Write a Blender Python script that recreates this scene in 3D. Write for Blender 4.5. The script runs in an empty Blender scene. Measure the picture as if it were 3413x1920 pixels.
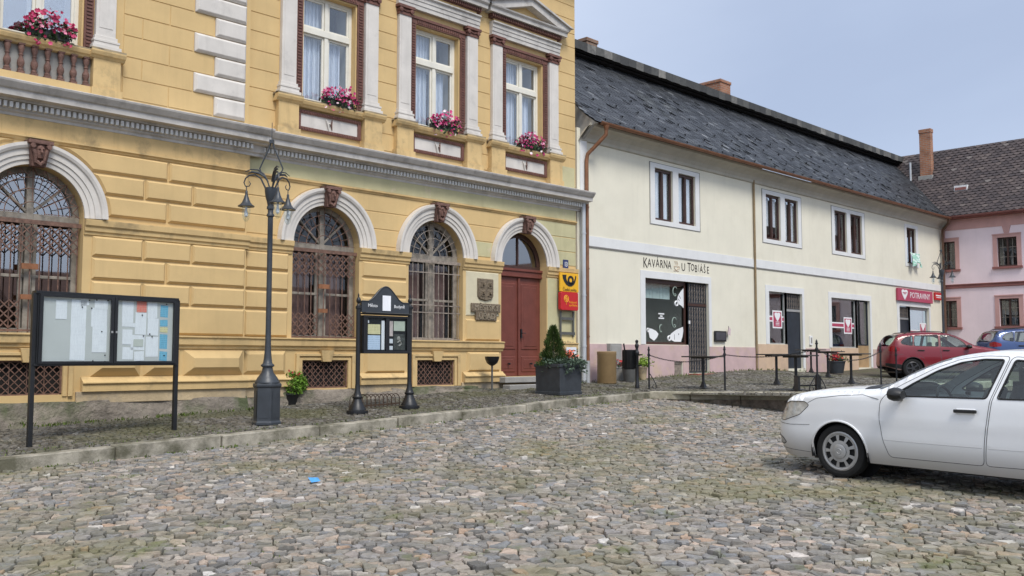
import bpy, bmesh, math, random
import numpy as np
from mathutils import Vector, Matrix
from mathutils.geometry import delaunay_2d_cdt, tessellate_polygon
random.seed(11); np.random.seed(11)
PI=math.pi; R=math.radians
sc=bpy.context.scene; col=sc.collection
# Heights are measured from the eye: z = 0 is 1.6 m above the stones under the camera.
# x runs along the yellow facade, the facade is the plane y = 0, the square lies at y < 0.
# ------------------------------------------------------------------ scene props
def thing(name,label,cat,loc=(0,0,0),rz=0,group=None,off=None):
    o=bpy.data.objects.new(name,None); col.objects.link(o)
    o.empty_display_size=.2
    o.location=loc; o.rotation_euler=(0,0,rz); o['label']=label; o['category']=cat
    if group: o['group']=group
    if off: OFF[o.name]=Vector(loc)
    return o
OFF={}
def tag(o,label,cat,group=None,kind=None):
    o['label']=label; o['category']=cat
    if group: o['group']=group
    if kind: o['kind']=kind
    return o
def copy_tree(o,parent=None):
    c=o.copy(); col.objects.link(c)
    if parent: c.parent=parent
    for ch in list(o.children): copy_tree(ch,c)
    return c
# ------------------------------------------------------------------ mesh builder
class MB:
    def __init__(s): s.v=[]; s.f=[]; s.m=[]; s.sm=[]
    def add(s,vs,fs,m=0,sm=False):
        b=len(s.v); s.v+= [tuple(p) for p in vs]
        for f in fs: s.f.append([b+i for i in f]); s.m.append(m); s.sm.append(sm)
        return s
    def poly(s,pts,m=0): return s.add(pts,[list(range(len(pts)))],m)
    def box(s,x0,x1,y0,y1,z0,z1,m=0):
        v=[(x,y,z) for z in (z0,z1) for y in (y0,y1) for x in (x0,x1)]
        return s.add(v,[(0,2,3,1),(4,5,7,6),(0,1,5,4),(2,6,7,3),(0,4,6,2),(1,3,7,5)],m)
    def bar(s,a,b,w,h,m=0,up=(0,0,1)):
        a=Vector(a);b=Vector(b);d=(b-a).normalized();u=Vector(up)
        if abs(d.dot(u))>.98: u=Vector((1,0,0))
        p=d.cross(u).normalized()*w/2; q=p.cross(d).normalized()*h/2
        v=[a-p-q,a+p-q,a+p+q,a-p+q,b-p-q,b+p-q,b+p+q,b-p+q]
        return s.add(v,[(0,1,2,3),(7,6,5,4),(0,4,5,1),(1,5,6,2),(2,6,7,3),(3,7,4,0)],m)
    def tube(s,pts,r,n=6,m=0,cap=True,closed=False):
        P=[Vector(p) for p in pts]; k=len(P); rs=r if isinstance(r,(list,tuple)) else [r]*k
        vs=[];u=None
        for i in range(k):
            if closed: d=P[(i+1)%k]-P[i-1]
            else: d=P[min(i+1,k-1)]-P[max(i-1,0)]
            if d.length<1e-9: d=Vector((0,0,1))
            d.normalize()
            if u is None:
                u=d.orthogonal().normalized()
            u=(u-d*u.dot(d));
            if u.length<1e-6: u=d.orthogonal()
            u.normalize(); w=d.cross(u)
            for j in range(n):
                a=2*PI*j/n; vs.append(P[i]+(u*math.cos(a)+w*math.sin(a))*rs[i])
        fs=[]
        for i in range(k if closed else k-1):
            for j in range(n):
                i2=(i+1)%k; fs.append((i*n+j,i*n+(j+1)%n,i2*n+(j+1)%n,i2*n+j))
        if cap and not closed: fs+=[tuple(range(n))[::-1],tuple((k-1)*n+j for j in range(n))]
        return s.add(vs,fs,m,True)
    def lathe(s,prof,c=(0,0,0),n=16,m=0,axis='z',a0=0,a1=2*PI,cap=True,rot=0):
        full=abs(a1-a0-2*PI)<1e-6; k=n if full else n+1; vs=[]
        for r,h in prof:
            for j in range(k):
                a=a0+(a1-a0)*j/n+rot; x,y=r*math.cos(a),r*math.sin(a)
                p=(x,y,h) if axis=='z' else ((h,x,y) if axis=='x' else (x,h,y))
                vs.append((p[0]+c[0],p[1]+c[1],p[2]+c[2]))
        fs=[]; q=len(prof)
        for i in range(q-1):
            for j in range(n if full else k-1):
                j2=(j+1)%k; f=(i*k+j,i*k+j2,(i+1)*k+j2,(i+1)*k+j)
                fs.append(f if axis!='y' else f[::-1])
        if cap and full:
            if prof[0][0]>1e-6: fs.append(tuple(range(k))[::-1] if axis!='y' else tuple(range(k)))
            if prof[-1][0]>1e-6:
                t=tuple((q-1)*k+j for j in range(k)); fs.append(t if axis!='y' else t[::-1])
        return s.add(vs,fs,m,True)
    def prism(s,pts,d,m=0,back=True):
        # pts: planar 3-D loop, d: extrusion vector from the loop to the back
        n=len(pts); d=Vector(d); P=[Vector(p) for p in pts]
        vs=P+[p+d for p in P]; fs=[]
        tr=tessellate_polygon([P]) if n>4 else [tuple(range(n))]
        nrm=Vector((0,0,0))
        for i in range(n): nrm+=P[i].cross(P[(i+1)%n])
        flip=nrm.dot(d)>0
        for t in tr:
            t=list(t)
            if n>4:
                nn=(P[t[1]]-P[t[0]]).cross(P[t[2]]-P[t[0]])
                if nn.dot(d)>0: t=t[::-1]
            elif flip: t=t[::-1]
            fs.append(t)
            if back: fs.append([i+n for i in t[::-1]])
        for i in range(n):
            j=(i+1)%n; f=(i,i+n,j+n,j); fs.append(f[::-1] if flip else f)
        return s.add(vs,fs,m)
    def sweepx(s,prof,x0,x1,m=0,ends=True):
        # prof: (y,z) polyline seen from +x, listed bottom to top along the visible side
        n=len(prof); vs=[(x0,y,z) for y,z in prof]+[(x1,y,z) for y,z in prof]
        fs=[(i,n+i,n+i+1,i+1) for i in range(n-1)]
        if ends: fs+=[list(range(n)),list(range(2*n-1,n-1,-1))]
        return s.add(vs,fs,m)
    def build(s,name,mats,parent=None,bevel=0,angle=None,off=None):
        me=bpy.data.meshes.new(name); me.from_pydata(s.v,[],s.f)
        mats=mats if isinstance(mats,(list,tuple)) else [mats]
        for a in mats: me.materials.append(a)
        me.polygons.foreach_set('material_index',s.m)
        me.polygons.foreach_set('use_smooth',s.sm)
        me.update()
        if any(s.sm): me.set_sharp_from_angle(angle=R(38) if angle is None else angle)
        o=bpy.data.objects.new(name,me); col.objects.link(o)
        if parent is not None:
            o.parent=parent
            if parent.name in OFF: o.location=-OFF[parent.name]
        if bevel:
            b=o.modifiers.new('edge','BEVEL'); b.width=bevel; b.segments=1; b.limit_method='ANGLE'; b.angle_limit=R(40)
        return o
def islands(mb,tol=.03):
    # split a builder into clusters of touching pieces
    par=list(range(len(mb.v)))
    def fd(i):
        while par[i]!=i: par[i]=par[par[i]]; i=par[i]
        return i
    for f in mb.f:
        a=fd(f[0])
        for i in f[1:]: par[fd(i)]=a
    bb={}
    for i,p in enumerate(mb.v):
        r=fd(i); b=bb.setdefault(r,[list(p),list(p)])
        for k in range(3): b[0][k]=min(b[0][k],p[k]); b[1][k]=max(b[1][k],p[k])
    ks=list(bb)
    for i,a in enumerate(ks):
        for c in ks[:i]:
            if fd(a)!=fd(c) and all(bb[a][0][k]-tol<bb[c][1][k] and bb[c][0][k]-tol<bb[a][1][k] for k in range(3)): par[fd(a)]=fd(c)
    out={}
    for f,m,s in zip(mb.f,mb.m,mb.sm):
        r=fd(f[0]); o=out.setdefault(r,(type(mb)(),{}))
        q=[]
        for i in f:
            if i not in o[1]: o[1][i]=len(o[0].v); o[0].v.append(mb.v[i])
            q.append(o[1][i])
        o[0].f.append(q); o[0].m.append(m); o[0].sm.append(s)
    return [o[0] for o in out.values()]
def build_each(mb,name,mats,parent=None,tol=.03,**k): return [g.build(name,mats,parent,**k) for g in islands(mb,tol)]
def text_mesh(mb,body,x,y,z,size,m=0,align='CENTER',depth=.004,sx=1.0,plane='xz',shear=0):
    cu=bpy.data.curves.new('t','FONT'); cu.body=body; cu.size=size; cu.align_x=align; cu.align_y='CENTER'; cu.extrude=depth/2; cu.resolution_u=2; cu.shear=shear
    o=bpy.data.objects.new('t',cu); col.objects.link(o)
    dg=bpy.context.evaluated_depsgraph_get(); me=bpy.data.meshes.new_from_object(o.evaluated_get(dg))
    vs=[]
    for v in me.vertices:
        a,b,c=v.co; vs.append((x+a*sx,y-c,z+b))
    mb.add(vs,[list(p.vertices) for p in me.polygons],m)
    col.objects.unlink(o); bpy.data.objects.remove(o); bpy.data.curves.remove(cu); bpy.data.meshes.remove(me)
# ------------------------------------------------------------------ materials
def newmat(name):
    m=bpy.data.materials.new(name); m.use_nodes=True; nt=m.node_tree; nt.nodes.clear()
    out=nt.nodes.new('ShaderNodeOutputMaterial'); b=nt.nodes.new('ShaderNodeBsdfPrincipled')
    nt.links.new(b.outputs[0],out.inputs[0]); return m,nt,b
def N(nt,t,**k):
    n=nt.nodes.new('ShaderNode'+t)
    for a,b in k.items():
        if a.startswith('i_'): n.inputs[int(a[2:]) if a[2:].isdigit() else a[2:]].default_value=b
        else: setattr(n,a,b)
    return n
def ramp(nt,src,stops):
    r=nt.nodes.new('ShaderNodeValToRGB'); e=r.color_ramp.elements
    while len(e)<len(stops): e.new(.5)
    for el,(p,c) in zip(e,stops): el.position=p; el.color=c if len(c)==4 else (*c,1)
    nt.links.new(src,r.inputs[0]); return r.outputs[0]
def mix(nt,fac,a,b,mode='MIX'):
    n=nt.nodes.new('ShaderNodeMix'); n.data_type='RGBA'; n.blend_type=mode
    for s,i in ((fac,0),(a,6),(b,7)):
        if isinstance(s,(int,float)): n.inputs[i].default_value=s
        elif isinstance(s,tuple): n.inputs[i].default_value=(*s,1) if len(s)==3 else s
        else: nt.links.new(s,n.inputs[i])
    return n.outputs[2]
def noise(nt,vec,scale,detail=4,rough=.55,dist=0):
    n=N(nt,'TexNoise'); n.inputs['Scale'].default_value=scale; n.inputs['Detail'].default_value=detail; n.inputs['Roughness'].default_value=rough; n.inputs['Distortion'].default_value=dist
    nt.links.new(vec,n.inputs['Vector']); return n.outputs['Fac']
def bump(nt,b,h,strength=.3,dist=.02):
    n=N(nt,'Bump'); n.inputs['Strength'].default_value=strength; n.inputs['Distance'].default_value=dist
    nt.links.new(h,n.inputs['Height']); nt.links.new(n.outputs[0],b.inputs['Normal'])
def vec(nt,scale=(1,1,1),pos=True,obj=False):
    s=N(nt,'TexCoord').outputs['Object'] if obj else N(nt,'NewGeometry').outputs['Position']
    mp=N(nt,'Mapping'); mp.inputs['Scale'].default_value=scale; nt.links.new(s,mp.inputs['Vector']); return mp.outputs[0]
def mult(c,k): return tuple(min(1,max(0,a*k)) for a in c)
def M(name,c,rough=.75,var=.12,scale=2.5,bs=.25,bscale=60,metal=0,spec=.5,stain=None,streak=0,obj=False,dist=.01,edge=0):
    m,nt,b=newmat(name); v=vec(nt,obj=obj)
    n=noise(nt,v,scale,6,.6)
    cc=ramp(nt,n,[(.3,mult(c,1-var)),(.7,mult(c,1+var))])
    if streak:
        sv=vec(nt,(3.2,3.2,.35),obj=obj); s=noise(nt,sv,1.6,5,.6)
        cc=mix(nt,ramp(nt,s,[(.52,(0,0,0)),(.78,(streak,)*3)]),cc,mult(c,.55))
    if stain:
        sc_,lo,hi,k=stain[1:]; s=noise(nt,v,sc_,8,.65)
        cc=mix(nt,ramp(nt,s,[(lo,(0,0,0)),(hi,(k,)*3)]),cc,stain[0])
    nt.links.new(cc,b.inputs['Base Color'])
    b.inputs['Roughness'].default_value=rough; b.inputs['Metallic'].default_value=metal
    b.inputs['Specular IOR Level'].default_value=spec
    if bs: bump(nt,b,noise(nt,v,bscale,4,.6),bs,dist)
    return m
YEL=(.615,.435,.203)
m_yel=M('yellow_plaster',YEL,.85,.07,1.3,.3,90,stain=((.36,.26,.135),.8,.56,.84,.38),streak=.22)
m_yelw=M('weathered_yellow_moulding',YEL,.85,.10,1.6,.4,70,stain=((.20,.155,.09),2.4,.52,.74,.7),streak=.55)
m_pale=M('pale_repaired_plaster',(.50,.46,.27),.85,.12,1.6,.3,80,stain=((.62,.50,.38),2.2,.60,.70,.6),streak=.2)
m_white=M('white_stucco',(.63,.59,.54),.8,.08,2.5,.25,70,stain=((.35,.33,.31),3.0,.58,.8,.5),streak=.3)
m_cornice=M('grey_white_stucco',(.52,.49,.455),.8,.16,2.2,.3,60,stain=((.17,.155,.14),2.6,.52,.75,.65),streak=.45)
m_red=M('red_brown_paint',(.15,.066,.05),.75,.25,9,.3,60)
m_mask=M('red_brown_carving',(.165,.088,.068),.8,.3,12,.6,40,dist=.03)
m_sill=M('weathered_sill',(.33,.26,.16),.85,.35,3,.3,60,stain=((.09,.08,.07),3.5,.5,.68,.8))
m_plinth=M('rough_plinth',(.24,.205,.165),.95,.4,3.5,.9,14,dist=.05,stain=((.060,.085,.025),1.1,.50,.64,.8))
m_base=M('worn_base_plaster',(.50,.385,.235),.9,.2,2.2,.5,30,stain=((.25,.22,.18),1.9,.48,.66,.8),dist=.02)
m_cream=M('cream_plaster',(.735,.695,.57),.85,.05,.9,.25,80,stain=((.60,.56,.44),.7,.52,.8,.6),streak=.13)
m_cwhite=M('white_trim_plaster',(.70,.70,.69),.8,.05,2,.15,80,streak=.1)
m_pinkbase=M('pink_base_plaster',(.53,.38,.37),.9,.1,2.4,.35,40,stain=((.55,.42,.28),1.5,.52,.66,.7),dist=.02)
m_peach=M('peach_base_plaster',(.58,.42,.29),.9,.1,2.4,.3,40,stain=((.45,.33,.27),1.5,.52,.7,.6))
m_pink=M('pink_plaster',(.80,.665,.685),.85,.05,1,.2,70,streak=.1)
m_pinktrim=M('dusky_pink_trim',(.54,.315,.285),.85,.1,2,.2,70,streak=.15)
m_pinkdark=M('dark_pink_trim',(.26,.105,.09),.8,.15,3,.2,60)
m_iron=M('rusty_iron',(.155,.085,.06),.7,.45,14,.3,90)
m_irong=M('grey_iron',(.27,.225,.185),.7,.4,14,.3,90)
m_darkrim=M('dark_alloy',(.06,.06,.065),.4,.15,9,.05,60,metal=.5,obj=True)
m_black=M('black_paint',(.012,.013,.015),.42,.2,5,.1,60,obj=True)
m_lamp=M('slate_grey_paint',(.040,.046,.054),.42,.2,6,.12,50,obj=True)
m_frame=M('cream_window_paint',(.72,.69,.60),.55,.06,5,.08,60)
m_woodgrey=M('grey_weathered_wood',(.26,.23,.19),.8,.35,7,.3,40)
m_brownframe=M('dark_brown_frame',(.055,.024,.017),.5,.2,6,.1,60)
m_door=M('red_brown_door_paint',(.155,.045,.032),.5,.15,4,.12,40,spec=.4)
m_dark=M('dark_interior',(.018,.016,.015),.95,.3,2,0)
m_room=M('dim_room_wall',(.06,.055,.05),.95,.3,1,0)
m_copper=M('copper_brown',(.25,.115,.06),.5,.22,5,.1,40,metal=.35)
m_copperdark=M('tarnished_copper',(.13,.07,.045),.6,.25,5,.1,40,metal=.2)
m_zinc=M('pale_zinc_pipe',(.50,.52,.54),.5,.1,3,.1,40,metal=.2)
m_paper=M('white_paper',(.72,.74,.78),.8,.03,4,0)
m_board=M('pale_grey_board',(.58,.59,.575),.6,.04,2,0)
m_ink=M('ink_grey',(.10,.10,.11),.8,.1,5,0)
m_redpaint=M('crimson_sign',(.42,.05,.105),.4,.06,3,0)
m_signwhite=M('sign_white',(.80,.80,.80),.45,.03,3,0)
m_postyel=M('post_yellow',(.80,.42,.015),.4,.05,3,0)
m_postred=M('post_red',(.50,.015,.018),.4,.05,3,0)
m_bronze=M('bronze_relief',(.20,.155,.105),.6,.35,22,.8,45,metal=.3,dist=.03)
m_tan=M('tan_plastic',(.27,.18,.085),.5,.12,4,.1,60)
m_concrete=M('grey_concrete',(.30,.29,.27),.9,.15,4,.4,40)
m_brick=None
def brickmat(name,c1,c2,mo,sx=1,dark=None):
    m,nt,b=newmat(name)
    t=N(nt,'TexBrick'); t.inputs['Scale'].default_value=1; t.inputs['Brick Width'].default_value=.26; t.inputs['Row Height'].default_value=.085; t.inputs['Mortar Size'].default_value=.010
    t.inputs['Color1'].default_value=(*c1,1); t.inputs['Color2'].default_value=(*c2,1); t.inputs['Mortar'].default_value=(*mo,1)
    g=N(nt,'NewGeometry'); sp=N(nt,'SeparateXYZ'); nt.links.new(g.outputs['Position'],sp.inputs[0])
    ad=N(nt,'Math',operation='ADD'); nt.links.new(sp.outputs[0],ad.inputs[0]); nt.links.new(sp.outputs[1],ad.inputs[1])
    cb=N(nt,'CombineXYZ'); nt.links.new(ad.outputs[0],cb.inputs[0]); nt.links.new(sp.outputs[2],cb.inputs[1]); nt.links.new(cb.outputs[0],t.inputs['Vector'])
    n=noise(nt,vec(nt),2.2,5)
    cc=mix(nt,ramp(nt,n,[(.45,(0,0,0)),(.75,(.7,.7,.7))]),t.outputs[0],mult(c1,.35))
    nt.links.new(cc,b.inputs['Base Color']); b.inputs['Roughness'].default_value=.9
    bump(nt,b,t.outputs['Fac'],-.4,.01); return m
m_brick=brickmat('chimney_brick',(.40,.17,.085),(.31,.125,.07),(.30,.25,.20))
m_brickd=brickmat('old_chimney_brick',(.30,.17,.105),(.22,.12,.08),(.22,.19,.16))
def islandmat(name,stops,rough,var=.25,ns=30,bs=.4,bsc=50,over=None,spec=.5,dist=.01):
    m,nt,b=newmat(name); g=N(nt,'NewGeometry')
    c=ramp(nt,g.outputs['Random Per Island'],stops); v=vec(nt)
    n=noise(nt,v,ns,5,.65)
    c=mix(nt,1,c,ramp(nt,n,[(.25,(1-var,)*3),(.75,(1+var,)*3)]),'MULTIPLY')
    if over:
        for (oc,s,lo,hi,k) in over:
            c=mix(nt,ramp(nt,noise(nt,v,s,7,.65),[(lo,(0,0,0)),(hi,(k,)*3)]),c,oc)
    nt.links.new(c,b.inputs['Base Color']); b.inputs['Roughness'].default_value=rough; b.inputs['Specular IOR Level'].default_value=spec
    if bs: bump(nt,b,noise(nt,v,bsc,4,.65),bs,dist)
    return m
def glassmat(name,tint=(.75,.8,.8),refl=.5,rough=.02,f0=.05):
    # thin pane: see-through with a mirror sheen that grows at a slant
    m=bpy.data.materials.new(name); m.use_nodes=True; nt=m.node_tree; nt.nodes.clear()
    out=nt.nodes.new('ShaderNodeOutputMaterial'); t=N(nt,'BsdfTransparent'); t.inputs[0].default_value=(*tint,1)
    g=N(nt,'BsdfGlossy'); g.inputs['Roughness'].default_value=rough; g.inputs[0].default_value=(1,1,1,1)
    lw=N(nt,'LayerWeight'); lw.inputs[0].default_value=.5; pw=N(nt,'Math',operation='POWER'); pw.inputs[1].default_value=4; nt.links.new(lw.outputs['Facing'],pw.inputs[0]); mm=N(nt,'Math',operation='MULTIPLY_ADD',use_clamp=True); mm.inputs[1].default_value=.95; mm.inputs[2].default_value=.042*refl; nt.links.new(pw.outputs[0],mm.inputs[0])
    mx=N(nt,'MixShader'); nt.links.new(mm.outputs[0],mx.inputs[0]); nt.links.new(t.outputs[0],mx.inputs[1]); nt.links.new(g.outputs[0],mx.inputs[2])
    nt.links.new(mx.outputs[0],out.inputs[0]); return m
m_glass=glassmat('window_glass',(.93,.95,.96),1.6)
m_glassb=glassmat('bluish_window_glass',(.93,.95,.97),2.2); m_glasss=glassmat('sky_reflecting_glass',(.90,.93,.96),8)
m_glassc=glassmat('car_glass',(.72,.83,.80),1.6)
m_glassd=glassmat('dark_shop_glass',(.90,.95,.93),2.2)
m_glasslamp=glassmat('lamp_glass',(.9,.94,.95),1.5)
def curtainmat():
    m,nt,b=newmat('lace_curtain'); v=vec(nt)
    w=N(nt,'TexWave'); w.inputs['Scale'].default_value=7; w.inputs['Distortion'].default_value=1.2; nt.links.new(v,w.inputs['Vector'])
    c=ramp(nt,w.outputs['Fac'],[(.2,(.55,.60,.68)),(.8,(.84,.87,.92))]); nt.links.new(c,b.inputs['Base Color'])
    b.inputs['Roughness'].default_value=.9; bump(nt,b,w.outputs['Fac'],.6,.03); return m
m_curtain=curtainmat()

def carpaint(name,c,flake=0,rough=.28,coat=.6,dirt=.25):
    m,nt,b=newmat(name); v=vec(nt,obj=True)
    sp=N(nt,'SeparateXYZ'); nt.links.new(v,sp.inputs[0])
    d=noise(nt,v,3,6,.6)
    c2=mix(nt,ramp(nt,d,[(.45,(0,0,0)),(.85,(dirt,)*3)]),c,mult((.42,.38,.33),1 if sum(c)>1.5 else .35))
    # road film low on the doors: a real coat of dust up to sill height
    mr=N(nt,'MapRange'); mr.inputs[1].default_value=.24; mr.inputs[2].default_value=.54; mr.inputs[3].default_value=.8; mr.inputs[4].default_value=0
    nt.links.new(sp.outputs[2],mr.inputs[0])
    c3=mix(nt,mr.outputs[0],c2,(.30,.275,.24))
    nt.links.new(c3,b.inputs['Base Color']); b.inputs['Roughness'].default_value=rough
    b.inputs['Coat Weight'].default_value=coat; b.inputs['Coat Roughness'].default_value=.06; b.inputs['Metallic'].default_value=flake
    return m
m_carwhite=carpaint('white_car_paint',(.78,.79,.80),0,.32,.6,.08)
m_carred=carpaint('red_car_paint',(.18,.0035,.012),.05,.35,.5,.03)
m_carblue=carpaint('blue_car_paint',(.035,.07,.19),.3,.3,.7,.08)
m_tyre=M('tyre_rubber',(.009,.009,.009),.9,.3,8,.3,60,obj=True)
m_silver=M('silver_hubcap',(.36,.36,.355),.42,.12,9,.05,60,metal=.3,obj=True)
m_trim=M('black_plastic_trim',(.015,.015,.016),.5,.2,6,.1,60,obj=True)
m_seat=M('grey_seat_cloth',(.09,.09,.09),.9,.2,8,0,obj=True)
m_chrome=M('lamp_reflector',(.66,.66,.645),.25,.28,18,.1,60,metal=.1,obj=True)
m_lens=glassmat('clear_lens',(.95,.95,.94),1.8)
m_tail=M('red_tail_lens',(.25,.004,.006),.15,.1,5,0)
def leafmat(name,c,var=.5,tr=.25):
    m,nt,b=newmat(name); g=N(nt,'NewGeometry')
    cc=ramp(nt,g.outputs['Random Per Island'],[(0,mult(c,1-var)),(.5,c),(1,mult(c,1+var))])
    nt.links.new(cc,b.inputs['Base Color']); b.inputs['Roughness'].default_value=.6; b.inputs['Specular IOR Level'].default_value=.25
    return m
m_conifer=leafmat('conifer_green',(.050,.085,.020),.55)
m_ivy=leafmat('grey_green_leaf',(.075,.11,.075),.5)
m_bush=leafmat('fresh_green_leaf',(.13,.24,.030),.5)
m_leaf=leafmat('dark_leaf',(.035,.062,.025),.5)
m_weed=leafmat('weed_green',(.095,.135,.025),.45)
def petalmat(name,stops):
    m,nt,b=newmat(name); g=N(nt,'NewGeometry'); nt.links.new(ramp(nt,g.outputs['Random Per Island'],stops),b.inputs['Base Color']); b.inputs['Roughness'].default_value=.6; return m
m_magenta=petalmat('magenta_petals',[(0,(.36,.008,.085)),(.45,(.55,.02,.16)),(.72,(.62,.10,.26)),(.86,(.75,.45,.52)),(1,(.85,.78,.80))])
m_crimson=petalmat('crimson_petals',[(0,(.30,.006,.05)),(.6,(.48,.02,.10)),(.85,(.62,.08,.2)),(1,(.8,.6,.65))])
m_redflower=petalmat('red_petals',[(0,(.30,.01,.015)),(1,(.62,.05,.05))])
m_orange=petalmat('orange_red_petals',[(0,(.60,.07,.03)),(1,(.85,.22,.12))])
# ------------------------------------------------------------------ camera, sky, sun
cam=bpy.data.cameras.new('camera'); co=bpy.data.objects.new('camera',cam); col.objects.link(co)
co.location=(0,-16,0); co.rotation_euler=(R(90+4.24),0,R(44.8-90)); cam.sensor_width=36; cam.lens=36*2400/2576; cam.clip_end=2000; cam.clip_start=.1
sc.camera=co
w=bpy.data.worlds.new('World'); sc.world=w; w.use_nodes=True; nt=w.node_tree; nt.nodes.clear()
wo=N(nt,'OutputWorld'); bg=N(nt,'Background'); nt.links.new(bg.outputs[0],wo.inputs[0])
sky=N(nt,'TexSky'); sky.sky_type='NISHITA'; sky.sun_disc=False; SUN_EL=R(53); SUN_AZ=R(200)
sky.sun_elevation=SUN_EL; sky.sun_rotation=SUN_AZ; sky.air_density=1.0; sky.dust_density=2.0; sky.ozone_density=1.5
tc=N(nt,'TexCoord'); mp=N(nt,'Mapping'); mp.inputs['Scale'].default_value=(1,1,2.2); nt.links.new(tc.outputs['Generated'],mp.inputs[0])
cl=noise(nt,mp.outputs[0],1.5,5,.5,.3)
cloud=ramp(nt,cl,[(.30,(3.35,3.75,4.6)),(.72,(4.35,4.8,5.6))])
# clouds brightened ahead to upper left, then behind the camera to fill the facades
dt=N(nt,'VectorMath',operation='DOT_PRODUCT'); dt.inputs[1].default_value=(-.35,.75,.55); nt.links.new(tc.outputs['Generated'],dt.inputs[0])
cloud=mix(nt,1,cloud,ramp(nt,dt.outputs['Value'],[(.20,(.66,.70,.77)),(.85,(1.08,1.06,1.04))]),'MULTIPLY')
d2=N(nt,'VectorMath',operation='DOT_PRODUCT'); d2.inputs[1].default_value=(-.28,-.75,.60); nt.links.new(tc.outputs['Generated'],d2.inputs[0])
cloud=mix(nt,1,cloud,ramp(nt,d2.outputs['Value'],[(.15,(1,1,1)),(.95,(1.6,1.58,1.52))]),'MULTIPLY')
mk=ramp(nt,noise(nt,mp.outputs[0],.9,4,.5),[(.2,(.86,)*3),(.8,(.97,)*3)])
nt.links.new(mix(nt,mk,sky.outputs[0],cloud),bg.inputs[0]); bg.inputs[1].default_value=.105
sl=bpy.data.lights.new('sun','SUN'); sl.energy=1.45; sl.angle=R(20); sl.color=(1,.955,.88)
so=bpy.data.objects.new('sun',sl); col.objects.link(so)
# Nishita rotation 0 puts the sun at +y; positive turns it clockwise seen from above
sd=Vector((math.sin(SUN_AZ)*math.cos(SUN_EL),math.cos(SUN_AZ)*math.cos(SUN_EL),math.sin(SUN_EL)))
so.rotation_euler=sd.to_track_quat('Z','Y').to_euler()
so.location=(0,-20,30)
vs_=sc.view_settings; vs_.view_transform='Standard'; vs_.look='None'; vs_.exposure=.99; vs_.gamma=1
sc.cycles.max_bounces=6; sc.cycles.transparent_max_bounces=12
# ------------------------------------------------------------------ ground heights (thin-plate fits)
class TPS:
    def __init__(s,pts):
        p=np.array(pts,float); s.p=p[:,:2]; n=len(p)
        K=s.k(s.p,s.p)+np.eye(n)*.02; A=np.zeros((n+3,n+3)); A[:n,:n]=K; A[:n,n]=1; A[:n,n+1:]=s.p; A[n,:n]=1; A[n+1:,:n]=s.p.T
        b=np.zeros(n+3); b[:n]=p[:,2]; s.w=np.linalg.solve(A,b)
    def k(s,a,b):
        d=((a[:,None,:]-b[None,:,:])**2).sum(-1); return d*np.log(d+1e-9)*.5
    def __call__(s,x,y):
        q=np.atleast_2d(np.stack([np.ravel(x),np.ravel(y)],-1).astype(float)); n=len(s.p)
        r=s.k(q,s.p)@s.w[:n]+s.w[n]+q@s.w[n+1:]
        return r if r.size>1 else float(r[0])
up_=TPS([(3.97,-3,-1.24),(8.5,-3,-1.075),(13,-3,-.91),(17.4,-3,-.75),(4.9,0,-1.06),(10,0,-.885),(15.5,0,-.68),(19,0,-.60),(22.8,0,-.48),(27.1,0,-.36),(35.8,0,-.33),(43,0,-.33),(18,-6.8,-.70),(20.8,-6.9,-.62),(22,-3,-.62),(24,-5,-.62),(31.6,-2.7,-.62),(36,-4,-.5),(43,-8,-.45),(-2,-3,-1.46),(-2,0,-1.31),(30,-6.9,-.62)])
sq_=TPS([(4,-3,-1.41),(8.5,-3,-1.235),(13.2,-3,-1.045),(17.5,-3.1,-.90),(18.1,-6,-1.07),(10.7,-10.8,-1.40),(11,-13.5,-1.45),(0,-16,-1.62),(5,-11,-1.52),(-3,-3,-1.66),(-3,-16,-1.72),(18.3,-7,-1.12),(24,-8.5,-1.1),(30,-12,-1.0),(20,-20,-1.4),(43,-20,-.9),(0,-25,-1.7),(43,-10,-.75),(-8,-10,-1.75)])
A_=R(44.8); P_=R(4.24)
def proj(x,y,z):
    y=y+16; fw=x*math.cos(A_)+y*math.sin(A_); r=x*math.sin(A_)-y*math.cos(A_)
    d=fw*math.cos(P_)+z*math.sin(P_); u=-fw*math.sin(P_)+z*math.cos(P_)
    return 1288+2400*r/max(d,.01),724.5-2400*u/max(d,.01),d
# ------------------------------------------------------------------ ground
def grid(x0,x1,y0,y1,st,fn,dz=0):
    xs=np.linspace(x0,x1,max(2,int((x1-x0)/st)+1)); ys=np.linspace(y0,y1,max(2,int((y1-y0)/st)+1))
    X,Y=np.meshgrid(xs,ys); Z=fn(X.ravel(),Y.ravel())+dz; mb=MB(); n=len(xs)
    mb.add(list(zip(X.ravel(),Y.ravel(),Z)),[(j*n+i,j*n+i+1,(j+1)*n+i+1,(j+1)*n+i) for j in range(len(ys)-1) for i in range(n-1)],0,True)
    return mb
def soilmat(name,c1,c2,moss,vs):
    m,nt,b=newmat(name); v=vec(nt)
    vo=N(nt,'TexVoronoi'); vo.feature='DISTANCE_TO_EDGE'; vo.inputs['Scale'].default_value=vs; nt.links.new(v,vo.inputs['Vector'])
    c=ramp(nt,noise(nt,v,6,8,.7),[(.35,c1),(.65,c2)])
    c=mix(nt,ramp(nt,noise(nt,v,.9,8,.7),[(.5,(0,0,0)),(.62,(.8,)*3)]),c,moss)
    c=mix(nt,ramp(nt,vo.outputs['Distance'],[(.0,(.8,)*3),(.1,(0,)*3)]),c,mult(c1,.4))
    nt.links.new(c,b.inputs['Base Color']); b.inputs['Roughness'].default_value=.9
    bump(nt,b,vo.outputs['Distance'],.8,.03); return m
m_soil=soilmat('joint_soil',(.060,.052,.038),(.115,.10,.075),(.075,.088,.022),4.5)
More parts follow.
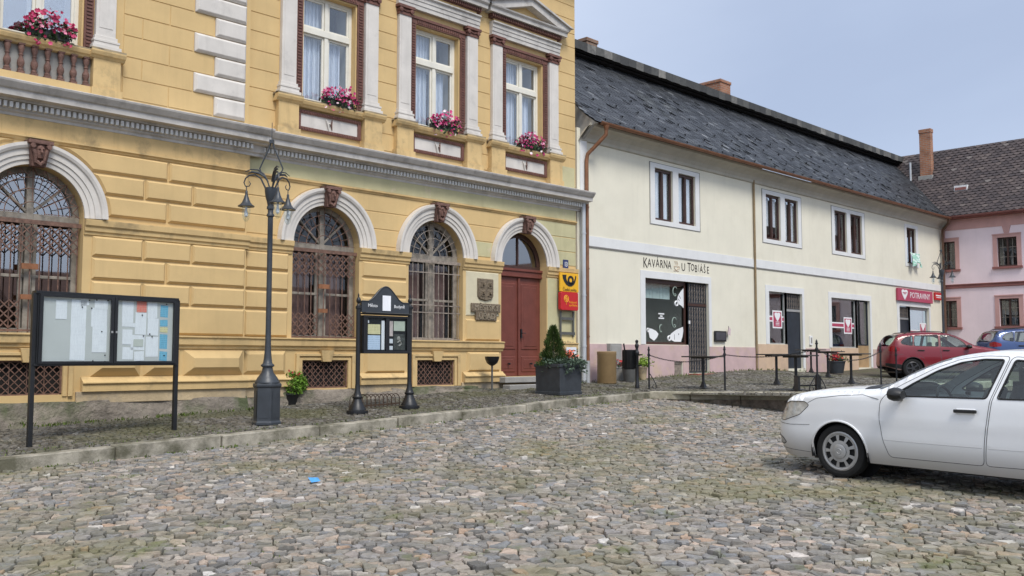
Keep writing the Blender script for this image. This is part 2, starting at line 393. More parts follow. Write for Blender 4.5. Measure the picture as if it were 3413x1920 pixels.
m_pavsoil=soilmat('pavement_soil',(.065,.056,.04),(.125,.108,.075),(.08,.09,.03),8)
def far_sq(x,y):
    t=np.clip((np.maximum(np.maximum(-8-x,x-44),np.maximum(-24-y,0)))/30,0,1); a=sq_(np.clip(x,-12,48),np.clip(y,-30,4)); return a*(1-t)+t*-1.6
g=grid(-14,48,-30,-2.9,.5,sq_,-.055)
tag(g.build('square_ground',m_soil),'mossy soil between the cobbles of the sloping town square','ground',kind='structure')
# the wider town floor out to the horizon, one sheet under everything
g=MB(); rr=[(-14,-30),(48,-30),(48,12),(-14,12)]; ro=[(-600,-600),(600,-600),(600,600),(-600,600)]
for i in range(4):
    j=(i+1)%4
    g.poly([(*ro[i],-4),(*ro[j],-4),(*rr[j],-2.0),(*rr[i],-2.0)])
g.poly([(*p,-2.0) for p in rr])
tag(g.build('ground',m_soil),'wide ground the whole town stands on','ground',kind='structure')
KX=17.62
g=grid(-8,KX,-2.83,.3,.4,up_,-.03)
g2=grid(KX,43.6,-6.85,.6,.5,up_,-.03); g.add(g2.v,g2.f,0,True)
tag(g.build('pavement_ground',m_pavsoil),'earth bed of the pavement along the house fronts','pavement',kind='structure')
def stones(keep,x0,x1,y0,y1,a,b,ang,gap,h,fn,seed,jit=.2,detail=2,rd=.14):
    # setts laid in wandering rows of uneven width; each stone is the cell of its own centre
    from bisect import bisect_left
    rnd=random.Random(seed); ca,sa=math.cos(ang),math.sin(ang)
    cx,cy=(x0+x1)/2,(y0+y1)/2; Rm=math.hypot(x1-x0,y1-y0)/2
    rows_=[]; pv=-Rm; ph=[rnd.uniform(0,6) for _ in range(4)]
    while pv<Rm:
        row=[]; pu=-Rm+rnd.uniform(0,a)
        while pu<Rm:
            wv=.30*math.sin(pu*.42+ph[0])+.16*math.sin(pu*1.25+pv*.35+ph[1])+.05*math.sin(pu*3.1+pv*1.7+ph[2])
            row.append((pu,pv+wv+(rnd.gauss(0,jit)*b if rnd.random()<.8 else rnd.gauss(0,.45)*b))); pu+=a*rnd.choice((.42,.55,.7,.85,1,1.15,1.4,1.9))*rnd.uniform(.85,1.15)
        rows_.append(row); pv+=b*rnd.uniform(.78,1.28)
    keys=[[q[0] for q in r] for r in rows_]
    V=[];F=[];base=0; hs=[]
    for j,row in enumerate(rows_):
      for (pu,pv) in row:
        X=cx+pu*ca-pv*sa; Y=cy+pu*sa+pv*ca
        if not(x0<X<x1 and y0<Y<y1) or not keep(X,Y): continue
        poly=[(pu-a*1.3,pv-b*1.3),(pu+a*1.3,pv-b*1.3),(pu+a*1.3,pv+b*1.3),(pu-a*1.3,pv+b*1.3)]
        nb=[]
        for jj in range(max(0,j-2),min(len(rows_),j+3)):
            k=bisect_left(keys[jj],pu-2.4*a)
            while k<len(keys[jj]) and keys[jj][k]<pu+2.4*a:
                if rows_[jj][k]!=(pu,pv): nb.append(rows_[jj][k])
                k+=1
        nb.sort(key=lambda q:(q[0]-pu)**2+(q[1]-pv)**2)
        for qx,qy in nb[:13]:
            nx,ny=qx-pu,qy-pv; d=(nx*(pu+qx)+ny*(pv+qy))/2; out=[]
            for k in range(len(poly)):
                p,q=poly[k],poly[(k+1)%len(poly)]
                dp=nx*p[0]+ny*p[1]-d; dq=nx*q[0]+ny*q[1]-d
                if dp<=0: out.append(p)
                if dp*dq<0:
                    t=dp/(dp-dq); out.append((p[0]+(q[0]-p[0])*t,p[1]+(q[1]-p[1])*t))
            poly=out
            if len(poly)<3: break
        if len(poly)<3: continue
        mx=sum(p[0] for p in poly)/len(poly); my=sum(p[1] for p in poly)/len(poly)
        rad=sum(math.hypot(p[0]-mx,p[1]-my) for p in poly)/len(poly)
        k=max(.4,1-gap*rnd.uniform(.6,1.7)/rad)
        poly=[(mx+(p[0]-mx)*k,my+(p[1]-my)*k) for p in poly]
        if detail>1:
            o=[]
            for q in range(len(poly)):
                p,r=poly[q],poly[(q+1)%len(poly)]
                o+=[(p[0]*(1-rd)+r[0]*rd,p[1]*(1-rd)+r[1]*rd),(p[0]*rd+r[0]*(1-rd),p[1]*rd+r[1]*(1-rd))]
            poly=o
        n=len(poly); tx,ty=rnd.gauss(0,.055),rnd.gauss(0,.055); dz=rnd.gauss(0,.0075 if detail>1 else .005)+h
        rings=((1,-.07),(1,-.013),(.92,0)) if detail>1 else ((1,-.03),(.84,0))
        for s_,z_ in rings:
            for p in poly:
                u,v=mx+(p[0]-mx)*s_,my+(p[1]-my)*s_
                V.append((cx+u*ca-v*sa,cy+u*sa+v*ca)); hs.append(dz+z_+(u-mx)*tx+(v-my)*ty+(rnd.gauss(0,.004) if z_>-.05 else 0))
        V.append((cx+mx*ca-my*sa,cy+mx*sa+my*ca)); hs.append(dz+.004)
        for q in range(len(rings)-1):
            for e in range(n):
                e2=(e+1)%n; F.append((base+q*n+e,base+q*n+e2,base+(q+1)*n+e2,base+(q+1)*n+e))
        q=len(rings)-1
        for e in range(n): F.append((base+q*n+e,base+q*n+(e+1)%n,base+len(rings)*n))
        base+=len(rings)*n+1
    A=np.array(V); Z=np.concatenate([np.atleast_1d(fn(A[i:i+40000,0],A[i:i+40000,1])) for i in range(0,len(A),40000)])+np.array(hs)
    mb=MB(); mb.v=list(zip(A[:,0].tolist(),A[:,1].tolist(),Z.tolist())); mb.f=F; mb.m=[0]*len(F); mb.sm=[False]*len(F)
    return mb
m_cob=islandmat('river_cobble',[(0,(.10,.096,.09)),(.14,(.205,.192,.172)),(.28,(.275,.238,.195)),(.40,(.185,.188,.192)),(.50,(.30,.258,.208)),(.60,(.215,.216,.222)),(.72,(.345,.275,.218)),(.80,(.15,.138,.122)),(.91,(.39,.355,.31)),(.96,(.35,.24,.165)),(1,(.56,.535,.50))],.62,.34,20,.6,60,
    over=[((.17,.155,.06),.5,.47,.64,.62),((.12,.105,.075),4.5,.52,.72,.6),((.11,.13,.035),2.3,.60,.70,.7)],spec=.45,dist=.006)
m_pav=islandmat('mosaic_paving',[(0,(.06,.053,.042)),(.3,(.105,.094,.073)),(.6,(.145,.13,.105)),(.85,(.125,.12,.11)),(.96,(.20,.18,.15)),(1,(.30,.28,.25))],.75,.22,30,.4,80,
    over=[((.085,.085,.035),.7,.48,.62,.7)],dist=.005)
def keep_sq(X,Y):
    if Y>-3.03: return False
    if Y>-7.03 and X>float(np.interp(-Y,[3.0,3.9,5.0,6.2,6.95],[17.45,17.75,18.02,18.14,18.35]))-.02: return False
    u,v,d=proj(X,Y,-1.3)
    return d>4.4 and -1100<u<3000 and v<2000
sqm=stones(keep_sq,-5,24,-14.8,-3.0,.128,.090,R(-38),.0066,.0,sq_,3,rd=.09)
tag(sqm.build('square_paving',m_cob),'irregular grey and pinkish cobbles paving the sloping square','paving',kind='structure')
pv=stones(lambda X,Y:-2.80<Y<.05 and X<17.55,-.5,17.6,-2.9,.1,.098,.078,R(3),.007,.0,up_,5,detail=1)
tr=stones(lambda X,Y:True,17.75,29,-6.5,.05,.115,.09,R(20),.008,.0,up_,6,detail=1)
k=len(pv.v); pv.v+=tr.v; pv.f+=[tuple(i+k for i in f) for f in tr.f]; pv.m+=tr.m; pv.sm+=tr.sm
tag(pv.build('pavement',m_pav),'brownish small mosaic stones of the pavement by the houses','pavement',kind='structure')
# kerb of long granite blocks
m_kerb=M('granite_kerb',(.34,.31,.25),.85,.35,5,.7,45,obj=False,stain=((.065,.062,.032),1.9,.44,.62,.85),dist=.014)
kb=MB(); x=-5.0; rnd=random.Random(4)
while x<17.4:
    L=min(rnd.uniform(1.25,1.75),17.62-x); xa,xb=x+.009,x+L-.009; ya=-3.02+rnd.uniform(-.018,.018); dz=rnd.uniform(-.012,.012)
    za,zb=up_(xa,-3)+dz,up_(xb,-3)+dz
    kb.add([(xa,ya,za-.5),(xb,ya,zb-.5),(xb,-2.80,zb-.5),(xa,-2.80,za-.5),(xa,ya,za),(xb,ya,zb),(xb,-2.80,zb+.005),(xa,-2.80,za+.005)],[(0,1,5,4),(4,5,6,7),(1,2,6,5),(3,0,4,7),(2,3,7,6)])
    x+=L
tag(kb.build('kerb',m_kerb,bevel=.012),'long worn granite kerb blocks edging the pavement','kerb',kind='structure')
# terrace wall: coping slabs on a mossy rubble face
t=thing('terrace_wall','low mossy rubble wall with stone coping carrying the cafe terrace','wall',(17.9,-5,-.7),off=1)
edge=[(17.45,-3.0),(17.75,-3.9),(18.02,-5.0),(18.14,-6.2),(18.35,-6.95),(19.6,-7.02),(21.2,-7.02),(23,-7.02),(25,-7.02),(27,-7.02),(29,-7.02)]
cp=MB(); wf=MB()
for (xa,ya),(xb,yb) in zip(edge[:-1],edge[1:]):
    d=Vector((xb-xa,yb-ya,0)).normalized(); nr=Vector((d.y,-d.x,0)); inn=-nr*.32
    if (nr.x>0): nr=nr
    za,zb=up_(xa,ya)+.012,up_(xb,yb)+.012; g_=d*.006
    a=Vector((xa,ya,0))+g_; b=Vector((xb,yb,0))-g_
    o=nr*.0
    cp.add([(a.x,a.y,za-.17),(b.x,b.y,zb-.17),(b.x+inn.x,b.y+inn.y,zb-.17),(a.x+inn.x,a.y+inn.y,za-.17),(a.x,a.y,za),(b.x,b.y,zb),(b.x+inn.x,b.y+inn.y,zb),(a.x+inn.x,a.y+inn.y,za)],[(0,1,5,4),(4,5,6,7),(1,2,6,5),(3,0,4,7),(2,3,7,6),(3,2,1,0)])
    a2=a+inn*.04; b2=b+inn*.04
    wf.add([(a2.x,a2.y,za-.172),(b2.x,b2.y,zb-.172),(b2.x,b2.y,-1.6),(a2.x,a2.y,-1.6)],[(0,3,2,1)])
m_rubble=M('mossy_rubble',(.25,.20,.155),.95,.5,7,.9,9,stain=((.09,.105,.035),1.3,.50,.66,.7),dist=.06)
cp.build('coping',M('pale_coping_stone',(.44,.40,.31),.85,.3,5,.6,45,stain=((.13,.125,.06),1.6,.46,.66,.7),dist=.012),t,bevel=.012); wf.build('wall_face',m_rubble,t)
# weeds in the joints and along the wall foot
def tuft(mb,x,y,z,n,h,sp,rnd,wd=.008,m=0):
    for k in range(n):
        a=rnd.uniform(0,2*PI); r=sp*math.sqrt(rnd.random()); px,py=x+r*math.cos(a),y+r*math.sin(a); hh=h*rnd.uniform(.5,1.2); a2=rnd.uniform(0,2*PI); l=hh*rnd.uniform(.2,.8)
        dx,dy=math.cos(a2)*l,math.sin(a2)*l; wx,wy=-math.sin(a2)*wd,math.cos(a2)*wd
        mb.add([(px-wx,py-wy,z),(px+wx,py+wy,z),(px+dx*.5+wx*.8,py+dy*.5+wy*.8,z+hh*.7),(px+dx,py+dy,z+hh),(px+dx*.5-wx*.8,py+dy*.5-wy*.8,z+hh*.7)],[(0,1,2,3,4)],m)
wd=MB(); rnd=random.Random(8)
for k in range(150):
    X=rnd.uniform(1,17); Y=-3.06-abs(rnd.gauss(0,.04)); tuft(wd,X,Y,sq_(X,Y)-.02,rnd.randint(3,9),.05,.08,rnd)
for k in range(1300):
    X=rnd.uniform(1,18); Y=rnd.uniform(-13,-3.3)
    if not keep_sq(X,Y): continue
    c=math.sin(X*.9+Y*.7)+math.sin(X*.4-Y*1.1+2)
    if rnd.random()<.25+.35*c: tuft(wd,X,Y,sq_(X,Y)-.03,rnd.randint(3,9),.036,.07,rnd,.006)
for k in range(170):
    X=rnd.uniform(2,9.5); Y=-.16-abs(rnd.gauss(0,.05)); tuft(wd,X,Y,up_(X,Y)-.01,rnd.randint(4,10),.10 if X<5.4 else .06,.08,rnd)
for k in range(220):
    X=rnd.uniform(2,17.4); Y=-2.8+abs(rnd.gauss(0,.3)); tuft(wd,X,Y,up_(X,Y)-.01,rnd.randint(3,6),.03,.07,rnd,.006)
for k in range(60):
    X=rnd.uniform(17.8,30); Y=-.03-abs(rnd.gauss(0,.08)); tuft(wd,X,Y,up_(X,Y)-.01,rnd.randint(3,8),.08,.08,rnd)
tag(wd.build('grass',m_weed),'small tufts of grass and moss growing in the stone joints','grass',kind='stuff')
# blue scrap
# ------------------------------------------------------------------ facade helpers
def opening(xl,xr,zb,zt,arch=False): return dict(xl=xl,xr=xr,zb=zb,zt=zt,arch=arch)
def topz(o,x):
    if not o['arch']: return o['zt']
    c=(o['xl']+o['xr'])/2; r=(o['xr']-o['xl'])/2; return o['zt']+math.sqrt(max(0,r*r-(x-c)**2))
def arcxs(o,n=24):
    c=(o['xl']+o['xr'])/2; r=(o['xr']-o['xl'])/2; return [c-r*math.cos(PI*i/n) for i in range(n+1)]
def wall(mb,x0,x1,z0,z1,ops,y=0,m=0,depth=.25,mrev=None):
    xs={round(x0,5),round(x1,5)}
    for o in ops: xs|={round(o['xl'],5),round(o['xr'],5)}
    for o in ops:
        if o['arch']: xs|={round(a,5) for a in arcxs(o)}
    xs=sorted(x for x in xs if x0-1e-6<=x<=x1+1e-6)
    def q(xa,xb,a0,b0,a1,b1):
        if a1-a0>1e-5 or b1-b0>1e-5: mb.add([(xa,y,a0),(xb,y,b0),(xb,y,b1),(xa,y,a1)],[(0,1,2,3)],m)
    for xa,xb in zip(xs[:-1],xs[1:]):
        if xb-xa<1e-5: continue
        mid=(xa+xb)/2; ca=cb=z0
        for o in sorted([o for o in ops if o['xl']<mid<o['xr']],key=lambda o:o['zb']):
            q(xa,xb,ca,cb,o['zb'],o['zb']); ca,cb=topz(o,xa),topz(o,xb)
        q(xa,xb,ca,cb,z1,z1)
    mr=m if mrev is None else mrev
    for o in ops:
        lp=[(o['xl'],o['zb']),(o['xr'],o['zb']),(o['xr'],o['zt'])]
        if o['arch']: lp+=[(x,topz(o,x)) for x in arcxs(o)[::-1][1:-1]]
        lp+=[(o['xl'],o['zt'])]
        dp=o.get('d',depth)
        for a,b in zip(lp,lp[1:]+lp[:1]):
            mb.add([(a[0],y,a[1]),(b[0],y,b[1]),(b[0],y+dp,b[1]),(a[0],y+dp,a[1])],[(0,1,2,3)],mr)
def inset(pts,d):
    n=len(pts); out=[]
    for i in range(n):
        p0,p,p1=Vector(pts[i-1]),Vector(pts[i]),Vector(pts[(i+1)%n])
        e0=(p-p0).normalized(); e1=(p1-p).normalized(); n0=Vector((-e0.y,e0.x)); n1=Vector((-e1.y,e1.x))
        bs=n0+n1
        if bs.length<1e-4: bs=n0
        k=d/max(.35,1+n0.dot(n1))
        out.append(p+bs*k)
    return out
def boss(mb,pts,y,ins,dep,m=0,base=0):
    # raised block: counter-clockwise (x,z) outline seen from the front
    pts=[p for i,p in enumerate(pts) if math.dist(p,pts[i-1])>1e-4]
    n=len(pts); I=inset(pts,ins)
    vs=[(p[0],y,p[1]) for p in pts]+[(p[0],y-base,p[1]) for p in pts]+[(p[0],y-base-dep,p[1]) for p in I]
    fs=[]
    for r in (0,1) if base else (1,):
        for i in range(n):
            j=(i+1)%n; fs.append((r*n+i,r*n+j,(r+1)*n+j,(r+1)*n+i))
    if n==4: fs.append((2*n,2*n+1,2*n+2,2*n+3))
    else:
        for t in tessellate_polygon([[Vector((p[0],p[1],0)) for p in I]]):
            a,b,c=[I[i] for i in t]
            if (b.x-a.x)*(c.y-a.y)-(b.y-a.y)*(c.x-a.x)<0: t=t[::-1]
            fs.append(tuple(2*n+i for i in t))
    mb.add(vs,fs,m)
def rowpoly(xa,xb,z0,z1,al=None,ar=None,n=6):
    L=[];Rr=[]
    for k in range(n+1):
        z=z0+(z1-z0)*k/n
        def lim(arc,x,sg):
            if not arc: return x
            c,cz,r=arc
            if abs(z-cz)>=r: return x
            v=c+sg*math.sqrt(r*r-(z-cz)**2); return max(x,v) if sg>0 else min(x,v)
        L.append((lim(al,xa,1),z)); Rr.append((lim(ar,xb,-1),z))
    if not al: L=[L[0],L[-1]]
    if not ar: Rr=[Rr[0],Rr[-1]]
    return Rr+L[::-1]
def rect(xa,xb,z0,z1): return [(xa,z0),(xb,z0),(xb,z1),(xa,z1)]
def arcband(mb,c,zc,prof,n=40,m=0,y=0,a0=0,a1=PI):
    # prof: (r, y) list inner to outer
    k=len(prof); vs=[]
    for j in range(n+1):
        a=a0+(a1-a0)*j/n
        for r,yy in prof: vs.append((c+r*math.cos(a),y+yy,zc+r*math.sin(a)))
    fs=[(j*k+i,j*k+i+1,(j+1)*k+i+1,(j+1)*k+i) for j in range(n) for i in range(k-1)]
    mb.add(vs,fs,m)
def ringtube(mb,c,zc,r,rad,y,a0=0,a1=PI,n=20,m=0): mb.tube([(c+r*math.cos(a0+(a1-a0)*j/n),y,zc+r*math.sin(a0+(a1-a0)*j/n)) for j in range(n+1)],rad,5,m)
def halfdisc(mb,c,zc,r,y,m=0,n=28): mb.poly([(c+r*math.cos(PI*j/n),y,zc+r*math.sin(PI*j/n)) for j in range(n+1)],m)
def keystone(parent,c,z0,z1,y,w0=.105,w1=.165):
    mb=MB(); d=.17
    vs=[(c-w0,y,z0),(c+w0,y,z0),(c+w1,y,z1),(c-w1,y,z1)]
    mb.add(vs+[(x*1.0,y-d*.8 if i<2 else y-d*1.15,z) for i,(x,_,z) in enumerate(vs)],[(4,5,6,7),(0,1,5,4),(1,2,6,5),(3,0,4,7),(2,3,7,6)])
    mb.box(c-w1-.02,c+w1+.02,y-d*1.35,y,z1-.06,z1,0)
    for s in (-1,1):
        mb.lathe([(.0,-.03),(.038,-.03),(.045,0),(.038,.03),(0,.03)],(c+s*(w1-.045),y-d*1.25,z1-.1),8,0,'y')
        mb.tube([(c+s*(w1-.05),y-d*1.1,z1-.13),(c+s*.08,y-d*1.2,(z0+z1)/2),(c+s*.06,y-d*.95,z0+.05)],[.03,.035,.025],6)
    zc=(z0+z1)/2
    mb.lathe([(0,-.12),(.05,-.10),(.075,-.02),(.07,.06),(.04,.11),(0,.12)],(c,y-d*.98,zc+.02),8)        # carved mask
    for s in (-1,1): mb.lathe([(0,-.02),(.018,0),(0,.02)],(c+s*.03,y-d*1.38,zc+.06),6)
    mb.tube([(c,y-d*1.4,zc+.07),(c,y-d*1.5,zc),(c,y-d*1.42,zc-.02)],[.012,.022,.012],5)
    mb.tube([(c-.05,y-d*1.05,z0+.07),(c,y-d*1.2,z0+.02),(c+.05,y-d*1.05,z0+.07)],.03,6)
    return mb.build('keystone',m_mask,parent)
# ------------------------------------------------------------------ yellow house
Y=thing('yellow_town_house','yellow ochre town house with rusticated stonework, arched barred windows and white pilasters','building',(9,0,-1.2),off=1)
CB=[10.86,13.74,16.54]; CL=5.28; YL=-.12; TOP=10.2
RA=.79; SPR=2.27
rows=[(2.03,1.67),(1.67,1.29),(1.29,.92),(.92,.40)]; urows=[(2.35,2.71),(2.71,3.07),(3.07,3.43)]
wl=MB()
opsR=[opening(c-RA,c+RA,.385,SPR,True) for c in CB[:2]]+[opening(CB[2]-RA,CB[2]+RA,-.42,SPR,True)]
opsR+=[opening(c-.54,c+.54,-.58,-.03) for c in CB[:2]]+[opening(c-.63,c+.63,5.08,7.33) for c in CB]
wall(wl,9.0,18.43,-2.2,TOP,opsR,0,0,.26)
opsL=[opening(CL-.77,CL+.77,.40,2.29,True),opening(CL-.52,CL+.52,-.57,-.02),opening(CL-.63,CL+.63,5.08,7.33),opening(-.4-.77,-.4+.77,.40,2.29,True),opening(-.4-.63,-.4+.63,5.08,7.33)]
wall(wl,-4,9.0,-2.2,TOP,opsL,YL,0,.26)
wl.poly([(9.0,YL,-2.2),(9.0,0,-2.2),(9.0,0,TOP),(9.0,YL,TOP)])
wl.poly([(18.43,0,-2.2),(18.43,11,-2.2),(18.43,11,TOP),(18.43,0,TOP)]); wl.poly([(-4,11,-2.2),(-4,YL,-2.2),(-4,YL,TOP),(-4,11,TOP)]); wl.poly([(18.43,11,-2.2),(-4,11,-2.2),(-4,11,TOP),(18.43,11,TOP)])
wl.build('wall',m_yel,Y)
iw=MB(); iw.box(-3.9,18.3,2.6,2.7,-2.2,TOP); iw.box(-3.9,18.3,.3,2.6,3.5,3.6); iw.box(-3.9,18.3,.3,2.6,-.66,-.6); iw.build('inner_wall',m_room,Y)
# rusticated blocks
bs=MB()
def bl(xa,xb,z0,z1,y,ins=.035,dep=.04,g=.016,**k): boss(bs,rect(xa+g,xb-g,z0+g,z1-g),y,ins,dep,**k)
XL0,XR0=CL+.90,8.985
for i,(zt,zb) in enumerate(rows):
    js=[XL0,7.05,7.92,XR0] if i%2==0 else [XL0,7.46,XR0]
    for a,b in zip(js[:-1],js[1:]): bl(a,b,zb,zt,YL,base=.012)
    js=[1.4,2.6,3.5,CL-.9] if i%2==0 else [1.4,3.1,CL-.9]
    for a,b in zip(js[:-1],js[1:]): bl(a,b,zb,zt,YL)
    bl(9.02,9.98,zb,zt,0,base=.012); bl(11.70,12.90,zb,zt,0)
    if i>=3: bl(14.58,15.70,zb,zt,0)
arcL=(CL,2.29,1.17)
for i,(zb,zt) in enumerate(urows):
    js=[CL+.2,7.46,XR0] if i!=1 else [CL+.2,7.05,7.92,XR0]
    for k,(a,b) in enumerate(zip(js[:-1],js[1:])):
        if k==0: boss(bs,rowpoly(a+.016,b-.016,zb+.016,zt-.016,al=arcL),YL,.035,.04,base=.012)
        else: bl(a,b,zb,zt,YL,base=.012)
    boss(bs,rowpoly(1.4,CL-.2,zb+.016,zt-.016,ar=arcL),YL,.035,.04)
    # flat coursing on the recessed wing
    sp=[9.0]+CB+[18.43]
    for k in range(4):
        al=(sp[k],SPR,1.155) if k else None; ar=(sp[k+1],SPR,1.155) if k<3 else None
        if zb>3: pass
        boss(bs,rowpoly(sp[k]+(.02 if not k else .17 if zb>3 else 0),sp[k+1]-(.006 if k==3 else .17 if zb>3 else 0),zb+.008,zt-.008,al,ar),0,.008,.012,m=1 if k==3 or (k==2 and i==0) else 0)
# deep pillow blocks of the base
for a,b in ((6.22,7.06),(7.10,7.76),(7.82,8.98)): boss(bs,rect(a,b,-.30,.16),YL,.15,.13)
boss(bs,rect(9.03,9.95,-.30,.16),0,.08,.06); boss(bs,rect(11.80,12.86,-.30,.16),0,.05,.06); boss(bs,rect(14.66,15.68,-.30,.16),0,.05,.06)
boss(bs,rect(14.62,15.66,.98,2.0),0,.02,.02,m=2)
bs.build('stone_block',[m_yel,m_pale,m_base2:=M('pale_cream_plaster',(.60,.54,.38),.85,.1,2,.3,60)],Y)
# flat coursed stucco of the upper floor
co_=MB(); z=4.40; i=0
while z<TOP-.4:
    zt=z+.366; spL=[(CL+1.32,7.87 if i%2 else 8.26)] if z<9.2 else [(-3.9,8.9)]
    for a,b in spL:
        j=(7.42 if i%2==0 else 6.93)
        for p,q in ((a,j),(j,b)): boss(co_,rect(p+.006,q-.006,z+.006,zt-.006),YL,.006,.012)
    edges=[8.93]+sum([[c-1.17,c+1.17] for c in CB],[])+[18.43]
    if z<8.5: seg=list(zip(edges[0::2],edges[1::2]))
    else: seg=[(8.93,18.43)]
    for a,b in seg: boss(co_,rect(a+.004,b-.004,z+.006,zt-.006),0,.006,.012)
    z+=.366; i+=1
co_.build('coursed_stucco',m_yel,Y)
# white corner stones
qn=MB()
for k in range(16):
    z0=4.40+k*.366; 
    if z0>TOP-.5: break
    xl=8.28 if k%2==0 else 7.88
    boss(qn,rect(xl,8.90,z0+.008,z0+.358),YL,.045,.045,base=.03)
qn.build('corner_stone',m_white,Y,bevel=.006)
# mouldings
md=MB()
def band(prof,x0,x1,y): md.sweepx([(y+a,z) for a,z in prof],x0,x1)
IMP=[(0,2.02),(-.025,2.03),(-.03,2.07),(-.055,2.09),(-.06,2.15),(-.09,2.18),(-.10,2.26),(-.10,2.275),(0,2.285)]
SIL=[(0,.17),(-.03,.18),(-.04,.22),(-.075,.25),(-.08,.36),(-.105,.375),(-.105,.395),(0,.405)]
LED=[(0,-.53),(-.10,-.53),(-.10,-.42),(-.13,-.40),(-.13,-.385),(-.045,-.325),(-.03,-.30),(0,-.295)]
for a,b,y in ((CL+.775,9.04,YL),(1.4,CL-.775,YL),(9.06,10.05,0),(11.64,12.96,0),(14.52,15.76,0),(17.32,18.44,0)): band(IMP,a,b,y)
for a,b,y in ((1.2,9.06,YL),(9.08,15.78,0),(17.35,18.42,0)): band(SIL,a,b,y)
for a,b,y in ((CL+.8,9.05,YL),(9.07,10.05,0),(11.66,12.94,0),(14.52,15.78,0)): band(LED,a,b,y)
# frieze lip above the arches
FR=[(0,3.43),(-.02,3.435),(-.03,3.46),(-.065,3.48),(-.065,3.505),(-.02,3.515),(-.018,3.85),(0,3.85)]
band(FR,-3.9,9.03,YL)
md.sweepx([(a,z) for a,z in FR],9.032,18.43)
build_each(md,'moulding',m_yelw,Y,tol=.0)
fz=MB(); boss(fz,rect(9.04,18.42,3.52,3.84),-.018,.004,.004); boss(fz,rect(17.36,18.41,-.6,2.0),0,.01,.012); boss(fz,rect(17.42,18.40,4.30,4.9),0,.01,.016); build_each(fz,'pale_plaster_panel',m_pale,Y)
# window and vent surrounds at the base
vs=MB()
for c,h,y in ((CL,.52,YL),(CB[0],.54,0),(CB[1],.54,0)):
    for (o,dd) in ((.05,.02),(.13,.045)):
        a=h+o-.05;b=h+o+.02
        vs.box(c-b,c-a,y-dd,y,-.60,-.03+o); vs.box(c+a,c+b,y-dd,y,-.60,-.03+o); vs.box(c-a,c+a,y-dd,y,-.03+o-.05,-.03+o)
    vs.prism([(c-.10,y-.07,-.06),(c+.10,y-.07,-.06),(c+.15,y-.09,.165),(c-.15,y-.09,.165)],(0,.07,0))
build_each(vs,'vent_surround',m_yelw,Y,bevel=.004)
# base course and plinth
pl=MB()
for a,b,y in ((CL+.72,9.02,YL-.06),(9.04,10.2,-.05),(11.6,12.96,-.05),(14.48,15.74,-.05)): pl.box(a,b,y,y+.06,-.72,-.531)
build_each(pl,'base_course',m_base,Y,bevel=.006)
def rough(x0,x1,y,ztop,seed,n=46,out=.12):
    rnd=random.Random(seed); mb=MB(); ks=7; vs=[]
    for i in range(n+1):
        x=x0+(x1-x0)*i/n; zg=up_(x,-.1)-.12
        for k in range(ks):
            t=k/(ks-1); z=ztop+(zg-ztop)*t
            vs.append((x,y-out*(.35+.75*t)-rnd.uniform(-.02,.025)*(1 if 0<k else .2)-.02*math.sin(x*3+z*7),z+(rnd.uniform(-.02,.02) if k not in(0,) else rnd.uniform(-.012,.012))))
        vs.append((x,y+.1,ztop))
    for i in range(n):
        for k in range(ks-1):
            a=i*(ks+1)+k; mb.add([],[]); mb.f.append([a,a+1,a+ks+2,a+ks+1]); mb.m.append(0); mb.sm.append(True)
        a=i*(ks+1); mb.f.append([a,a+ks+1,a+2*ks+1,a+ks]); mb.m.append(0); mb.sm.append(True)
    mb.v=vs; return mb
pm=rough(-3.9,9.05,YL,-.68,2); p2=rough(9.06,15.74,0,-.60,3,30,.08)
pm.build('plinth',m_plinth,Y,angle=R(60)); p2.build('plinth',m_plinth,Y,angle=R(60))
st=MB(); st.box(15.6,17.45,-.30,.3,-.56,-.425); st.box(15.5,17.55,-.55,-.302,-.80,-.60); st.build('door_step',m_concrete,Y,bevel=.012)
# cornice with dentils
cn=MB()
CP=[(0,3.78),(-.03,3.79),(-.035,3.83),(-.07,3.855),(-.075,3.885),(-.075,3.98),(-.19,3.99),(-.20,4.02),(-.34,4.03),(-.345,4.12),(-.38,4.14),(-.44,4.22),(-.45,4.25),(-.44,4.26),(0,4.33)]
cn.sweepx([(YL+a,z) for a,z in CP],-3.9,9.30); cn.sweepx(CP,9.302,18.72)
x=-.2
while x<9.0: cn.box(x,x+.048,YL-.16,YL-.07,3.89,3.978,1); x+=.0865
x=9.3
while x<18.55: cn.box(x,x+.048,-.16,-.07,3.89,3.978,1); x+=.0865
cn.build('cornice',[m_cornice,m_cwhite],Y)
# archivolts and keystones
av=MB()
AP=[(RA,.0),(RA,-.035),(RA+.07,-.04),(RA+.075,-.06),(RA+.145,-.065),(RA+.15,-.085),(RA+.235,-.09),(RA+.25,-.12),(RA+.29,-.14),(RA+.34,-.14),(RA+.35,0)]
for c in CB: arcband(av,c,SPR,AP)
arcband(av,CL,2.29,[(r-.015,a) for r,a in AP],y=YL); arcband(av,-.4,2.29,[(r-.015,a) for r,a in AP],y=YL)
build_each(av,'arch_moulding',m_white,Y)
for c,y in ((CB[0],0),(CB[1],0),(CB[2],0),(CL,YL)): keystone(Y,c,3.02,3.425,y)
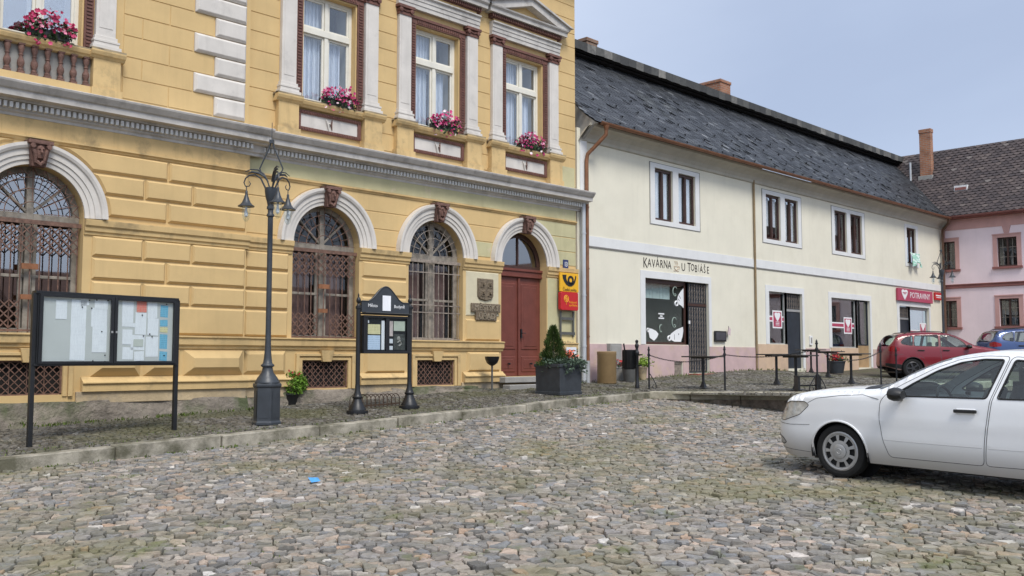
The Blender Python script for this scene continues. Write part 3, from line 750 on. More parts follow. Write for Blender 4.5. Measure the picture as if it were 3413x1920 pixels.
# barred arched windows
def arched_window(c,y,zb,zs,r,scissor,light):
    fr=MB(); g=y+.2; f2=.05
    for s in (-1,1): fr.box(c+s*r-(.10 if s>0 else 0),c+s*r+(0 if s>0 else .10),g,g+f2*1.4,zb,zs)
    arcband(fr,c,zs,[(r-.10,.06),(r-.10,0),(r,0)],28,0,g)
    fr.box(c-.055,c+.055,g-.02,g+f2,zb,zs+r-.04); fr.box(c-r,c+r,g-.012,g+f2,zs-.10,zs+.02); fr.box(c-r,c+r,g,g+f2,zb,zb+.08); fr.box(c-r+.1,c+r-.1,g+.004,g+f2,zb+.88,zb+.93)
    for s in (-1,1):
        fr.box(c+s*.10-.03,c+s*.10+.03,g+.01,g+f2,zb+.08,zs-.1); fr.bar((c+s*.04,g+.025,zs+.04),(c+s*r*.66,g+.025,zs+r*.62),.035,.04)
    win=fr.build('window',m_woodgrey,Y,bevel=.006)
    pn=MB(); pn.poly([(c-r,g+.045,zb),(c+r,g+.045,zb),(c+r,g+.045,zs),(c-r,g+.045,zs)]); halfdisc(pn,c,zs,r,g+.046); pn.build('pane',m_glasss if light else m_glass,win)
    ir=MB(); gy=y+.10; q=.0105
    for rr in ((.20,.42,.60) if scissor else (.19,.40,.58)): ringtube(ir,c,zs,rr*r/.79,q*.8,gy)
    nb=12
    for k in range(nb+1):
        a=PI*k/nb; r0,r1=((.20,.74) if k%2==0 else (.42,.72)); ir.tube([(c+r0*r/.79*math.cos(a),gy,zs+.02+r0*r/.79*math.sin(a)),(c+r1*r/.79*math.cos(a),gy,zs+.02+r1*r/.79*math.sin(a))],q*.7,4)
        if k<nb and light:
            b=PI*(k+1)/nb; mm=(a+b)/2; ir.tube([(c+.74*math.cos(a),gy,zs+.74*math.sin(a)),(c+.63*math.cos(mm),gy,zs+.63*math.sin(mm)),(c+.74*math.cos(b),gy,zs+.74*math.sin(b))],q,4)
    ir.box(c-r,c+r,gy-.02,gy+.02,zs-.16,zs-.09); ir.box(c-r,c+r,gy-.012,gy+.012,zb+.03,zb+.06)
    n=11
    for k in range(n):
        x=c-r+.05+(2*r-.1)*k/(n-1); ir.tube([(x,gy,zb),(x,gy,zs-.09)],q*(1.0 if scissor else .9),5)
    if scissor:
        st_=(2*r-.1)/(n-1)
        for (z0,nz) in ((zs-.62,3),(zb+.08,3)):
            for iz in range(nz):
                for k in range(n-1):
                    x=c-r+.05+st_*k; a=z0+iz*.145
                    if k in (4,5) and z0<1: continue
                    ir.bar((x,gy-.014,a),(x+st_,gy-.014,a+.145),.006,.02); ir.bar((x,gy-.02,a+.145),(x+st_,gy-.02,a),.006,.02)
        ir.box(c-.13,c+.12,gy-.03,gy,zb+1.01,zb+1.10,1); ir.box(c-.13,c+.08,gy-.03,gy,zb+.53,zb+.61,1)
    else:
        for z in (zb+.62,zb+.78,zb+1.5): ir.box(c-r,c+r,gy-.012,gy+.012,z,z+.02)
    ir.build('window_grille',[m_iron if scissor else m_irong,m_rust],Y)
m_rust=M('orange_rust_plate',(.24,.10,.045),.8,.3,9,.3,60)
arched_window(CL,YL,.40,2.29,.77,True,True); arched_window(CB[0],0,.385,SPR,RA,True,False); arched_window(CB[1],0,.385,SPR,RA,False,False); arched_window(-.4,YL,.40,2.29,.77,True,True)
# panes of cloth hanging inside the barred windows
cu=MB()
for c in CB[:2]:
    for s in (-1,1):
        n=14; vs=[];
        for i in range(n+1):
            x=c+s*(.14+.5*i/n); 
            for z in (.45,2.1): vs.append((x,.42+.025*math.sin(i*1.9),z))
        cu.add(vs,[(2*i,2*i+1,2*i+3,2*i+2) for i in range(n)],0,True)
m_drape=M('brownish_curtain',(.16,.10,.09),.9,.4,3,0); build_each(cu,'curtain',m_drape,Y)
# cellar vents: diamond lattice
for c,h,y in ((CL,.52,YL),(CB[0],.54,0),(CB[1],.54,0)):
    v=MB(); z0,z1=-.58,-.025; gy=y+.045; s=.125
    v.box(c-h,c+h,y+.03,y+.06,z1-.03,z1); v.box(c-h,c+h,y+.03,y+.06,z0,z0+.03); v.box(c-h,c-h+.03,y+.03,y+.06,z0,z1); v.box(c+h-.03,c+h,y+.03,y+.06,z0,z1)
    H=z1-z0; k=-int(H/s)-1
    while c-h+k*s<c+h:
        for sg in (1,-1):
            xa=c-h+k*s; xb=xa+H; za,zb_=(z0,z1) if sg>0 else (z1,z0)
            ta=max(0,(c-h-xa)/H); tb=min(1,(c+h-xa)/H)
            if tb>ta: v.bar((xa+H*ta,gy+.004*sg,za+(zb_-za)*ta),(xa+H*tb,gy+.004*sg,za+(zb_-za)*tb),.006,.014)
        k+=1
    for i in range(1,4): v.bar((c-h+2*h*i/4,gy+.012,z0),(c-h+2*h*i/4,gy+.012,z1),.006,.014)
    vv=v.build('vent_grille',m_iron,Y); b=MB(); b.poly([(c-h,y+.14,z0),(c+h,y+.14,z0),(c+h,y+.14,z1),(c-h,y+.14,z1)]); b.build('vent_back',m_dark,vv)
# door
d=MB(); c=CB[2]; g=.22
for s in (-1,1):
    x0,x1=(c-.78,c-.012) if s<0 else (c+.012,c+.78)
    d.box(x0,x1,g,g+.06,-.415,1.97)
    def pan(a,b,z0,z1):
        for k,(i_,dp) in enumerate(((0,.02),(.03,.012),(.07,.022))): boss(d,rect(a+i_,b-i_,z0+i_,z1-i_),g-.004*k,.012,dp)
    pan(x0+.09,x1-.09,.22,1.82); pan(x0+.09,x1-.09,-.32,.06)
d.box(c-.03,c+.03,g-.045,g,-.41,1.95); d.box(c-.79,c+.79,g-.06,g+.08,1.972,2.18); d.box(c-.79,c+.79,g-.09,g-.06,2.12,2.18); d.box(c-.79,c+.79,g-.075,g-.06,1.98,2.02)
dr=d.build('door',m_door,Y,bevel=.006)
h=MB(); h.box(c+.05,c+.09,g-.06,g,.50,.72); h.tube([(c+.07,g-.06,.62),(c+.07,g-.10,.62),(c+.17,g-.10,.62)],.01,6)
for s in (-1,1): h.lathe([(0,-.09),(.018,-.085),(.026,-.06),(.012,0)],(c+s*.38,g-.03,-.12),8,0,'y')
h.build('handle',m_black,dr)
f=MB(); arcband(f,c,SPR,[(RA-.12,.05),(RA-.12,0),(RA,0)],28,0,g); f.box(c-.02,c+.02,g,g+.04,2.18,SPR+RA-.1); f.box(c-.79,c+.79,g+.002,g+.05,2.181,2.26)
fl=f.build('fanlight',m_brownframe,Y); pn=MB(); halfdisc(pn,c,SPR-.05,RA,g+.03); pn.build('pane',glassmat('fanlight_glass',(.8,.85,.9),6.5),fl)
# ------------------------------------------------------------------ upper storey windows of the yellow house
def upper_window(c,y,balus=False):
    # surround: ribbed red-brown band
    rb=MB()
    for s in (-1,1):
        a,b=sorted((c+s*.66,c+s*.81)); rb.box(a,b,y-.035,y,5.10,7.47)
        n=38
        for k in range(n):
            z=5.14+k*.060; rb.box(a+.03,b-.03,y-.05,y-.035,z,z+.032)
    rb.box(c-.66,c+.66,y-.035,y,7.36,7.47); rb.box(c-.81,c+.81,y-.06,y-.001,7.471,7.53)
    k=c-.62
    while k<c+.6: rb.box(k,k+.032,y-.05,y-.035,7.39,7.45); k+=.06
    rb.build('window_surround',m_red,Y)
    # pilasters
    for s in (-1,1):
        p=MB(); a,b=c+s*.995-.165,c+s*.995+.165
        p.box(a,b,y-.09,y,5.36,7.45); p.box(a+.05,b-.05,y-.097,y-.09,5.5,7.36)
        for (o,z0,z1) in ((.075,5.12,5.19),(.045,5.19,5.25),(.055,5.25,5.29),(.025,5.29,5.36)): p.box(a-o,b+o,y-.09-o,y,z0,z1)
        pp=p.build('pilaster',m_white,Y,bevel=.008)
        q=MB(); q.box(a-.02,b+.02,y-.11,y,7.45,7.50); q.box(a-.005,b+.005,y-.10,y,7.50,7.60); q.box(a-.06,b+.06,y-.15,y,7.60,7.66)
        for e in (-1,1): q.lathe([(0,-.15),(.05,-.14),(.055,-.05),(.05,0)],((a+b)/2+e*.15,y,7.55),10,0,'y')
        q.tube([(a,y-.11,7.58),((a+b)/2,y-.115,7.53),(b,y-.11,7.58)],.02,6)
        q.build('capital',m_red,pp)
    # pedestals with caps
    pd=MB()
    for s in (-1,1):
        a,b=sorted((c+s*.79,c+s*1.24)); pd.box(a,b,y-.14,y,4.35,4.98); pd.box(a-.03,b+.03,y-.17,y,4.30,4.46)
        pd.sweepx([(y,4.95),(y-.15,4.96),(y-.17,4.99),(y-.20,5.01),(y-.22,5.06),(y-.22,5.085),(y-.14,5.12)],a-.06,b+.06)
    pd.sweepx([(y,4.93),(y-.10,4.94),(y-.115,4.97),(y-.15,4.99),(y-.17,5.04),(y-.17,5.06),(y+.15,5.085)],c-.85,c+.85)
    build_each(pd,'pedestal',m_yelw,Y)
    cp=MB()
    for s in (-1,1): cp.box(min(c+s*.73,c+s*1.30),max(c+s*.73,c+s*1.30),y-.215,y-.02,5.086,5.119)
    cp.box(c-.725,c+.725,y-.168,y+.1,5.062,5.082); build_each(cp,'sill',m_sill,Y,tol=.01)
    if not balus:
        pn=MB(); a,b=c-.76,c+.76
        pn.box(a,b,y-.05,y,4.83,4.90); pn.box(a,b,y-.05,y,4.50,4.565); pn.box(a,a+.075,y-.05,y,4.565,4.83); pn.box(b-.075,b,y-.05,y,4.565,4.83)
        k=a+.03
        while k<b-.03: pn.box(k,k+.03,y-.064,y-.05,4.52,4.55); pn.box(k,k+.03,y-.064,y-.05,4.85,4.88); k+=.06
        fr=pn.build('panel_frame',m_red,Y)
        wp=MB(); wp.box(a+.075,b-.075,y-.02,y-.001,4.565,4.83)
        wp.build('panel',m_white,fr)
        orn=MB(); orn.tube([(c-.09,y-.03,4.80),(c-.05,y-.05,4.70),(c-.02,y-.03,4.59)],[.012,.025,.01],5); orn.tube([(c+.06,y-.03,4.81),(c+.03,y-.05,4.70),(c+.06,y-.03,4.60)],[.012,.02,.008],5,1); orn.lathe([(0,-.03),(.035,0),(0,.03)],(c,y-.03,4.72),8); orn.build('ornament',[m_white,m_mask],fr)
    # entablature and pediment
    en=MB(); e=1.20
    en.sweepx([(y,7.665),(y-.10,7.665),(y-.10,7.755),(y-.115,7.76),(y-.115,7.85),(y-.13,7.855),(y-.13,7.93),(y-.17,7.96),(y-.17,7.99),(y,8.0)],c-e,c+e)
    f=1.36
    en.sweepx([(y,8.175),(y-.22,8.18),(y-.225,8.26),(y-.27,8.30),(y-.28,8.33),(y,8.335)],c-f,c+f)
    ax=8.80
    for s in (-1,1):
        # raking cornice
        q=[(c+s*(f+.06),8.335),(c+s*(f+.06),8.39),(c,ax),(c,ax-.17),(c+s*(f-.42),8.335)]
        en.prism([(x,y-.27,z) for x,z in q],(0,.268,0))
        q=[(c+s*(f+.02),8.40),(c+s*(f+.14),8.40),(c,ax+.06),(c,ax+.002)]
        en.prism([(x,y-.33,z) for x,z in q],(0,.33,0),1)
    en.build('pediment',[m_cornice,m_cornice],Y)
    fz=MB(); fz.box(c-1.12,c+1.12,y-.08,y,8.0,8.10); fz.prism([(c-.98,y-.06,8.336),(c+.98,y-.06,8.336),(c,y-.06,8.65)],(0,.06,0)); fz.build('frieze',m_yel,Y)
    dn=MB(); dn.box(c-1.24,c+1.24,y-.10,y,8.075,8.174); k=c-1.23
    while k<c+1.21: dn.box(k,k+.03,y-.17,y-.10,8.09,8.172); k+=.06
    dn.build('dentil_band',m_red,Y)
    # casement
    g=y+.14; z0,z1=5.09,7.33
    fr=MB(); 
    fr.box(c-.63,c-.56,g,g+.08,z0,z1); fr.box(c+.56,c+.63,g,g+.08,z0,z1); fr.box(c-.56,c+.56,g,g+.08,z1-.07,z1); fr.box(c-.56,c+.56,g,g+.08,z0,z0+.07)
    fr.box(c-.56,c+.56,g-.03,g+.08,6.53,6.66); fr.box(c-.045,c+.045,g-.015,g+.07,z0+.07,6.53); fr.box(c-.04,c+.04,g-.01,g+.07,6.66,z1-.07)
    for a,b in ((c-.56,c-.045),(c+.045,c+.56)):
        for p,q in ((z0+.07,6.53),(6.66,z1-.07)):
            fr.box(a,a+.045,g+.015,g+.06,p,q); fr.box(b-.045,b,g+.015,g+.06,p,q); fr.box(a+.045,b-.045,g+.016,g+.06,p,p+.045); fr.box(a+.045,b-.045,g+.016,g+.06,q-.045,q)
    w=fr.build('window',m_frame,Y,bevel=.006)
    pn=MB(); pn.box(c-.6,c+.6,g+.036,g+.042,z0+.03,z1-.03); pn.build('pane',m_glasss if balus else m_glassb,w)
    cu=MB(); n=36
    if not balus:
        for a,b,zt in ((c-.56,c-.05,6.5),(c-.02,c+.44,6.5),(c-.56,c+.10,7.3)):
            m_=26; zb=z0+.05 if zt<7 else 6.7
            vs=[]
            for i in range(m_+1):
                x=a+(b-a)*i/m_
                for z in (zb,zt): vs.append((x,g+.17+.018*math.sin(i*1.7+c),z))
            cu.add(vs,[(2*i,2*i+1,2*i+3,2*i+2) for i in range(m_)],0,True)
        build_each(cu,'curtain',m_curtain,w)
        # inner casement of the double window
    ib=MB(); ib.box(c-.62,c-.58,g+.08,g+.5,z0,z1); ib.box(c+.58,c+.62,g+.08,g+.5,z0,z1); ib.box(c-.58,c+.58,g+.45,g+.5,6.55,6.65); ib.box(c-.03,c+.03,g+.46,g+.5,z0,z1); ib.build('inner_casement',m_frame,w)
for c in CB: upper_window(c,0)
upper_window(CL,YL,True)
# balustrade under the left window
bl_=MB(); prof=[(.045,0),(.05,.03),(.03,.05),(.035,.07),(.058,.13),(.055,.17),(.03,.22),(.028,.25),(.04,.26),(.028,.275),(.03,.30),(.05,.36),(.05,.40),(.045,.42)]
k=CL-.70
i=0
while k<CL+.75: 
    b=MB(); b.lathe([(r,h*1.0) for r,h in prof],(k,YL-.06,4.50),10); b.box(k-.05,k+.05,YL-.11,YL-.01,4.46,4.50); b.box(k-.05,k+.05,YL-.11,YL-.01,4.92,4.945)
    b.build('baluster',m_mask,Y); k+=.20
bb=MB(); bb.box(CL-.79,CL+.79,YL-.012,YL,4.46,4.93); bb.build('balustrade_back',m_concrete,Y)
br=MB(); br.box(CL-.79,CL+.79,YL-.14,YL,4.34,4.455); br.build('balustrade_foot',m_yel,Y)
# eaves far above the picture
ev=MB(); ev.sweepx([(YL+a,z) for a,z in ((0,9.6),(-.1,9.65),(-.15,9.9),(-.5,9.95),(-.55,10.2),(0,10.25))],-4.1,9.0); ev.sweepx([(0,9.6),(-.1,9.65),(-.15,9.9),(-.5,9.95),(-.55,10.2),(0,10.25)],9.001,18.8); ev.build('eaves',m_white,Y)
rf=MB(); rf.prism([(-4.2,-.6,10.22),(-4.2,11.5,10.22),(-4.2,5.5,14)],(23,0,0))
m_tile=M('roof_tile',(.12,.06,.045),.85,.3,3,.5,20); rf.build('roof',m_tile,Y)
# pale drain pipe at the party wall
dp=MB(); dp.tube([(18.60,-.12,4.2),(18.60,-.12,-.55)],.062,10)
for z in (3.2,1.6,.3): dp.tube([(18.60,-.12,z),(18.60,-.12,z+.04)],.072,10)
dp.build('drain_pipe',m_zinc,Y)
# ------------------------------------------------------------------ plaques and signs
t=thing('coat_of_arms_plaque','bronze relief coat of arms plaque on the pier left of the brown door','plaque',(15.2,-.03,1.6))
p=MB(); q=[(-.25,.25),(.25,.25),(.25,-.16),(.20,-.23),(.0,-.27),(-.20,-.23),(-.25,-.16)]; boss(p,q[::-1],0,.02,.035)
rnd=random.Random(2)
for i in range(2):
    for j in range(2):
        cx,cz=-.11+.22*i,.10-.2*j
        boss(p,rect(cx-.09,cx+.09,cz-.08,cz+.08),-.033,.015,.012)
        p.tube([(cx-.05,-.05,cz-.05),(cx-.02,-.06,cz+.04),(cx+.03,-.06,cz-.02),(cx+.05,-.05,cz+.05)],.014,5); p.lathe([(0,-.02),(.025,0),(0,.02)],(cx,-.055,cz),6)
p.build('shield',m_bronze,t)
t=thing('town_hall_sign','two-tier bronze sign with raised lettering below the coat of arms','sign',(15.2,-.03,1.05))
p=MB(); p.box(-.46,.46,-.045,0,.02,.22); p.box(-.32,.34,-.045,0,-.17,.018); p.build('plate',m_bronze,t,bevel=.008)
m_bronzel=M('worn_bronze_letters',(.34,.28,.20),.55,.2,20,.2,50,metal=.3)
p=MB(); text_mesh(p,'MĚSTSKÝ',0,-.05,.115,.185,0,depth=.02,sx=1.0); text_mesh(p,'ÚŘAD',.01,-.05,-.08,.19,0,depth=.02); p.build('lettering',m_bronzel,t)
t=thing('house_number_plate','small blue enamel house number plate above the yellow post sign','sign',(18.02,-.015,2.38))
p=MB(); p.box(-.10,.10,-.012,0,-.12,.12); m_blue=M('enamel_blue',(.02,.035,.12),.35,.05,4,0); p.build('plate',m_blue,t,bevel=.004)
p=MB(); text_mesh(p,'1',-.03,-.014,.0,.17,0,depth=.003); text_mesh(p,'3',.03,-.014,.0,.17,0,depth=.003); p.build('number',m_signwhite,t)
t=thing('post_office_sign','square yellow post office sign with black horn emblem','sign',(18.02,-.10,1.90))
p=MB(); p.box(-.35,.35,-.05,0,-.225,.25); p.build('panel',m_postyel,t,bevel=.006)
p=MB(); yy=-.058
pts=[];n=26
for i in range(n+1):
    a=PI*(.98)+ (2*PI-.02-PI*.98+ .0)*i/n
    pts.append((math.cos(a)*.0,0))
# horn: flaring bell at the left, bowl below, ring in the middle, mouthpiece at the right
def strip(cl,wd,m=0):
    L=[];Rr=[]
    for i,(x,z) in enumerate(cl):
        a=Vector(cl[min(i+1,len(cl)-1)])-Vector(cl[max(i-1,0)]); a.normalize(); nx,nz=-a.y,a.x
        L.append((x+nx*wd[i],z+nz*wd[i])); Rr.append((x-nx*wd[i],z-nz*wd[i]))
    for i in range(len(cl)-1): p.prism([(L[i][0],yy,L[i][1]),(Rr[i][0],yy,Rr[i][1]),(Rr[i+1][0],yy,Rr[i+1][1]),(L[i+1][0],yy,L[i+1][1])],(0,.008,0),m)
bell=[(-.20,.20),(-.195,.12),(-.16,.05),(-.10,-.01),(-.02,-.045),(.06,-.045),(.14,-.01),(.19,.05),(.22,.12),(.235,.19)]
strip(bell,[.075,.062,.052,.046,.042,.038,.032,.026,.02,.016])
rg=[(.04+.085*math.cos(2*PI*i/20),.075+.085*math.sin(2*PI*i/20)) for i in range(21)]; strip(rg,[.03]*21)
p.build('horn_emblem',m_ink2:=M('sign_black',(.015,.013,.012),.4,.05,4,0),t)
p=MB(); text_mesh(p,'Česká pošta',0,-.054,-.17,.105,0,depth=.004,sx=1.0); p.build('lettering',m_ink2,t)
t=thing('savings_bank_sign','red rounded square sign with yellow emblem under the post sign','sign',(18.0,-.08,1.44))
p=MB(); q=[]
for (cx,cz,a0) in ((.28,.19,0),(-.28,.19,PI/2),(-.28,-.19,PI),(.28,-.19,1.5*PI)):
    for k in range(5): a=a0+PI/2*k/4; q.append((cx+.05*math.cos(a),cz+.04*math.sin(a)))
boss(p,q,0,.008,.01,base=.08); p.build('panel',m_postred,t)
p=MB()
for rr,cx,cz in ((.085,-.13,.06),(.05,-.13,.06)): ringtube(p,cx,cz,rr,.009,-.092,0,2*PI,24)
for k in range(4): a=PI/4+k*PI/2; ringtube(p,-.13+.045*math.cos(a),.06+.045*math.sin(a),.04,.006,-.092,0,2*PI,12)
p.bar((-.13,-.092,-.02),(-.13,-.092,-.09),.012,.006,up=(0,1,0))
text_mesh(p,'Poštovní',-.03,-.092,-.025,.085,0,'LEFT',.004); text_mesh(p,'spořitelna',-.03,-.092,-.10,.08,0,'LEFT',.004); p.build('emblem',m_gold:=M('emblem_yellow',(.80,.36,.02),.4,.05,4,0),t)
t=thing('sign_bracket','grey steel ladder bracket holding small notices below the red sign','bracket',(18.0,-.06,.85))
p=MB()
for s in (-.24,.24): p.box(s-.022,s+.022,-.03,0,-.42 if s<0 else -.30,.34)
p.box(-.22,.22,-.025,-.004,.12,.19); p.box(-.27,.30,-.025,-.004,-.25,-.18); p.build('frame',m_concrete2:=M('dark_grey_steel',(.09,.09,.085),.6,.15,5,.1,50),t)
t=thing('opening_hours_notice','pale yellow notice with a printed line on the pier by the zinc pipe','notice',(18.05,-.03,.42))
p=MB(); p.box(-.3,.32,-.012,0,-.18,.16); p.build('sheet',M('pale_yellow_sheet',(.72,.58,.28),.6,.05,4,0),t)
p=MB(); text_mesh(p,'OTEVŘENO',-.0,-.014,-.03,.10,0,depth=.003); p.build('print',m_ink,t)
t=thing('letter_notice','small white and red notice low on the pier behind the planter','notice',(18.15,-.03,.13))
p=MB(); p.box(-.18,.2,-.05,0,-.2,.16,0); p.box(-.14,.16,-.056,-.05,-.18,-.02,1); p.box(-.14,.16,-.056,-.05,.06,.09,2); p.build('sheet',[m_paper,m_orangep:=M('orange_red_print',(.70,.16,.10),.5,.1,4,0),m_concrete2],t)
# ------------------------------------------------------------------ flowers
def petals(mb,x,y,z,r,rnd,m,n=5,ph=None):
    nrm=Vector((rnd.gauss(0,.5),rnd.gauss(-.9,.4),rnd.gauss(.35,.4))).normalized(); u=nrm.orthogonal().normalized(); v=nrm.cross(u); c=Vector((x,y,z)); vs=[c-nrm*r*.25]
    a0=rnd.uniform(0,6)
    for k in range(n*2):
        a=a0+PI*k/n; q=r*(1 if k%2==0 else .72); vs.append(c+(u*math.cos(a)+v*math.sin(a))*q)
    mb.add(vs,[(0,1+k,1+(k+1)%(2*n)) for k in range(2*n)],m)
def leaves(mb,n,cf,size,rnd,m=0,up=.3,asp=.55):
    for k in range(n):
        c=Vector(cf()); d=Vector((rnd.gauss(0,1),rnd.gauss(0,1),rnd.gauss(up,.8))).normalized(); u=d.orthogonal().normalized(); q=u*math.cos(a:=rnd.uniform(0,6.28))+d.cross(u)*math.sin(a); L=size*rnd.uniform(.6,1.3); wdt=L*asp/2
        nn=d.cross(q)*.12*L
        mb.add([c,c+d*L*.45+q*wdt+nn,c+d*L,c+d*L*.45-q*wdt+nn],[(0,1,2,3)],m)
def flower_box(c,y,z,w,label,mat,seed,h=.33):
    rnd=random.Random(seed); t=thing('flower_box',label,'flower box',(c,y,z),group='flower boxes on the window sills')
    b=MB(); b.box(-w/2,w/2,-.10,.10,0,.14); b.build('box',m_trim,t,bevel=.01)
    l=MB(); leaves(l,330,lambda:(rnd.uniform(-w/2-.05,w/2+.05),rnd.gauss(-.05,.08),rnd.uniform(-.05,h*.75)),.085,rnd); l.build('foliage',m_leaf,t)
    f=MB()
    for k in range(170):
        x=rnd.uniform(-1,1); zz=.10+h*(1-.55*x*x)*rnd.uniform(.0,1.0)-(.22 if rnd.random()<.18 else 0); petals(f,x*(w/2+.08),rnd.gauss(-.11,.06),zz,rnd.uniform(.026,.045),rnd,0)
    f.build('blossoms',mat,t)
flower_box(5.36,YL-.08,5.09,.60,'window box of dark pink and white flowers on the sill above the balustrade',m_crimson,1,.36)
flower_box(11.02,-.06,5.085,.66,'window box of pink flowers on the sill nearest above the street lamp',m_magenta,2)
flower_box(13.86,-.06,5.085,.66,'window box of magenta flowers on the middle of the three pedimented windows',m_magenta,3)
flower_box(16.66,-.06,5.085,.72,'window box of magenta flowers on the window closest to the slate roofed house',m_magenta,4)
# ------------------------------------------------------------------ cream house
C_=thing('cream_cafe_house','long cream plastered house with a black slate roof and cafe and grocery shopfronts','building',(28,0,-.5),off=1)
XC=42.98
uw=[(21.85,22.72),(23.0,23.87),(27.95,28.90),(29.2,30.1),(32.8,33.78),(34.08,35.05),(39.2,40.12)]
ops=[opening(a,b,3.93,5.42) for a,b in uw]
ops+=[opening(21.35,23.42,.40,2.25),opening(23.42,24.5,-.42,2.25),opening(28.03,29.2,.48,2.21),opening(29.2,30.25,-.33,2.21),opening(32.4,34.47,.40,2.2),opening(34.47,35.55,-.33,2.2),opening(38.26,39.33,-.33,2.14),opening(39.33,41.3,.35,2.14),opening(22.70,23.10,-.50,-.10)]
wl=MB(); wall(wl,18.5,XC,-1.2,6.0,ops,0,0,.16)
wl.poly([(18.5,9,-1.2),(18.5,0,-1.2),(18.5,0,6),(18.5,9,6)]); wl.poly([(XC+3,9,-1.2),(18.5,9,-1.2),(18.5,9,6),(XC+3,9,6)])
wl.build('wall',m_cream,C_)
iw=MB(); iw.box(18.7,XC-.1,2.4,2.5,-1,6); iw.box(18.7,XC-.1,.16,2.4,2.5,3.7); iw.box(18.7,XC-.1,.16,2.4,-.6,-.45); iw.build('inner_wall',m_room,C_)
# pink and peach base coat, trims, bands
b=MB()
for xa,xb,zt in ((18.9,21.34,.385),(21.34,23.41,.385),(24.51,27.3,.36),(30.45,32.2,.36),(35.75,38.0,.36)):
    if xa<22.7<xb: b.box(xa,22.68,-.018,0,-1,zt); b.box(23.12,xb,-.018,0,-1,zt); b.box(22.68,23.12,-.018,0,-.09,zt)
    else: b.box(xa,xb,-.018,0,-1,zt)
build_each(b,'base_coat',m_pinkbase,C_,tol=.0)
b=MB(); b.box(27.32,29.19,-.02,0,-1,.47); b.box(32.3,34.46,-.02,0,-1,.395); b.box(39.34,41.5,-.02,0,-1,.34); build_each(b,'peach_base_coat',m_peach,C_)
tr_=MB()
for i in range(0,6,2):
    a,b_=uw[i][0],uw[i+1][1]; w=.21; z0,z1=3.93,5.42
    tr_.box(a-w,a,-.018,0,z0-.13,z1+.13); tr_.box(b_,b_+w,-.018,0,z0-.13,z1+.13); tr_.box(a,b_,-.018,0,z1,z1+.13); tr_.box(a,b_,-.018,0,z0-.13,z0); tr_.box(uw[i][1],uw[i+1][0],-.018,0,z0,z1)
a,b_=uw[6]; tr_.box(a-.2,a,-.018,0,3.8,5.55); tr_.box(b_,b_+.24,-.018,0,3.8,5.55); tr_.box(a,b_,-.018,0,5.42,5.55); tr_.box(a,b_,-.018,0,3.8,3.93)
for a,b_,zt,zl,zr in ((21.35,24.5,2.25,.40,.36),(28.03,30.25,2.21,.48,-.33),(32.4,35.55,2.2,.40,-.33),(38.26,41.3,2.14,-.33,.35)):
    tr_.box(a-.22,a,-.02,0,zl,zt+.2); tr_.box(b_,b_+.14,-.02,0,zr,zt+.2); tr_.box(a,b_,-.02,0,zt,zt+.2)
tr_.box(18.86,XC,-.016,0,2.94,3.2); tr_.box(18.6,18.86,-.03,0,-1,5.8)
build_each(tr_,'trim',m_cwhite,C_,tol=.0)
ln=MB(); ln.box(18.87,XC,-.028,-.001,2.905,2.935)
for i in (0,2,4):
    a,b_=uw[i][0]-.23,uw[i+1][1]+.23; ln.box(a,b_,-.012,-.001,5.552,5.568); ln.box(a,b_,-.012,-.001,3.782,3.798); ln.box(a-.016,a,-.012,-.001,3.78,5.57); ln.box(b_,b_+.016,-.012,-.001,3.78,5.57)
build_each(ln,'grey_line',M('grey_line_paint',(.22,.21,.20),.8,.2,4,0),C_)  # thin grey strips below the band and around the window trims
cv=MB(); cv.sweepx([(0,5.66),(-.05,5.68),(-.06,5.76),(-.12,5.86),(-.24,5.95),(-.40,6.0),(-.42,6.06)],18.55,XC-.1); cv.build('eaves_moulding',M('shaded_grey_cream',(.47,.44,.37),.85,.1,2,.2,60,streak=.25),C_)  # greyish cove, its colour darkened further for the shade under the eaves
m_lace=M('pale_net_curtain',(.78,.80,.84),.9,.1,6,0)
for k,(a,b_) in enumerate(uw):
    f=MB(); g=.07; z0,z1=3.94,5.41; m_=(a+b_)/2
    f.box(a,a+.05,g-.02,g+.05,z0,z1); f.box(b_-.05,b_,g-.02,g+.05,z0,z1); f.box(a+.05,b_-.05,g-.02,g+.05,z1-.07,z1); f.box(a+.05,b_-.05,g-.02,g+.05,z0,z0+.06); f.box(m_-.04,m_+.04,g-.03,g+.05,z0+.06,z1-.07)
    w=f.build('window',m_brownframe,C_,bevel=.005); p=MB(); p.box(a+.05,b_-.05,g+.02,g+.025,z0+.05,z1-.05); p.build('pane',m_glass,w)
    if k in (0,1,2,3):
        c=MB()
        for xa,xb in ((a+.03,m_-.05),(m_+.04,b_-.07)):
            vs=[]; n=10; zb=z0+.06 if k!=2 else z0+.45
            for i in range(n+1):
                x=xa+(xb-xa)*i/n
                for z in (zb,z1-.08): vs.append((x,g+.075+.012*math.sin(i*2.1),z))
            c.add(vs,[(2*i,2*i+1,2*i+3,2*i+2) for i in range(n)],0,True)
        c.build('curtain',m_lace,w)
    elif k==4:
        c=MB(); c.box(a+.35,b_-.3,g+.1,g+.11,4.55,5.3); c.build('curtain',m_lace,w)
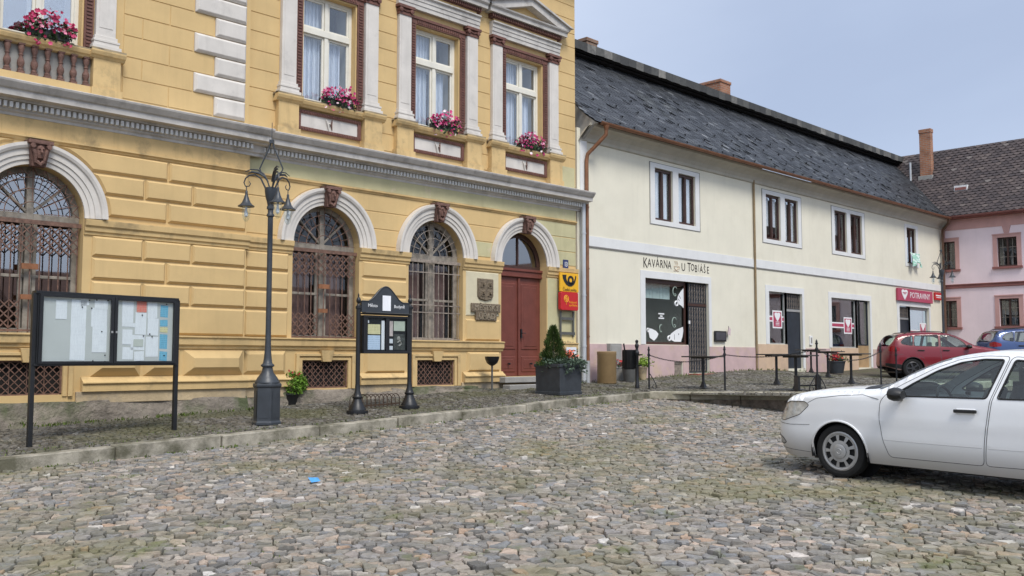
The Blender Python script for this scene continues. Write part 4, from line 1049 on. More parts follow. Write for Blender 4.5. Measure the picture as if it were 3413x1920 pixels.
# shopfronts
def shopwin(a,b_,z0,z1,fm,gm,fw=.06,top=.09,name='shop_window'):
    f=MB(); g=.08
    f.box(a,a+fw,g,g+.06,z0,z1); f.box(b_-fw,b_,g,g+.06,z0,z1); f.box(a+fw,b_-fw,g,g+.06,z1-top,z1); f.box(a+fw,b_-fw,g,g+.06,z0,z0+fw)
    w=f.build(name,fm,C_,bevel=.005); p=MB(); p.box(a+fw,b_-fw,g+.03,g+.036,z0+fw,z1-top); p.build('pane',gm,w); return w
m_alu=M('grey_aluminium',(.38,.38,.37),.5,.08,4,.05,60,metal=.3)
m_doordark=M('dark_steel_door',(.022,.028,.038),.6,.3,4,.15,40)
w1=shopwin(21.35,23.42,.40,2.25,m_brownframe,m_glassd,.07,.12)
def blob(mb,pts,y,m=0):
    ar=sum(pts[i-1][0]*pts[i][1]-pts[i][0]*pts[i-1][1] for i in range(len(pts)))
    if ar<0: pts=pts[::-1]
    mb.prism([(x,y,z) for x,z in pts],(0,.003,0),m)
dc=MB(); yy=.098
for pts in ([(23.36,2.07),(23.36,1.60),(23.34,1.475),(23.25,1.535),(23.12,1.58),(23.05,1.65),(23.03,1.73),(23.08,1.84),(23.2,1.95)],
            [(23.30,.93),(22.971,.841),(22.723,.729),(22.631,.656),(22.719,.532),(22.871,.49),(23.18,.49),(23.27,.649),(23.31,.813)],
            [(21.601,.855),(21.774,.841),(21.977,.785),(22.093,.699),(22.033,.61),(21.884,.503),(21.683,.587),(21.641,.708)]): blob(dc,pts,yy)
dc.tube([(22.98+.07*math.cos(a/12*2*PI),yy-.002,1.60+.065*math.sin(a/12*2*PI)) for a in range(12)],.024,5,0,closed=True)
dc.tube([(22.60+.06*math.cos(a/12*2*PI),yy-.002,.585+.065*math.sin(a/12*2*PI)) for a in range(12)],.022,5,0,closed=True)
dc.tube([(21.60+.05*math.cos(a/12*2*PI),yy-.002,.80+.05*math.sin(a/12*2*PI)) for a in range(12)],.016,5,0,closed=True)
for (cx,cz,r) in ((22.90,2.03,.10),(22.85,1.13,.11),(22.2,.95,.06)):
    dc.tube([(cx+r*(1-.02*k)*math.cos(k*.42),yy,cz+r*(1-.02*k)*math.sin(k*.42)-.012*k) for k in range(20)],.009,4,1)
for z,wd in ((1.275,.14),(1.21,.06),(1.15,.13)): dc.box(22.24-wd,22.24+wd,yy,yy+.003,z-.018,z+.018)
dc.box(23.06,23.09,yy-.004,yy,.69,.73,2); dc.bar((22.86,yy-.004,.55),(22.86,yy-.004,.70),.012,.004,2,up=(0,1,0)); dc.bar((23.1,yy-.004,1.85),(23.2,yy-.004,1.75),.012,.004,2,up=(0,1,0)); dc.bar((23.05,yy-.004,1.75),(23.14,yy-.004,1.68),.012,.004,2,up=(0,1,0))
build_each(dc,'cup_sticker',[m_signwhite,m_stm:=M('pale_green_sticker',(.45,.55,.47),.5,.05,3,0),m_ink],w1)
cu=MB(); vs=[]; n=30
for i in range(n+1):
    x=21.45+1.5*i/n
    for z in (1.72,2.14): vs.append((x,.30+.02*math.sin(i*1.9),z))
cu.add(vs,[(2*i,2*i+1,2*i+3,2*i+2) for i in range(n)],0,True); cu.build('curtain',m_lace,w1)
def shopdoor(a,b_,z0,z1,zt,name,trans,lattice=True):
    g=.09; f=MB(); f.box(a+.02,b_-.02,g,g+.05,z0,zt-.03); f.box(a,b_,g-.02,g+.06,zt-.03,zt+.05,trans); f.box(a+.02,b_-.02,g+.03,g+.05,zt+.05,z1-.02)
    f.box(a,a+.05,g-.015,g+.05,z0,z1,0); f.box(b_-.05,b_,g-.015,g+.05,z0,z1,0)
    d=f.build(name,[m_doordark,m_brownframe,m_alu],C_,bevel=.004)
    l=MB(); s=.13; 
    if lattice:
        zr=[(z0+.05,zt-.06),(zt+.07,z1-.05)] if lattice is True else [(zt+.07,z1-.05)]
        for q0,q1 in zr:
            n=int((b_-a-.1)/s); 
            for k in range(n+1):
                x=a+.06+k*s; zz=q0; sg=1
                while zz<q1-.02:
                    z2=min(zz+.16,q1)
                    for e in (1,-1):
                        xx=x+e*sg*.03; l.bar((x-e*sg*.03,g-.02,zz),(xx,g-.02,z2),.012,.008)
                    zz=z2; sg=-sg
            l.build('door_lattice',m_irong,d); l=MB()
    return d
d=shopdoor(23.42,24.5,-.42,2.25,1.58,'cafe_door',1); h=MB(); h.box(23.54,23.60,.05,.09,1.02,1.12); h.build('lock_plate',m_signwhite,d)
stp=MB(); stp.box(23.40,24.55,-.32,.1,-.62,-.43); stp.build('door_step',brickmat('red_step_brick',(.32,.09,.06),(.26,.075,.05),(.2,.15,.12)),C_,bevel=.01)
shopwin(28.03,29.2,.48,2.21,m_alu,m_glassd,.04,.05); shopdoor(29.2,30.25,-.33,2.21,1.62,'shop_door',2,'top')
shopwin(32.4,34.47,.40,2.2,m_alu,m_glassd,.04,.05)
shopwin(34.47,35.55,.5,2.2,m_doordark,m_glassd,.04,.05,'side_window')
pb=MB(); pb.box(34.49,35.53,.07,.12,-.6,.49); m_ply=M('tan_boards',(.36,.235,.12),.8,.2,3,.3,20); pb.build('boarded_panel',m_ply,C_)
shopdoor(38.26,39.33,-.33,2.14,1.62,'grocery_door',2,'top'); shopwin(39.33,41.3,.35,2.14,m_alu,m_glassd,.05,.12)
gv=MB(); gv.box(22.72,23.08,.04,.06,-.50,-.11); gv.box(22.70,23.10,.02,.05,-.15,-.10)
for k in range(5): gv.box(22.75+.075*k,22.765+.075*k,.03,.04,-.48,-.15,0)
gv.build('cellar_grille',m_irong,C_)
# grocery stickers: white heart shield on crimson, white framed
def shield(mb,cx,cz,w,h,y,m):
    pts=[(-.5,.32),(-.40,.46),(-.2,.5),(0,.42),(.2,.5),(.40,.46),(.5,.32),(.42,.05),(.18,-.30),(0,-.5),(-.18,-.30),(-.42,.05)]
    mb.prism([(cx+a*w,y,cz+b_*h) for a,b_ in pts[::-1]],(0,.003,0),m)
def sticker(x0,x1,z0,z1,bx0,bx1,bz0,bz1):
    s=MB(); yy=.094
    s.box(bx0,bx1,yy+.006,yy+.009,bz0,bz1,1); s.box(bx0,bx1,yy+.003,yy+.006,bz0+.05,bz1-.05,0)
    s.box(x0,x1,yy,yy+.003,z0,z1,1); s.box(x0+.06,x1-.06,yy-.003,yy,z0+.05,z1-.05,0)
    shield(s,(x0+x1)/2,(z0+z1)/2+.08,(x1-x0)*.62,(z1-z0)*.5,yy-.007,1); 
    for k in range(3): s.box((x0+x1)/2-.12,(x0+x1)/2+.12,yy-.006,yy-.003,z0+.1+.05*k,z0+.12+.05*k,1)
    s.build('shop_sticker',[m_redpaint,m_signwhite],C_)
sticker(28.42,29.05,1.01,1.60,28.1,29.15,1.22,1.42); sticker(33.55,34.22,.92,1.53,32.5,34.4,1.12,1.33); sticker(40.5,41.2,1.0,1.5,39.5,41.2,1.05,1.20)
# display shelves, dim
sh=MB()
for a,b_ in ((28.1,29.1),(32.5,34.3),(39.5,41.2)):
    for z in (.55,1.0,1.5): sh.box(a,b_,.9,1.3,z,z+.03)
    rnd=random.Random(int(a))
    for k in range(24): x=rnd.uniform(a,b_-.1); z=rnd.choice((.58,1.03)); sh.box(x,x+.08,.92,1.0,z,z+rnd.uniform(.1,.3),rnd.randint(0,2))
build_each(sh,'shop_shelf',[m_concrete2,m_ply,m_brownframe],C_)
# lettering over the cafe
m_letter=M('dark_wall_lettering',(.035,.028,.022),.7,.2,5,0)
L=MB(); x=21.28
def word(s,x0,x1,zc,h,slant=0):
    n=len(s); wsum=sum(1.35 if c=='M' else .55 if c in 'I ' else 1 for c in s); x=x0
    for c in s:
        wd=(1.35 if c=='M' else .55 if c in 'I ' else 1)/wsum*(x1-x0); hh=h*1.25 if (c==s[0] and len(s)>2) else h
        text_mesh(L,c,x+wd/2,-.004,zc+(random.Random(x).uniform(-.02,.02)),hh,0,depth=.004,sx=.85*wd/(h*.62)); x+=wd
word('KAVÁRNA',21.28,22.62,2.67,.33); word('U',23.10,23.32,2.67,.33); word('TOBIÁŠE',23.42,24.58,2.665,.30)
L.build('cafe_lettering',m_letter,C_)
L=MB(); m_emb=M('faded_tan_emblem',(.50,.38,.27),.8,.2,5,0)
ringtube(L,22.85,2.66,.10,.010,-.006,PI,2*PI,14,0); L.bar((22.74,-.006,2.66),(22.96,-.006,2.66),.018,.006,up=(0,1,0)); ringtube(L,22.97,2.63,.045,.008,-.006,-PI/2,PI/2,8); L.bar((22.72,-.006,2.53),(22.98,-.006,2.53),.016,.006,up=(0,1,0))
for k in range(3): L.tube([(22.79+.06*k+.02*math.sin(j*1.3),-.006,2.70+.03*j) for j in range(5)],.007,4)
L.build('cup_emblem',m_emb,C_)
# pipes and gutter
gp=MB(); prof=[]
gx0,gx1=18.75,42.55; n=40; vs=[]
for i in range(n+1):
    x=gx0+(gx1-gx0)*i/n
    for k in range(9): a=PI+PI*k/8; vs.append((x,-.56+.075*math.cos(a),6.10+.075*math.sin(a)))
    for k in range(8,-1,-1): a=PI+PI*k/8; vs.append((x,-.56+.066*math.cos(a),6.10+.066*math.sin(a)))
gp.add(vs,[(i*18+k,(i+1)*18+k,(i+1)*18+(k+1)%18,i*18+(k+1)%18) for i in range(n) for k in range(18)],0,True)
gp.lathe([(.02,5.86),(.05,5.90),(.08,6.02),(.085,6.04)],(19.02,-.56,0),10); gp.build('gutter',m_copper,C_)
dp=MB(); dp.tube([(19.02,-.56,5.95),(19.02,-.55,5.80),(18.93,-.32,5.56),(18.80,-.11,5.32),(18.78,-.09,5.15),(18.78,-.09,-.05)],.052,10)
for z in (3.9,2.3,.55): dp.tube([(18.78,-.09,z),(18.78,-.09,z+.04)],.062,10)
dp.build('down_pipe',m_copper,C_); dp=MB(); dp.tube([(18.78,-.09,-.05),(18.78,-.09,-.62)],.060,10); dp.build('pipe_foot',m_zinc,C_)
dp=MB(); dp.tube([(27.15,-.05,5.75),(27.15,-.05,-.4)],.036,8); dp.build('down_pipe',m_thin:=M('ochre_brown_pipe',(.25,.18,.10),.6,.2,4,.1,40),C_)
dp=MB(); dp.tube([(42.35,-.56,6.02),(42.45,-.5,5.85),(42.72,-.16,5.6),(42.78,-.12,5.4),(42.78,-.12,-.4)],.055,8); dp.build('down_pipe',m_copperdark,C_)
# slate roof
slope=[(-.55,6.10),(-.2,6.36),(.3,6.82),(1.0,7.52),(2.0,8.50),(2.95,9.38)]
def slp(b):
    acc=0
    for (y0,z0),(y1,z1) in zip(slope[:-1],slope[1:]):
        l=math.hypot(y1-y0,z1-z0)
        if b<=acc+l or (y1,z1)==slope[-1]: t=(b-acc)/l; return y0+(y1-y0)*t,z0+(z1-z0)*t
        acc+=l
SL=sum(math.dist(a,b) for a,b in zip(slope[:-1],slope[1:]))
def xend(y): return 42.72+.728*(y+.5)
rb=MB(); n=len(slope)
rb.add([(18.62,y,z) for y,z in slope]+[(xend(y)+.1,y,z) for y,z in slope],[(i,n+i,n+i+1,i+1) for i in range(n-1)])
rb.box(18.6,45.0,2.62,2.95,9.27,9.30)
m_under=M('dark_roof_boards',(.018,.016,.016),.9,.3,3,0)
roof=rb.build('roof',m_under,C_)
gb=MB(); gb.prism([(18.63,2.9,5.7)]+[(18.63,y,z-.05) for y,z in slope[::-1]]+[(18.63,-.40,6.0),(18.63,-.05,5.7)],(.1,0,0)); gb.build('gable_wall',m_concrete,C_)
m_slate=islandmat('black_slate',[(0,(.038,.040,.044)),(.35,(.050,.053,.059)),(.7,(.063,.067,.074)),(.92,(.085,.089,.097)),(.985,(.14,.145,.15)),(1,(.24,.245,.25))],.42,.3,9,.25,40,over=[((.10,.105,.085),.7,.56,.72,.55)],spec=.5)
sl_=MB(); rnd=random.Random(5); ang=R(-33); e1=(math.cos(ang),math.sin(ang)); e2=(-e1[1],e1[0]); a_,b_=.25,.155
ni=int(34/a_); cx,cy=31,SL/2
for i in range(-ni,ni):
    for j in range(-110,111):
        u0=(i+(j%2)*.5)*a_; v0=j*b_; X=cx+u0*e1[0]+v0*e2[0]; B=cy+u0*e1[1]+v0*e2[1]
        if not(-.02<B<SL+.05) or X<18.66: continue
        if X>xend(slp(max(0,min(B,SL)))[0])-.05: continue
        vs=[]; jt=rnd.uniform(-.01,.01); lift=rnd.uniform(.007,.016)*(1 if rnd.random()<.93 else 2)
        for (p,q,dz) in ((-.49,-.55,lift),(.30,-.55,lift),(.49,-.30,lift),(.49,.62,.0),(-.49,.62,.0)):
            uu,vv=u0+p*a_,v0+q*b_+jt; xx=cx+uu*e1[0]+vv*e2[0]; bb=cy+uu*e1[1]+vv*e2[1]; y,z=slp(max(-.06,min(bb,SL)))
            vs.append((xx,y-dz*.7,z+dz*.7))
        sl_.add(vs,[(0,1,2,3,4)])
hk=sl_
for r_,(B,st_) in enumerate(((.12,.62),(.75,1.0),(1.4,1.0),(2.1,1.0))):
    x=19.1+r_*.33
    while x<42.5:
        y,z=slp(B)
        if x<xend(y)-.2: hk.bar((x,y,z+.02),(x,y-.03,z+.075),.022,.015,1); hk.bar((x,y-.03,z+.075),(x,y+.04,z+.07),.022,.012,1)
        x+=st_
sl_.build('slates',[m_slate,m_trim],roof)
# upper roof with overhanging edge
up=MB(); E_=45.0
up.add([(18.6,2.46,9.30),(E_,2.46,9.30),(E_,2.46,9.60),(18.6,2.46,9.60),(18.6,7.5,11.1),(E_,7.5,11.1),(18.6,2.95,9.42),(E_,2.95,9.42),(18.6,12.5,9.0),(E_,12.5,9.0)],[(3,2,5,4),(6,7,1,0),(1,7,5,2),(0,3,4,6),(4,5,9,8)])
up.build('upper_roof',m_under,roof)
ft=MB(); x=18.6; rnd=random.Random(9)
m_edge=islandmat('grey_edge_slate',[(0,(.04,.04,.04)),(.5,(.075,.075,.07)),(.85,(.13,.125,.115)),(1,(.22,.21,.19))],.8,.3,12,.4,40,over=[((.05,.05,.05),1.2,.5,.65,.7)])
while x<E_:
    ft.add([(x,2.44,9.34+rnd.uniform(-.02,.02)),(x+.40,2.44,9.34+rnd.uniform(-.02,.02)),(x+.40,2.44,9.60),(x,2.44,9.60),(x,2.9,9.745),(x+.40,2.9,9.745)],[(0,1,2,3),(3,2,5,4)]); x+=.405
ft.build('verge_slates',m_edge,roof)
def chimney(x0,x1,y0,y1,z0,z1,m,parent):
    c=MB(); c.box(x0,x1,y0,y1,z0,z1-.12); c.box(x0-.03,x1+.03,y0-.03,y1+.03,z1-.12,z1); return c.build('chimney',m,parent,bevel=.008)
chimney(23.65,24.2,4.0,4.6,9.4,10.62,m_brickd,roof); chimney(31.7,32.42,4.0,4.95,9.4,10.92,m_brick,roof)
# ------------------------------------------------------------------ things at the cream house
t=thing('grocery_sign','long crimson grocery sign with white lettering over the last shopfront','sign',(39.73,-.08,2.59))
p=MB(); p.box(-1.76,1.76,-.03,.06,-.25,.25); p.build('panel',m_redpaint,t,bevel=.006)
p=MB(); shield(p,-1.15,.0,.62,.42,-.036,0); text_mesh(p,'POTRAVINY',.40,-.034,0,.34,0,depth=.004,sx=1.12); p.build('lettering',m_signwhite,t)
p=MB()
for k,(z,wd) in enumerate(((.07,.2),(.02,.12))): p.box(-1.15-wd,-1.15+wd,-.040,-.0365,z,z+.03)
p.build('emblem_print',m_redpaint,t)
t=thing('small_shop_sign','small square red sign with white stripe beside the long grocery sign','sign',(42.2,-.06,2.69))
p=MB(); p.box(-.36,.36,-.03,.05,-.16,.16,0); p.box(-.32,.32,-.034,-.03,.0,.05,1); p.box(-.25,.25,-.034,-.03,-.07,-.04,1); p.build('panel',[m_postred,m_signwhite],t)
t=thing('menu_board','small dark framed menu board on the wall right of the cafe door','board',(25.05,-.02,.69))
p=MB(); p.box(-.31,.31,-.05,0,-.17,.15); p.build('frame',m_trim,t,bevel=.006)
p=MB(); p.box(-.26,.26,-.052,-.05,-.12,.11); p.build('sheet',M('dark_menu_sheet',(.06,.06,.07),.3,.2,9,0),t)
t=thing('small_flag','tiny white and red flag sticking up beside the dark menu board','flag',(25.42,-.05,.80))
p=MB(); p.tube([(0,0,-.15),(.02,-.05,.2)],.008,5); p.add([(.0,-.02,-.05),(.09,-.06,-.1),(.12,-.07,.1),(.02,-.05,.19)],[(0,1,2,3)],1); p.build('flag',[m_trim,M('pinkish_flag',(.62,.50,.50),.8,.2,9,0)],t)
t=thing('meter_cabinet','tall grey concrete meter cabinet set against the pink wall base','cabinet',(19.88,-.02,-.6))
p=MB(); p.box(-.24,.24,-.12,.02,0,1.0); p.box(-.2,.2,-.128,-.12,.45,.95); p.build('body',m_concrete,t,bevel=.008)
t=thing('door_intercom','small white intercom box between the two grocery shop openings','intercom',(30.78,-.01,.63))
p=MB(); p.box(-.09,.09,-.04,0,-.16,.16); p.build('case',m_signwhite,t,bevel=.005); p=MB(); p.box(-.05,.05,-.043,-.04,-.1,.1); p.build('panel',m_concrete,t)
t=thing('hanging_cloth','pale green and white cloth hanging over the sill of the single upper window','cloth',(39.68,-.06,3.9))
p=MB(); n=14; vs=[]; rnd=random.Random(3)
for i in range(n+1):
    for j in range(7): vs.append((-.46+.92*i/n,-.06-.05*math.sin(i*1.1+j*.6)-.02*j,.46-.08*j-(.10*math.sin(i*.5+1) if j==6 else 0)))
p.add(vs,[(i*7+j,i*7+j+1,(i+1)*7+j+1,(i+1)*7+j) for i in range(n) for j in range(6)],0,True)
mm,nt,b=newmat('green_white_cloth'); nn=noise(nt,vec(nt,(4,1,6)),1.6,2,.5,1.5); nt.links.new(ramp(nt,nn,[(.46,(.62,.70,.66)),(.5,(.12,.30,.22)),(.55,(.30,.52,.42))]),b.inputs['Base Color']); b.inputs['Roughness'].default_value=.9
p.build('cloth',mm,t)
# ------------------------------------------------------------------ pink house (local x runs towards the viewer along its front)
K=thing('pink_corner_house','pale pink house with dark pink window frames closing the square','building',(XC,0,-.5),R(-90))
zo=.5
class Sh(MB):
    def build(s,*a,**k):
        s.v=[(x,y,z+zo) for x,y,z in s.v]; return MB.build(s,*a,**k)
pw=[(-.12,.56),(2.28,3.05),(4.75,5.5)]
ops=[]
for a,b_ in pw: ops+=[opening(a,b_,3.88,5.11),opening(a,b_,1.36,2.52)]
wl=Sh(); wall(wl,-.12,12,-1.6,6.2,ops,0,0,.14); wl.poly([(12,0,-1.6),(12,6,-1.6),(12,6,6.2),(12,0,6.2)]); wl.build('wall',m_pink,K)
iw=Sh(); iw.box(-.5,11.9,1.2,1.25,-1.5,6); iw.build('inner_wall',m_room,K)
tm=Sh()
for a,b_ in pw:
    for z0,z1 in ((3.88,5.11),(1.36,2.52)):
        w=.17; tm.box(a-w,a,-.03,0,z0,z1+.14); tm.box(b_,b_+w,-.03,0,z0,z1+.14); tm.box(a,b_,-.03,0,z1,z1+.14)
        tm.box(a-w-.02,b_+w+.02,-.05,-.031,z1+.11,z1+.16)
    if a>0: tm.prism([((a+b_)/2-.09,-.03,5.26),((a+b_)/2+.09,-.03,5.26),((a+b_)/2+.17,-.03,5.60),((a+b_)/2-.17,-.03,5.60)],(0,.03,0))
tm.box(-.1,12,-.03,0,5.60,6.05); tm.box(-.1,.16,-.028,0,5.25,5.6); build_each(tm,'window_trim',m_pinktrim,K,tol=.0)
tm=Sh()
for a,b_ in pw:
    for z0 in (3.88,1.36): tm.box(a-.2,b_+.2,-.10,0,z0-.10,z0-.005)
tm.sweepx([(0,3.04),(-.05,3.05),(-.055,3.10),(-.03,3.11),(-.03,3.17),(-.07,3.19),(-.07,3.22),(0,3.23)],-.1,12); build_each(tm,'string_course',m_pinkdark,K)
gt=Sh(); vs=[]; n=20
for i in range(n+1):
    x=.05+12*i/n
    for k in range(9): a=PI+PI*k/8; vs.append((x,-.42+.08*math.cos(a),6.17+.08*math.sin(a)))
gt.add(vs,[(i*9+k,(i+1)*9+k,(i+1)*9+k+1,i*9+k+1) for i in range(n) for k in range(8)],0,True); gt.box(.0,12,-.36,0,6.06,6.12); gt.build('gutter',m_pinkdark,K)
for a,b_ in pw:
    for z0,z1 in ((3.88,5.11),(1.36,2.52)):
        f=Sh(); g=.08; m_=(a+b_)/2
        f.box(a,a+.05,g,g+.05,z0,z1); f.box(b_-.05,b_,g,g+.05,z0,z1); f.box(a+.05,b_-.05,g,g+.05,z1-.06,z1); f.box(a+.05,b_-.05,g,g+.05,z0,z0+.06); f.box(m_-.035,m_+.035,g-.01,g+.05,z0+.06,z1-.06)
        w=f.build('window',m_brownframe,K); br=Sh()
        for e in (.33,.66): br.box(a+.06,b_-.06,g+.015,g+.03,z0+(z1-z0)*e-.01,z0+(z1-z0)*e+.01)
        for xx in ((a+m_)/2,(b_+m_)/2): br.box(xx-.008,xx+.008,g+.015,g+.03,z0+.06,z1-.06)
        br.build('glazing_bar',m_woodgrey,w); p=Sh(); p.box(a+.04,b_-.04,g+.034,g+.038,z0+.04,z1-.04); p.build('pane',m_glass,w)
# pink house roof: fish-scale tiles, plane rising away from the square
x0r,z0r,kr=-.28,6.22,1.34; RL=2.62
rb=Sh()
def rp(u,v): # u along local x, v up the slope as height-run
    return (u,x0r-.0+v+ -.0,z0r+kr*v)
rb.add([(-7,-.38,6.12),(12.2,-.38,6.12),(12.2,2.30,9.66),(-7,2.30,9.66),(12.2,5,6.1),(-7,5,6.1)],[(0,1,2,3),(3,2,4,5)])
prf=rb.build('roof',m_under,K)
m_scale=islandmat('brown_roof_tile',[(0,(.044,.033,.034)),(.4,(.060,.045,.044)),(.8,(.076,.056,.053)),(.96,(.105,.08,.072)),(1,(.15,.13,.12))],.7,.3,14,.4,40,over=[((.11,.06,.045),.5,.64,.85,.3)])
ti=Sh(); rnd=random.Random(12); cs=1/math.hypot(1,kr); sn=kr*cs; T=.27; j=0; s_=-.05
SLp=math.hypot(2.68,3.54)
while s_<SLp:
    i=0
    while True:
        u=-6.9+(i+.5*(j%2))*T; i+=1
        if u>12.1: break
        # hide those that would pierce the cream roof
        yy=-.38+s_*cs; 
        if u<.5 and False: continue
        l=rnd.uniform(.012,.024); pts=[(-.5,.10,l*.6),(0,-.28,l),(.5,.10,l*.6),(.5,.62,0),(-.5,.62,0)]
        vs=[]
        for p,q,dz in pts:
            a=max(0,s_+q*T*.8); a=min(a,SLp); vs.append((u+p*T*.97,-.38+a*cs-dz*sn,6.13+a*sn+dz*cs))
        ti.add(vs,[(0,1,2,3,4)])
    s_+=T*.62; j+=1
ti.build('roof_tiles',m_scale,prf)
ch=Sh(); ch.box(-1.33,-.82,1.25,1.55,7.9,10.40); ch.box(-1.35,-.80,1.23,1.57,10.401,10.58); ch.box(-1.40,-.75,1.17,1.65,7.9,8.40,1); ch.build('chimney',[m_brick,m_concrete],prf,bevel=.008)
dv=Sh(); dv.box(.40,.96,.55,1.1,7.40,7.64,0); dv.box(.44,.92,.53,.55,7.43,7.55,1); dv.build('roof_vent',[m_cwhite,m_pinkdark],prf)
pv_=Sh(); pv_.tube([(-1.75,1.2,8.2),(-1.75,1.2,9.1)],.05,8); pv_.build('vent_pipe',m_zinc,prf)
def seek(u,v,fn):
    x=(u-1288)/2400; y=-(v-724.5)/2400; fw=math.cos(P_)-y*math.sin(P_); up=math.sin(P_)+y*math.cos(P_)
    dx,dy=math.cos(A_)*fw+math.sin(A_)*x,math.sin(A_)*fw-math.cos(A_)*x; s_=12
    for k in range(60): s_=.5*s_+.5*fn(dx*s_,min(0,dy*s_-16))/up
    return dx*s_,dy*s_-16
# ------------------------------------------------------------------ street lamps
def arc3(c,r,a0,a1,n,ux,uz=(0,0,1)):
    return [tuple(c[i]+ux[i]*r*math.cos(a0+(a1-a0)*k/n)+uz[i]*r*math.sin(a0+(a1-a0)*k/n) for i in range(3)) for k in range(n+1)]
def street_lamp(x,y,rz,label):
    t=thing('street_lamp',label,'street lamp',(x,y,up_(x,y)-.01),rz,group='three-armed street lamps')
    b=MB(); b.lathe([(.225,0),(.235,.01),(.235,.05),(.215,.07),(.215,.60),(.235,.62),(.235,.66),(.20,.68)],n=6,rot=R(0)); 
    for f in b.sm: pass
    b.sm=[False]*len(b.sm)
    for k in range(6):
        a=R(30)+k*PI/3; c,s_=math.cos(a),math.sin(a); ap=.215*math.cos(PI/6); e=(-s_*.075,c*.075)
        b.add([(c*(ap+.006)+e[0]*q,s_*(ap+.006)+e[1]*q,z) for q,z in ((-1,.12),(1,.12),(1,.55),(-1,.55))],[(0,1,2,3)])
    b.build('base',m_lamp,t,bevel=.006)
    p=MB(); p.lathe([(.20,.68),(.195,.70),(.16,.76),(.10,.84),(.085,.90),(.08,.93),(.105,.94),(.11,.955),(.105,.97),(.085,.985),(.075,1.0),(.062,1.08),(.052,1.2),(.047,1.35),(.044,1.6),(.043,2.4),(.043,3.38),(.06,3.39),(.06,3.42),(.045,3.44),(.045,3.50),(.062,3.51),(.062,3.55),(.05,3.56),(.06,3.62),(.085,3.70),(.10,3.80),(.10,3.86),(.03,3.88)],n=16)
    p.build('pole',m_lamp,t)
    # crown: two bowed bars meeting under a little box
    c=MB()
    for s_ in (-1,1): c.tube([(s_*.02,0,3.86),(s_*.06,0,3.98),(s_*.16,0,4.10),(s_*.19,0,4.18),(s_*.14,0,4.30),(s_*.05,0,4.50),(s_*.015,0,4.62)],.013,6)
    c.box(-.035,.035,-.035,.035,4.60,4.66); c.tube([(0,0,4.66),(0,0,4.95)],.006,5); c.build('crown',m_lamp,t)
    for k in range(3):
        a=2*PI*k/3; ux=(math.cos(a),math.sin(a),0)
        def P(r,z): return (ux[0]*r,ux[1]*r,z+.10)
        ar=MB(); ar.tube([P(.06,3.66),P(.10,3.78),P(.17,3.92),P(.26,3.98),P(.36,3.97),P(.42,3.92),P(.445,3.85),P(.42,3.79),P(.36,3.79),P(.335,3.83),P(.36,3.87)],[.016,.016,.015,.014,.013,.012,.011,.010,.009,.008,.007],6)
        ar.tube([P(.05,3.86),P(.12,3.99),P(.22,4.06),P(.33,4.07),P(.43,4.03)],[.016,.015,.013,.011,.006],6); ar.tube([P(.10,3.95),P(.2,4.01),P(.32,4.03),P(.38,4.00)],[.02,.024,.018,.006],5)
        ar.tube([P(.40,3.785),P(.40,3.70)],.008,5); arm=ar.build('arm',m_lamp,t)
        cx,cy=ux[0]*.40,ux[1]*.40
        zo_=.10; h=MB(); h.lathe([(.01,3.72),(.022,3.70),(.02,3.67),(.03,3.63),(.045,3.58),(.07,3.52),(.10,3.485),(.125,3.47),(.135,3.462),(.135,3.45),(.11,3.45),(.06,3.48),(.0,3.5)],(cx,cy,.10),14); hd=h.build('lamp_hood',m_lamp,arm)
        g=MB(); g.lathe([(.068,3.455),(.072,3.40),(.066,3.32),(.05,3.25),(.025,3.21),(0,3.20)],(cx,cy,.10),12); g.build('lamp_globe',m_glasslamp,arm)
        l=MB(); l.lathe([(.016,3.46),(.018,3.38),(.03,3.35),(.03,3.30),(.0,3.27)],(cx,cy,.10),8); l.build('bulb',m_signwhite,arm)
    return t
LP=street_lamp(8.21,-2.27,R(135),'tall slate grey street lamp standing between the two notice boards')
c=copy_tree(LP); fx,fy=(lambda d:(d*math.cos(A_)+(2373-1288)/2400*d*math.sin(A_),d*math.sin(A_)-(2373-1288)/2400*d*math.cos(A_)-16))(37.5); c.location=(fx,fy,up_(fx,fy)); c.rotation_euler=(0,0,R(150)); c['label']='far street lamp standing behind the red car at the end of the cream house'
# ------------------------------------------------------------------ notice board with two glazed doors
BX0,BY0,BX1,BY1=4.63,-2.22,6.81,-1.94
ang=math.atan2(BY1-BY0,BX1-BX0); W_=math.hypot(BX1-BX0,BY1-BY0)
zb0=-1.14
t=thing('notice_board','wide black framed notice board with two glazed doors on two thin posts','notice board',(BX0,BY0,zb0),ang)
zA=lambda z: z-zb0
for k,xx in enumerate((0.0,W_)):
    gx=BX0+xx*math.cos(ang); gy=BY0+xx*math.sin(ang); p=MB(); p.box(xx-.03,xx+.03,-.03,.03,up_(gx,gy)-.06-zb0,zA(.90)); p.build('post',m_black,t,bevel=.004)
b=MB(); z0,z1=zA(-.07),zA(.89); b.box(.0,W_,-.05,.075,z1,z1+.04); b.box(.0,W_,-.05,.075,z0-.03,z0); b.box(.03,.09,-.05,.075,z0,z1); b.box(W_-.09,W_-.03,-.05,.075,z0,z1); b.box(.09,W_-.09,.05,.075,z0,z1); b.build('case',m_black,t,bevel=.004)
bk=MB(); bk.box(.09,W_-.09,-.028,.049,z0,z1); bk.build('backboard',m_board,t)
mid=W_*.515
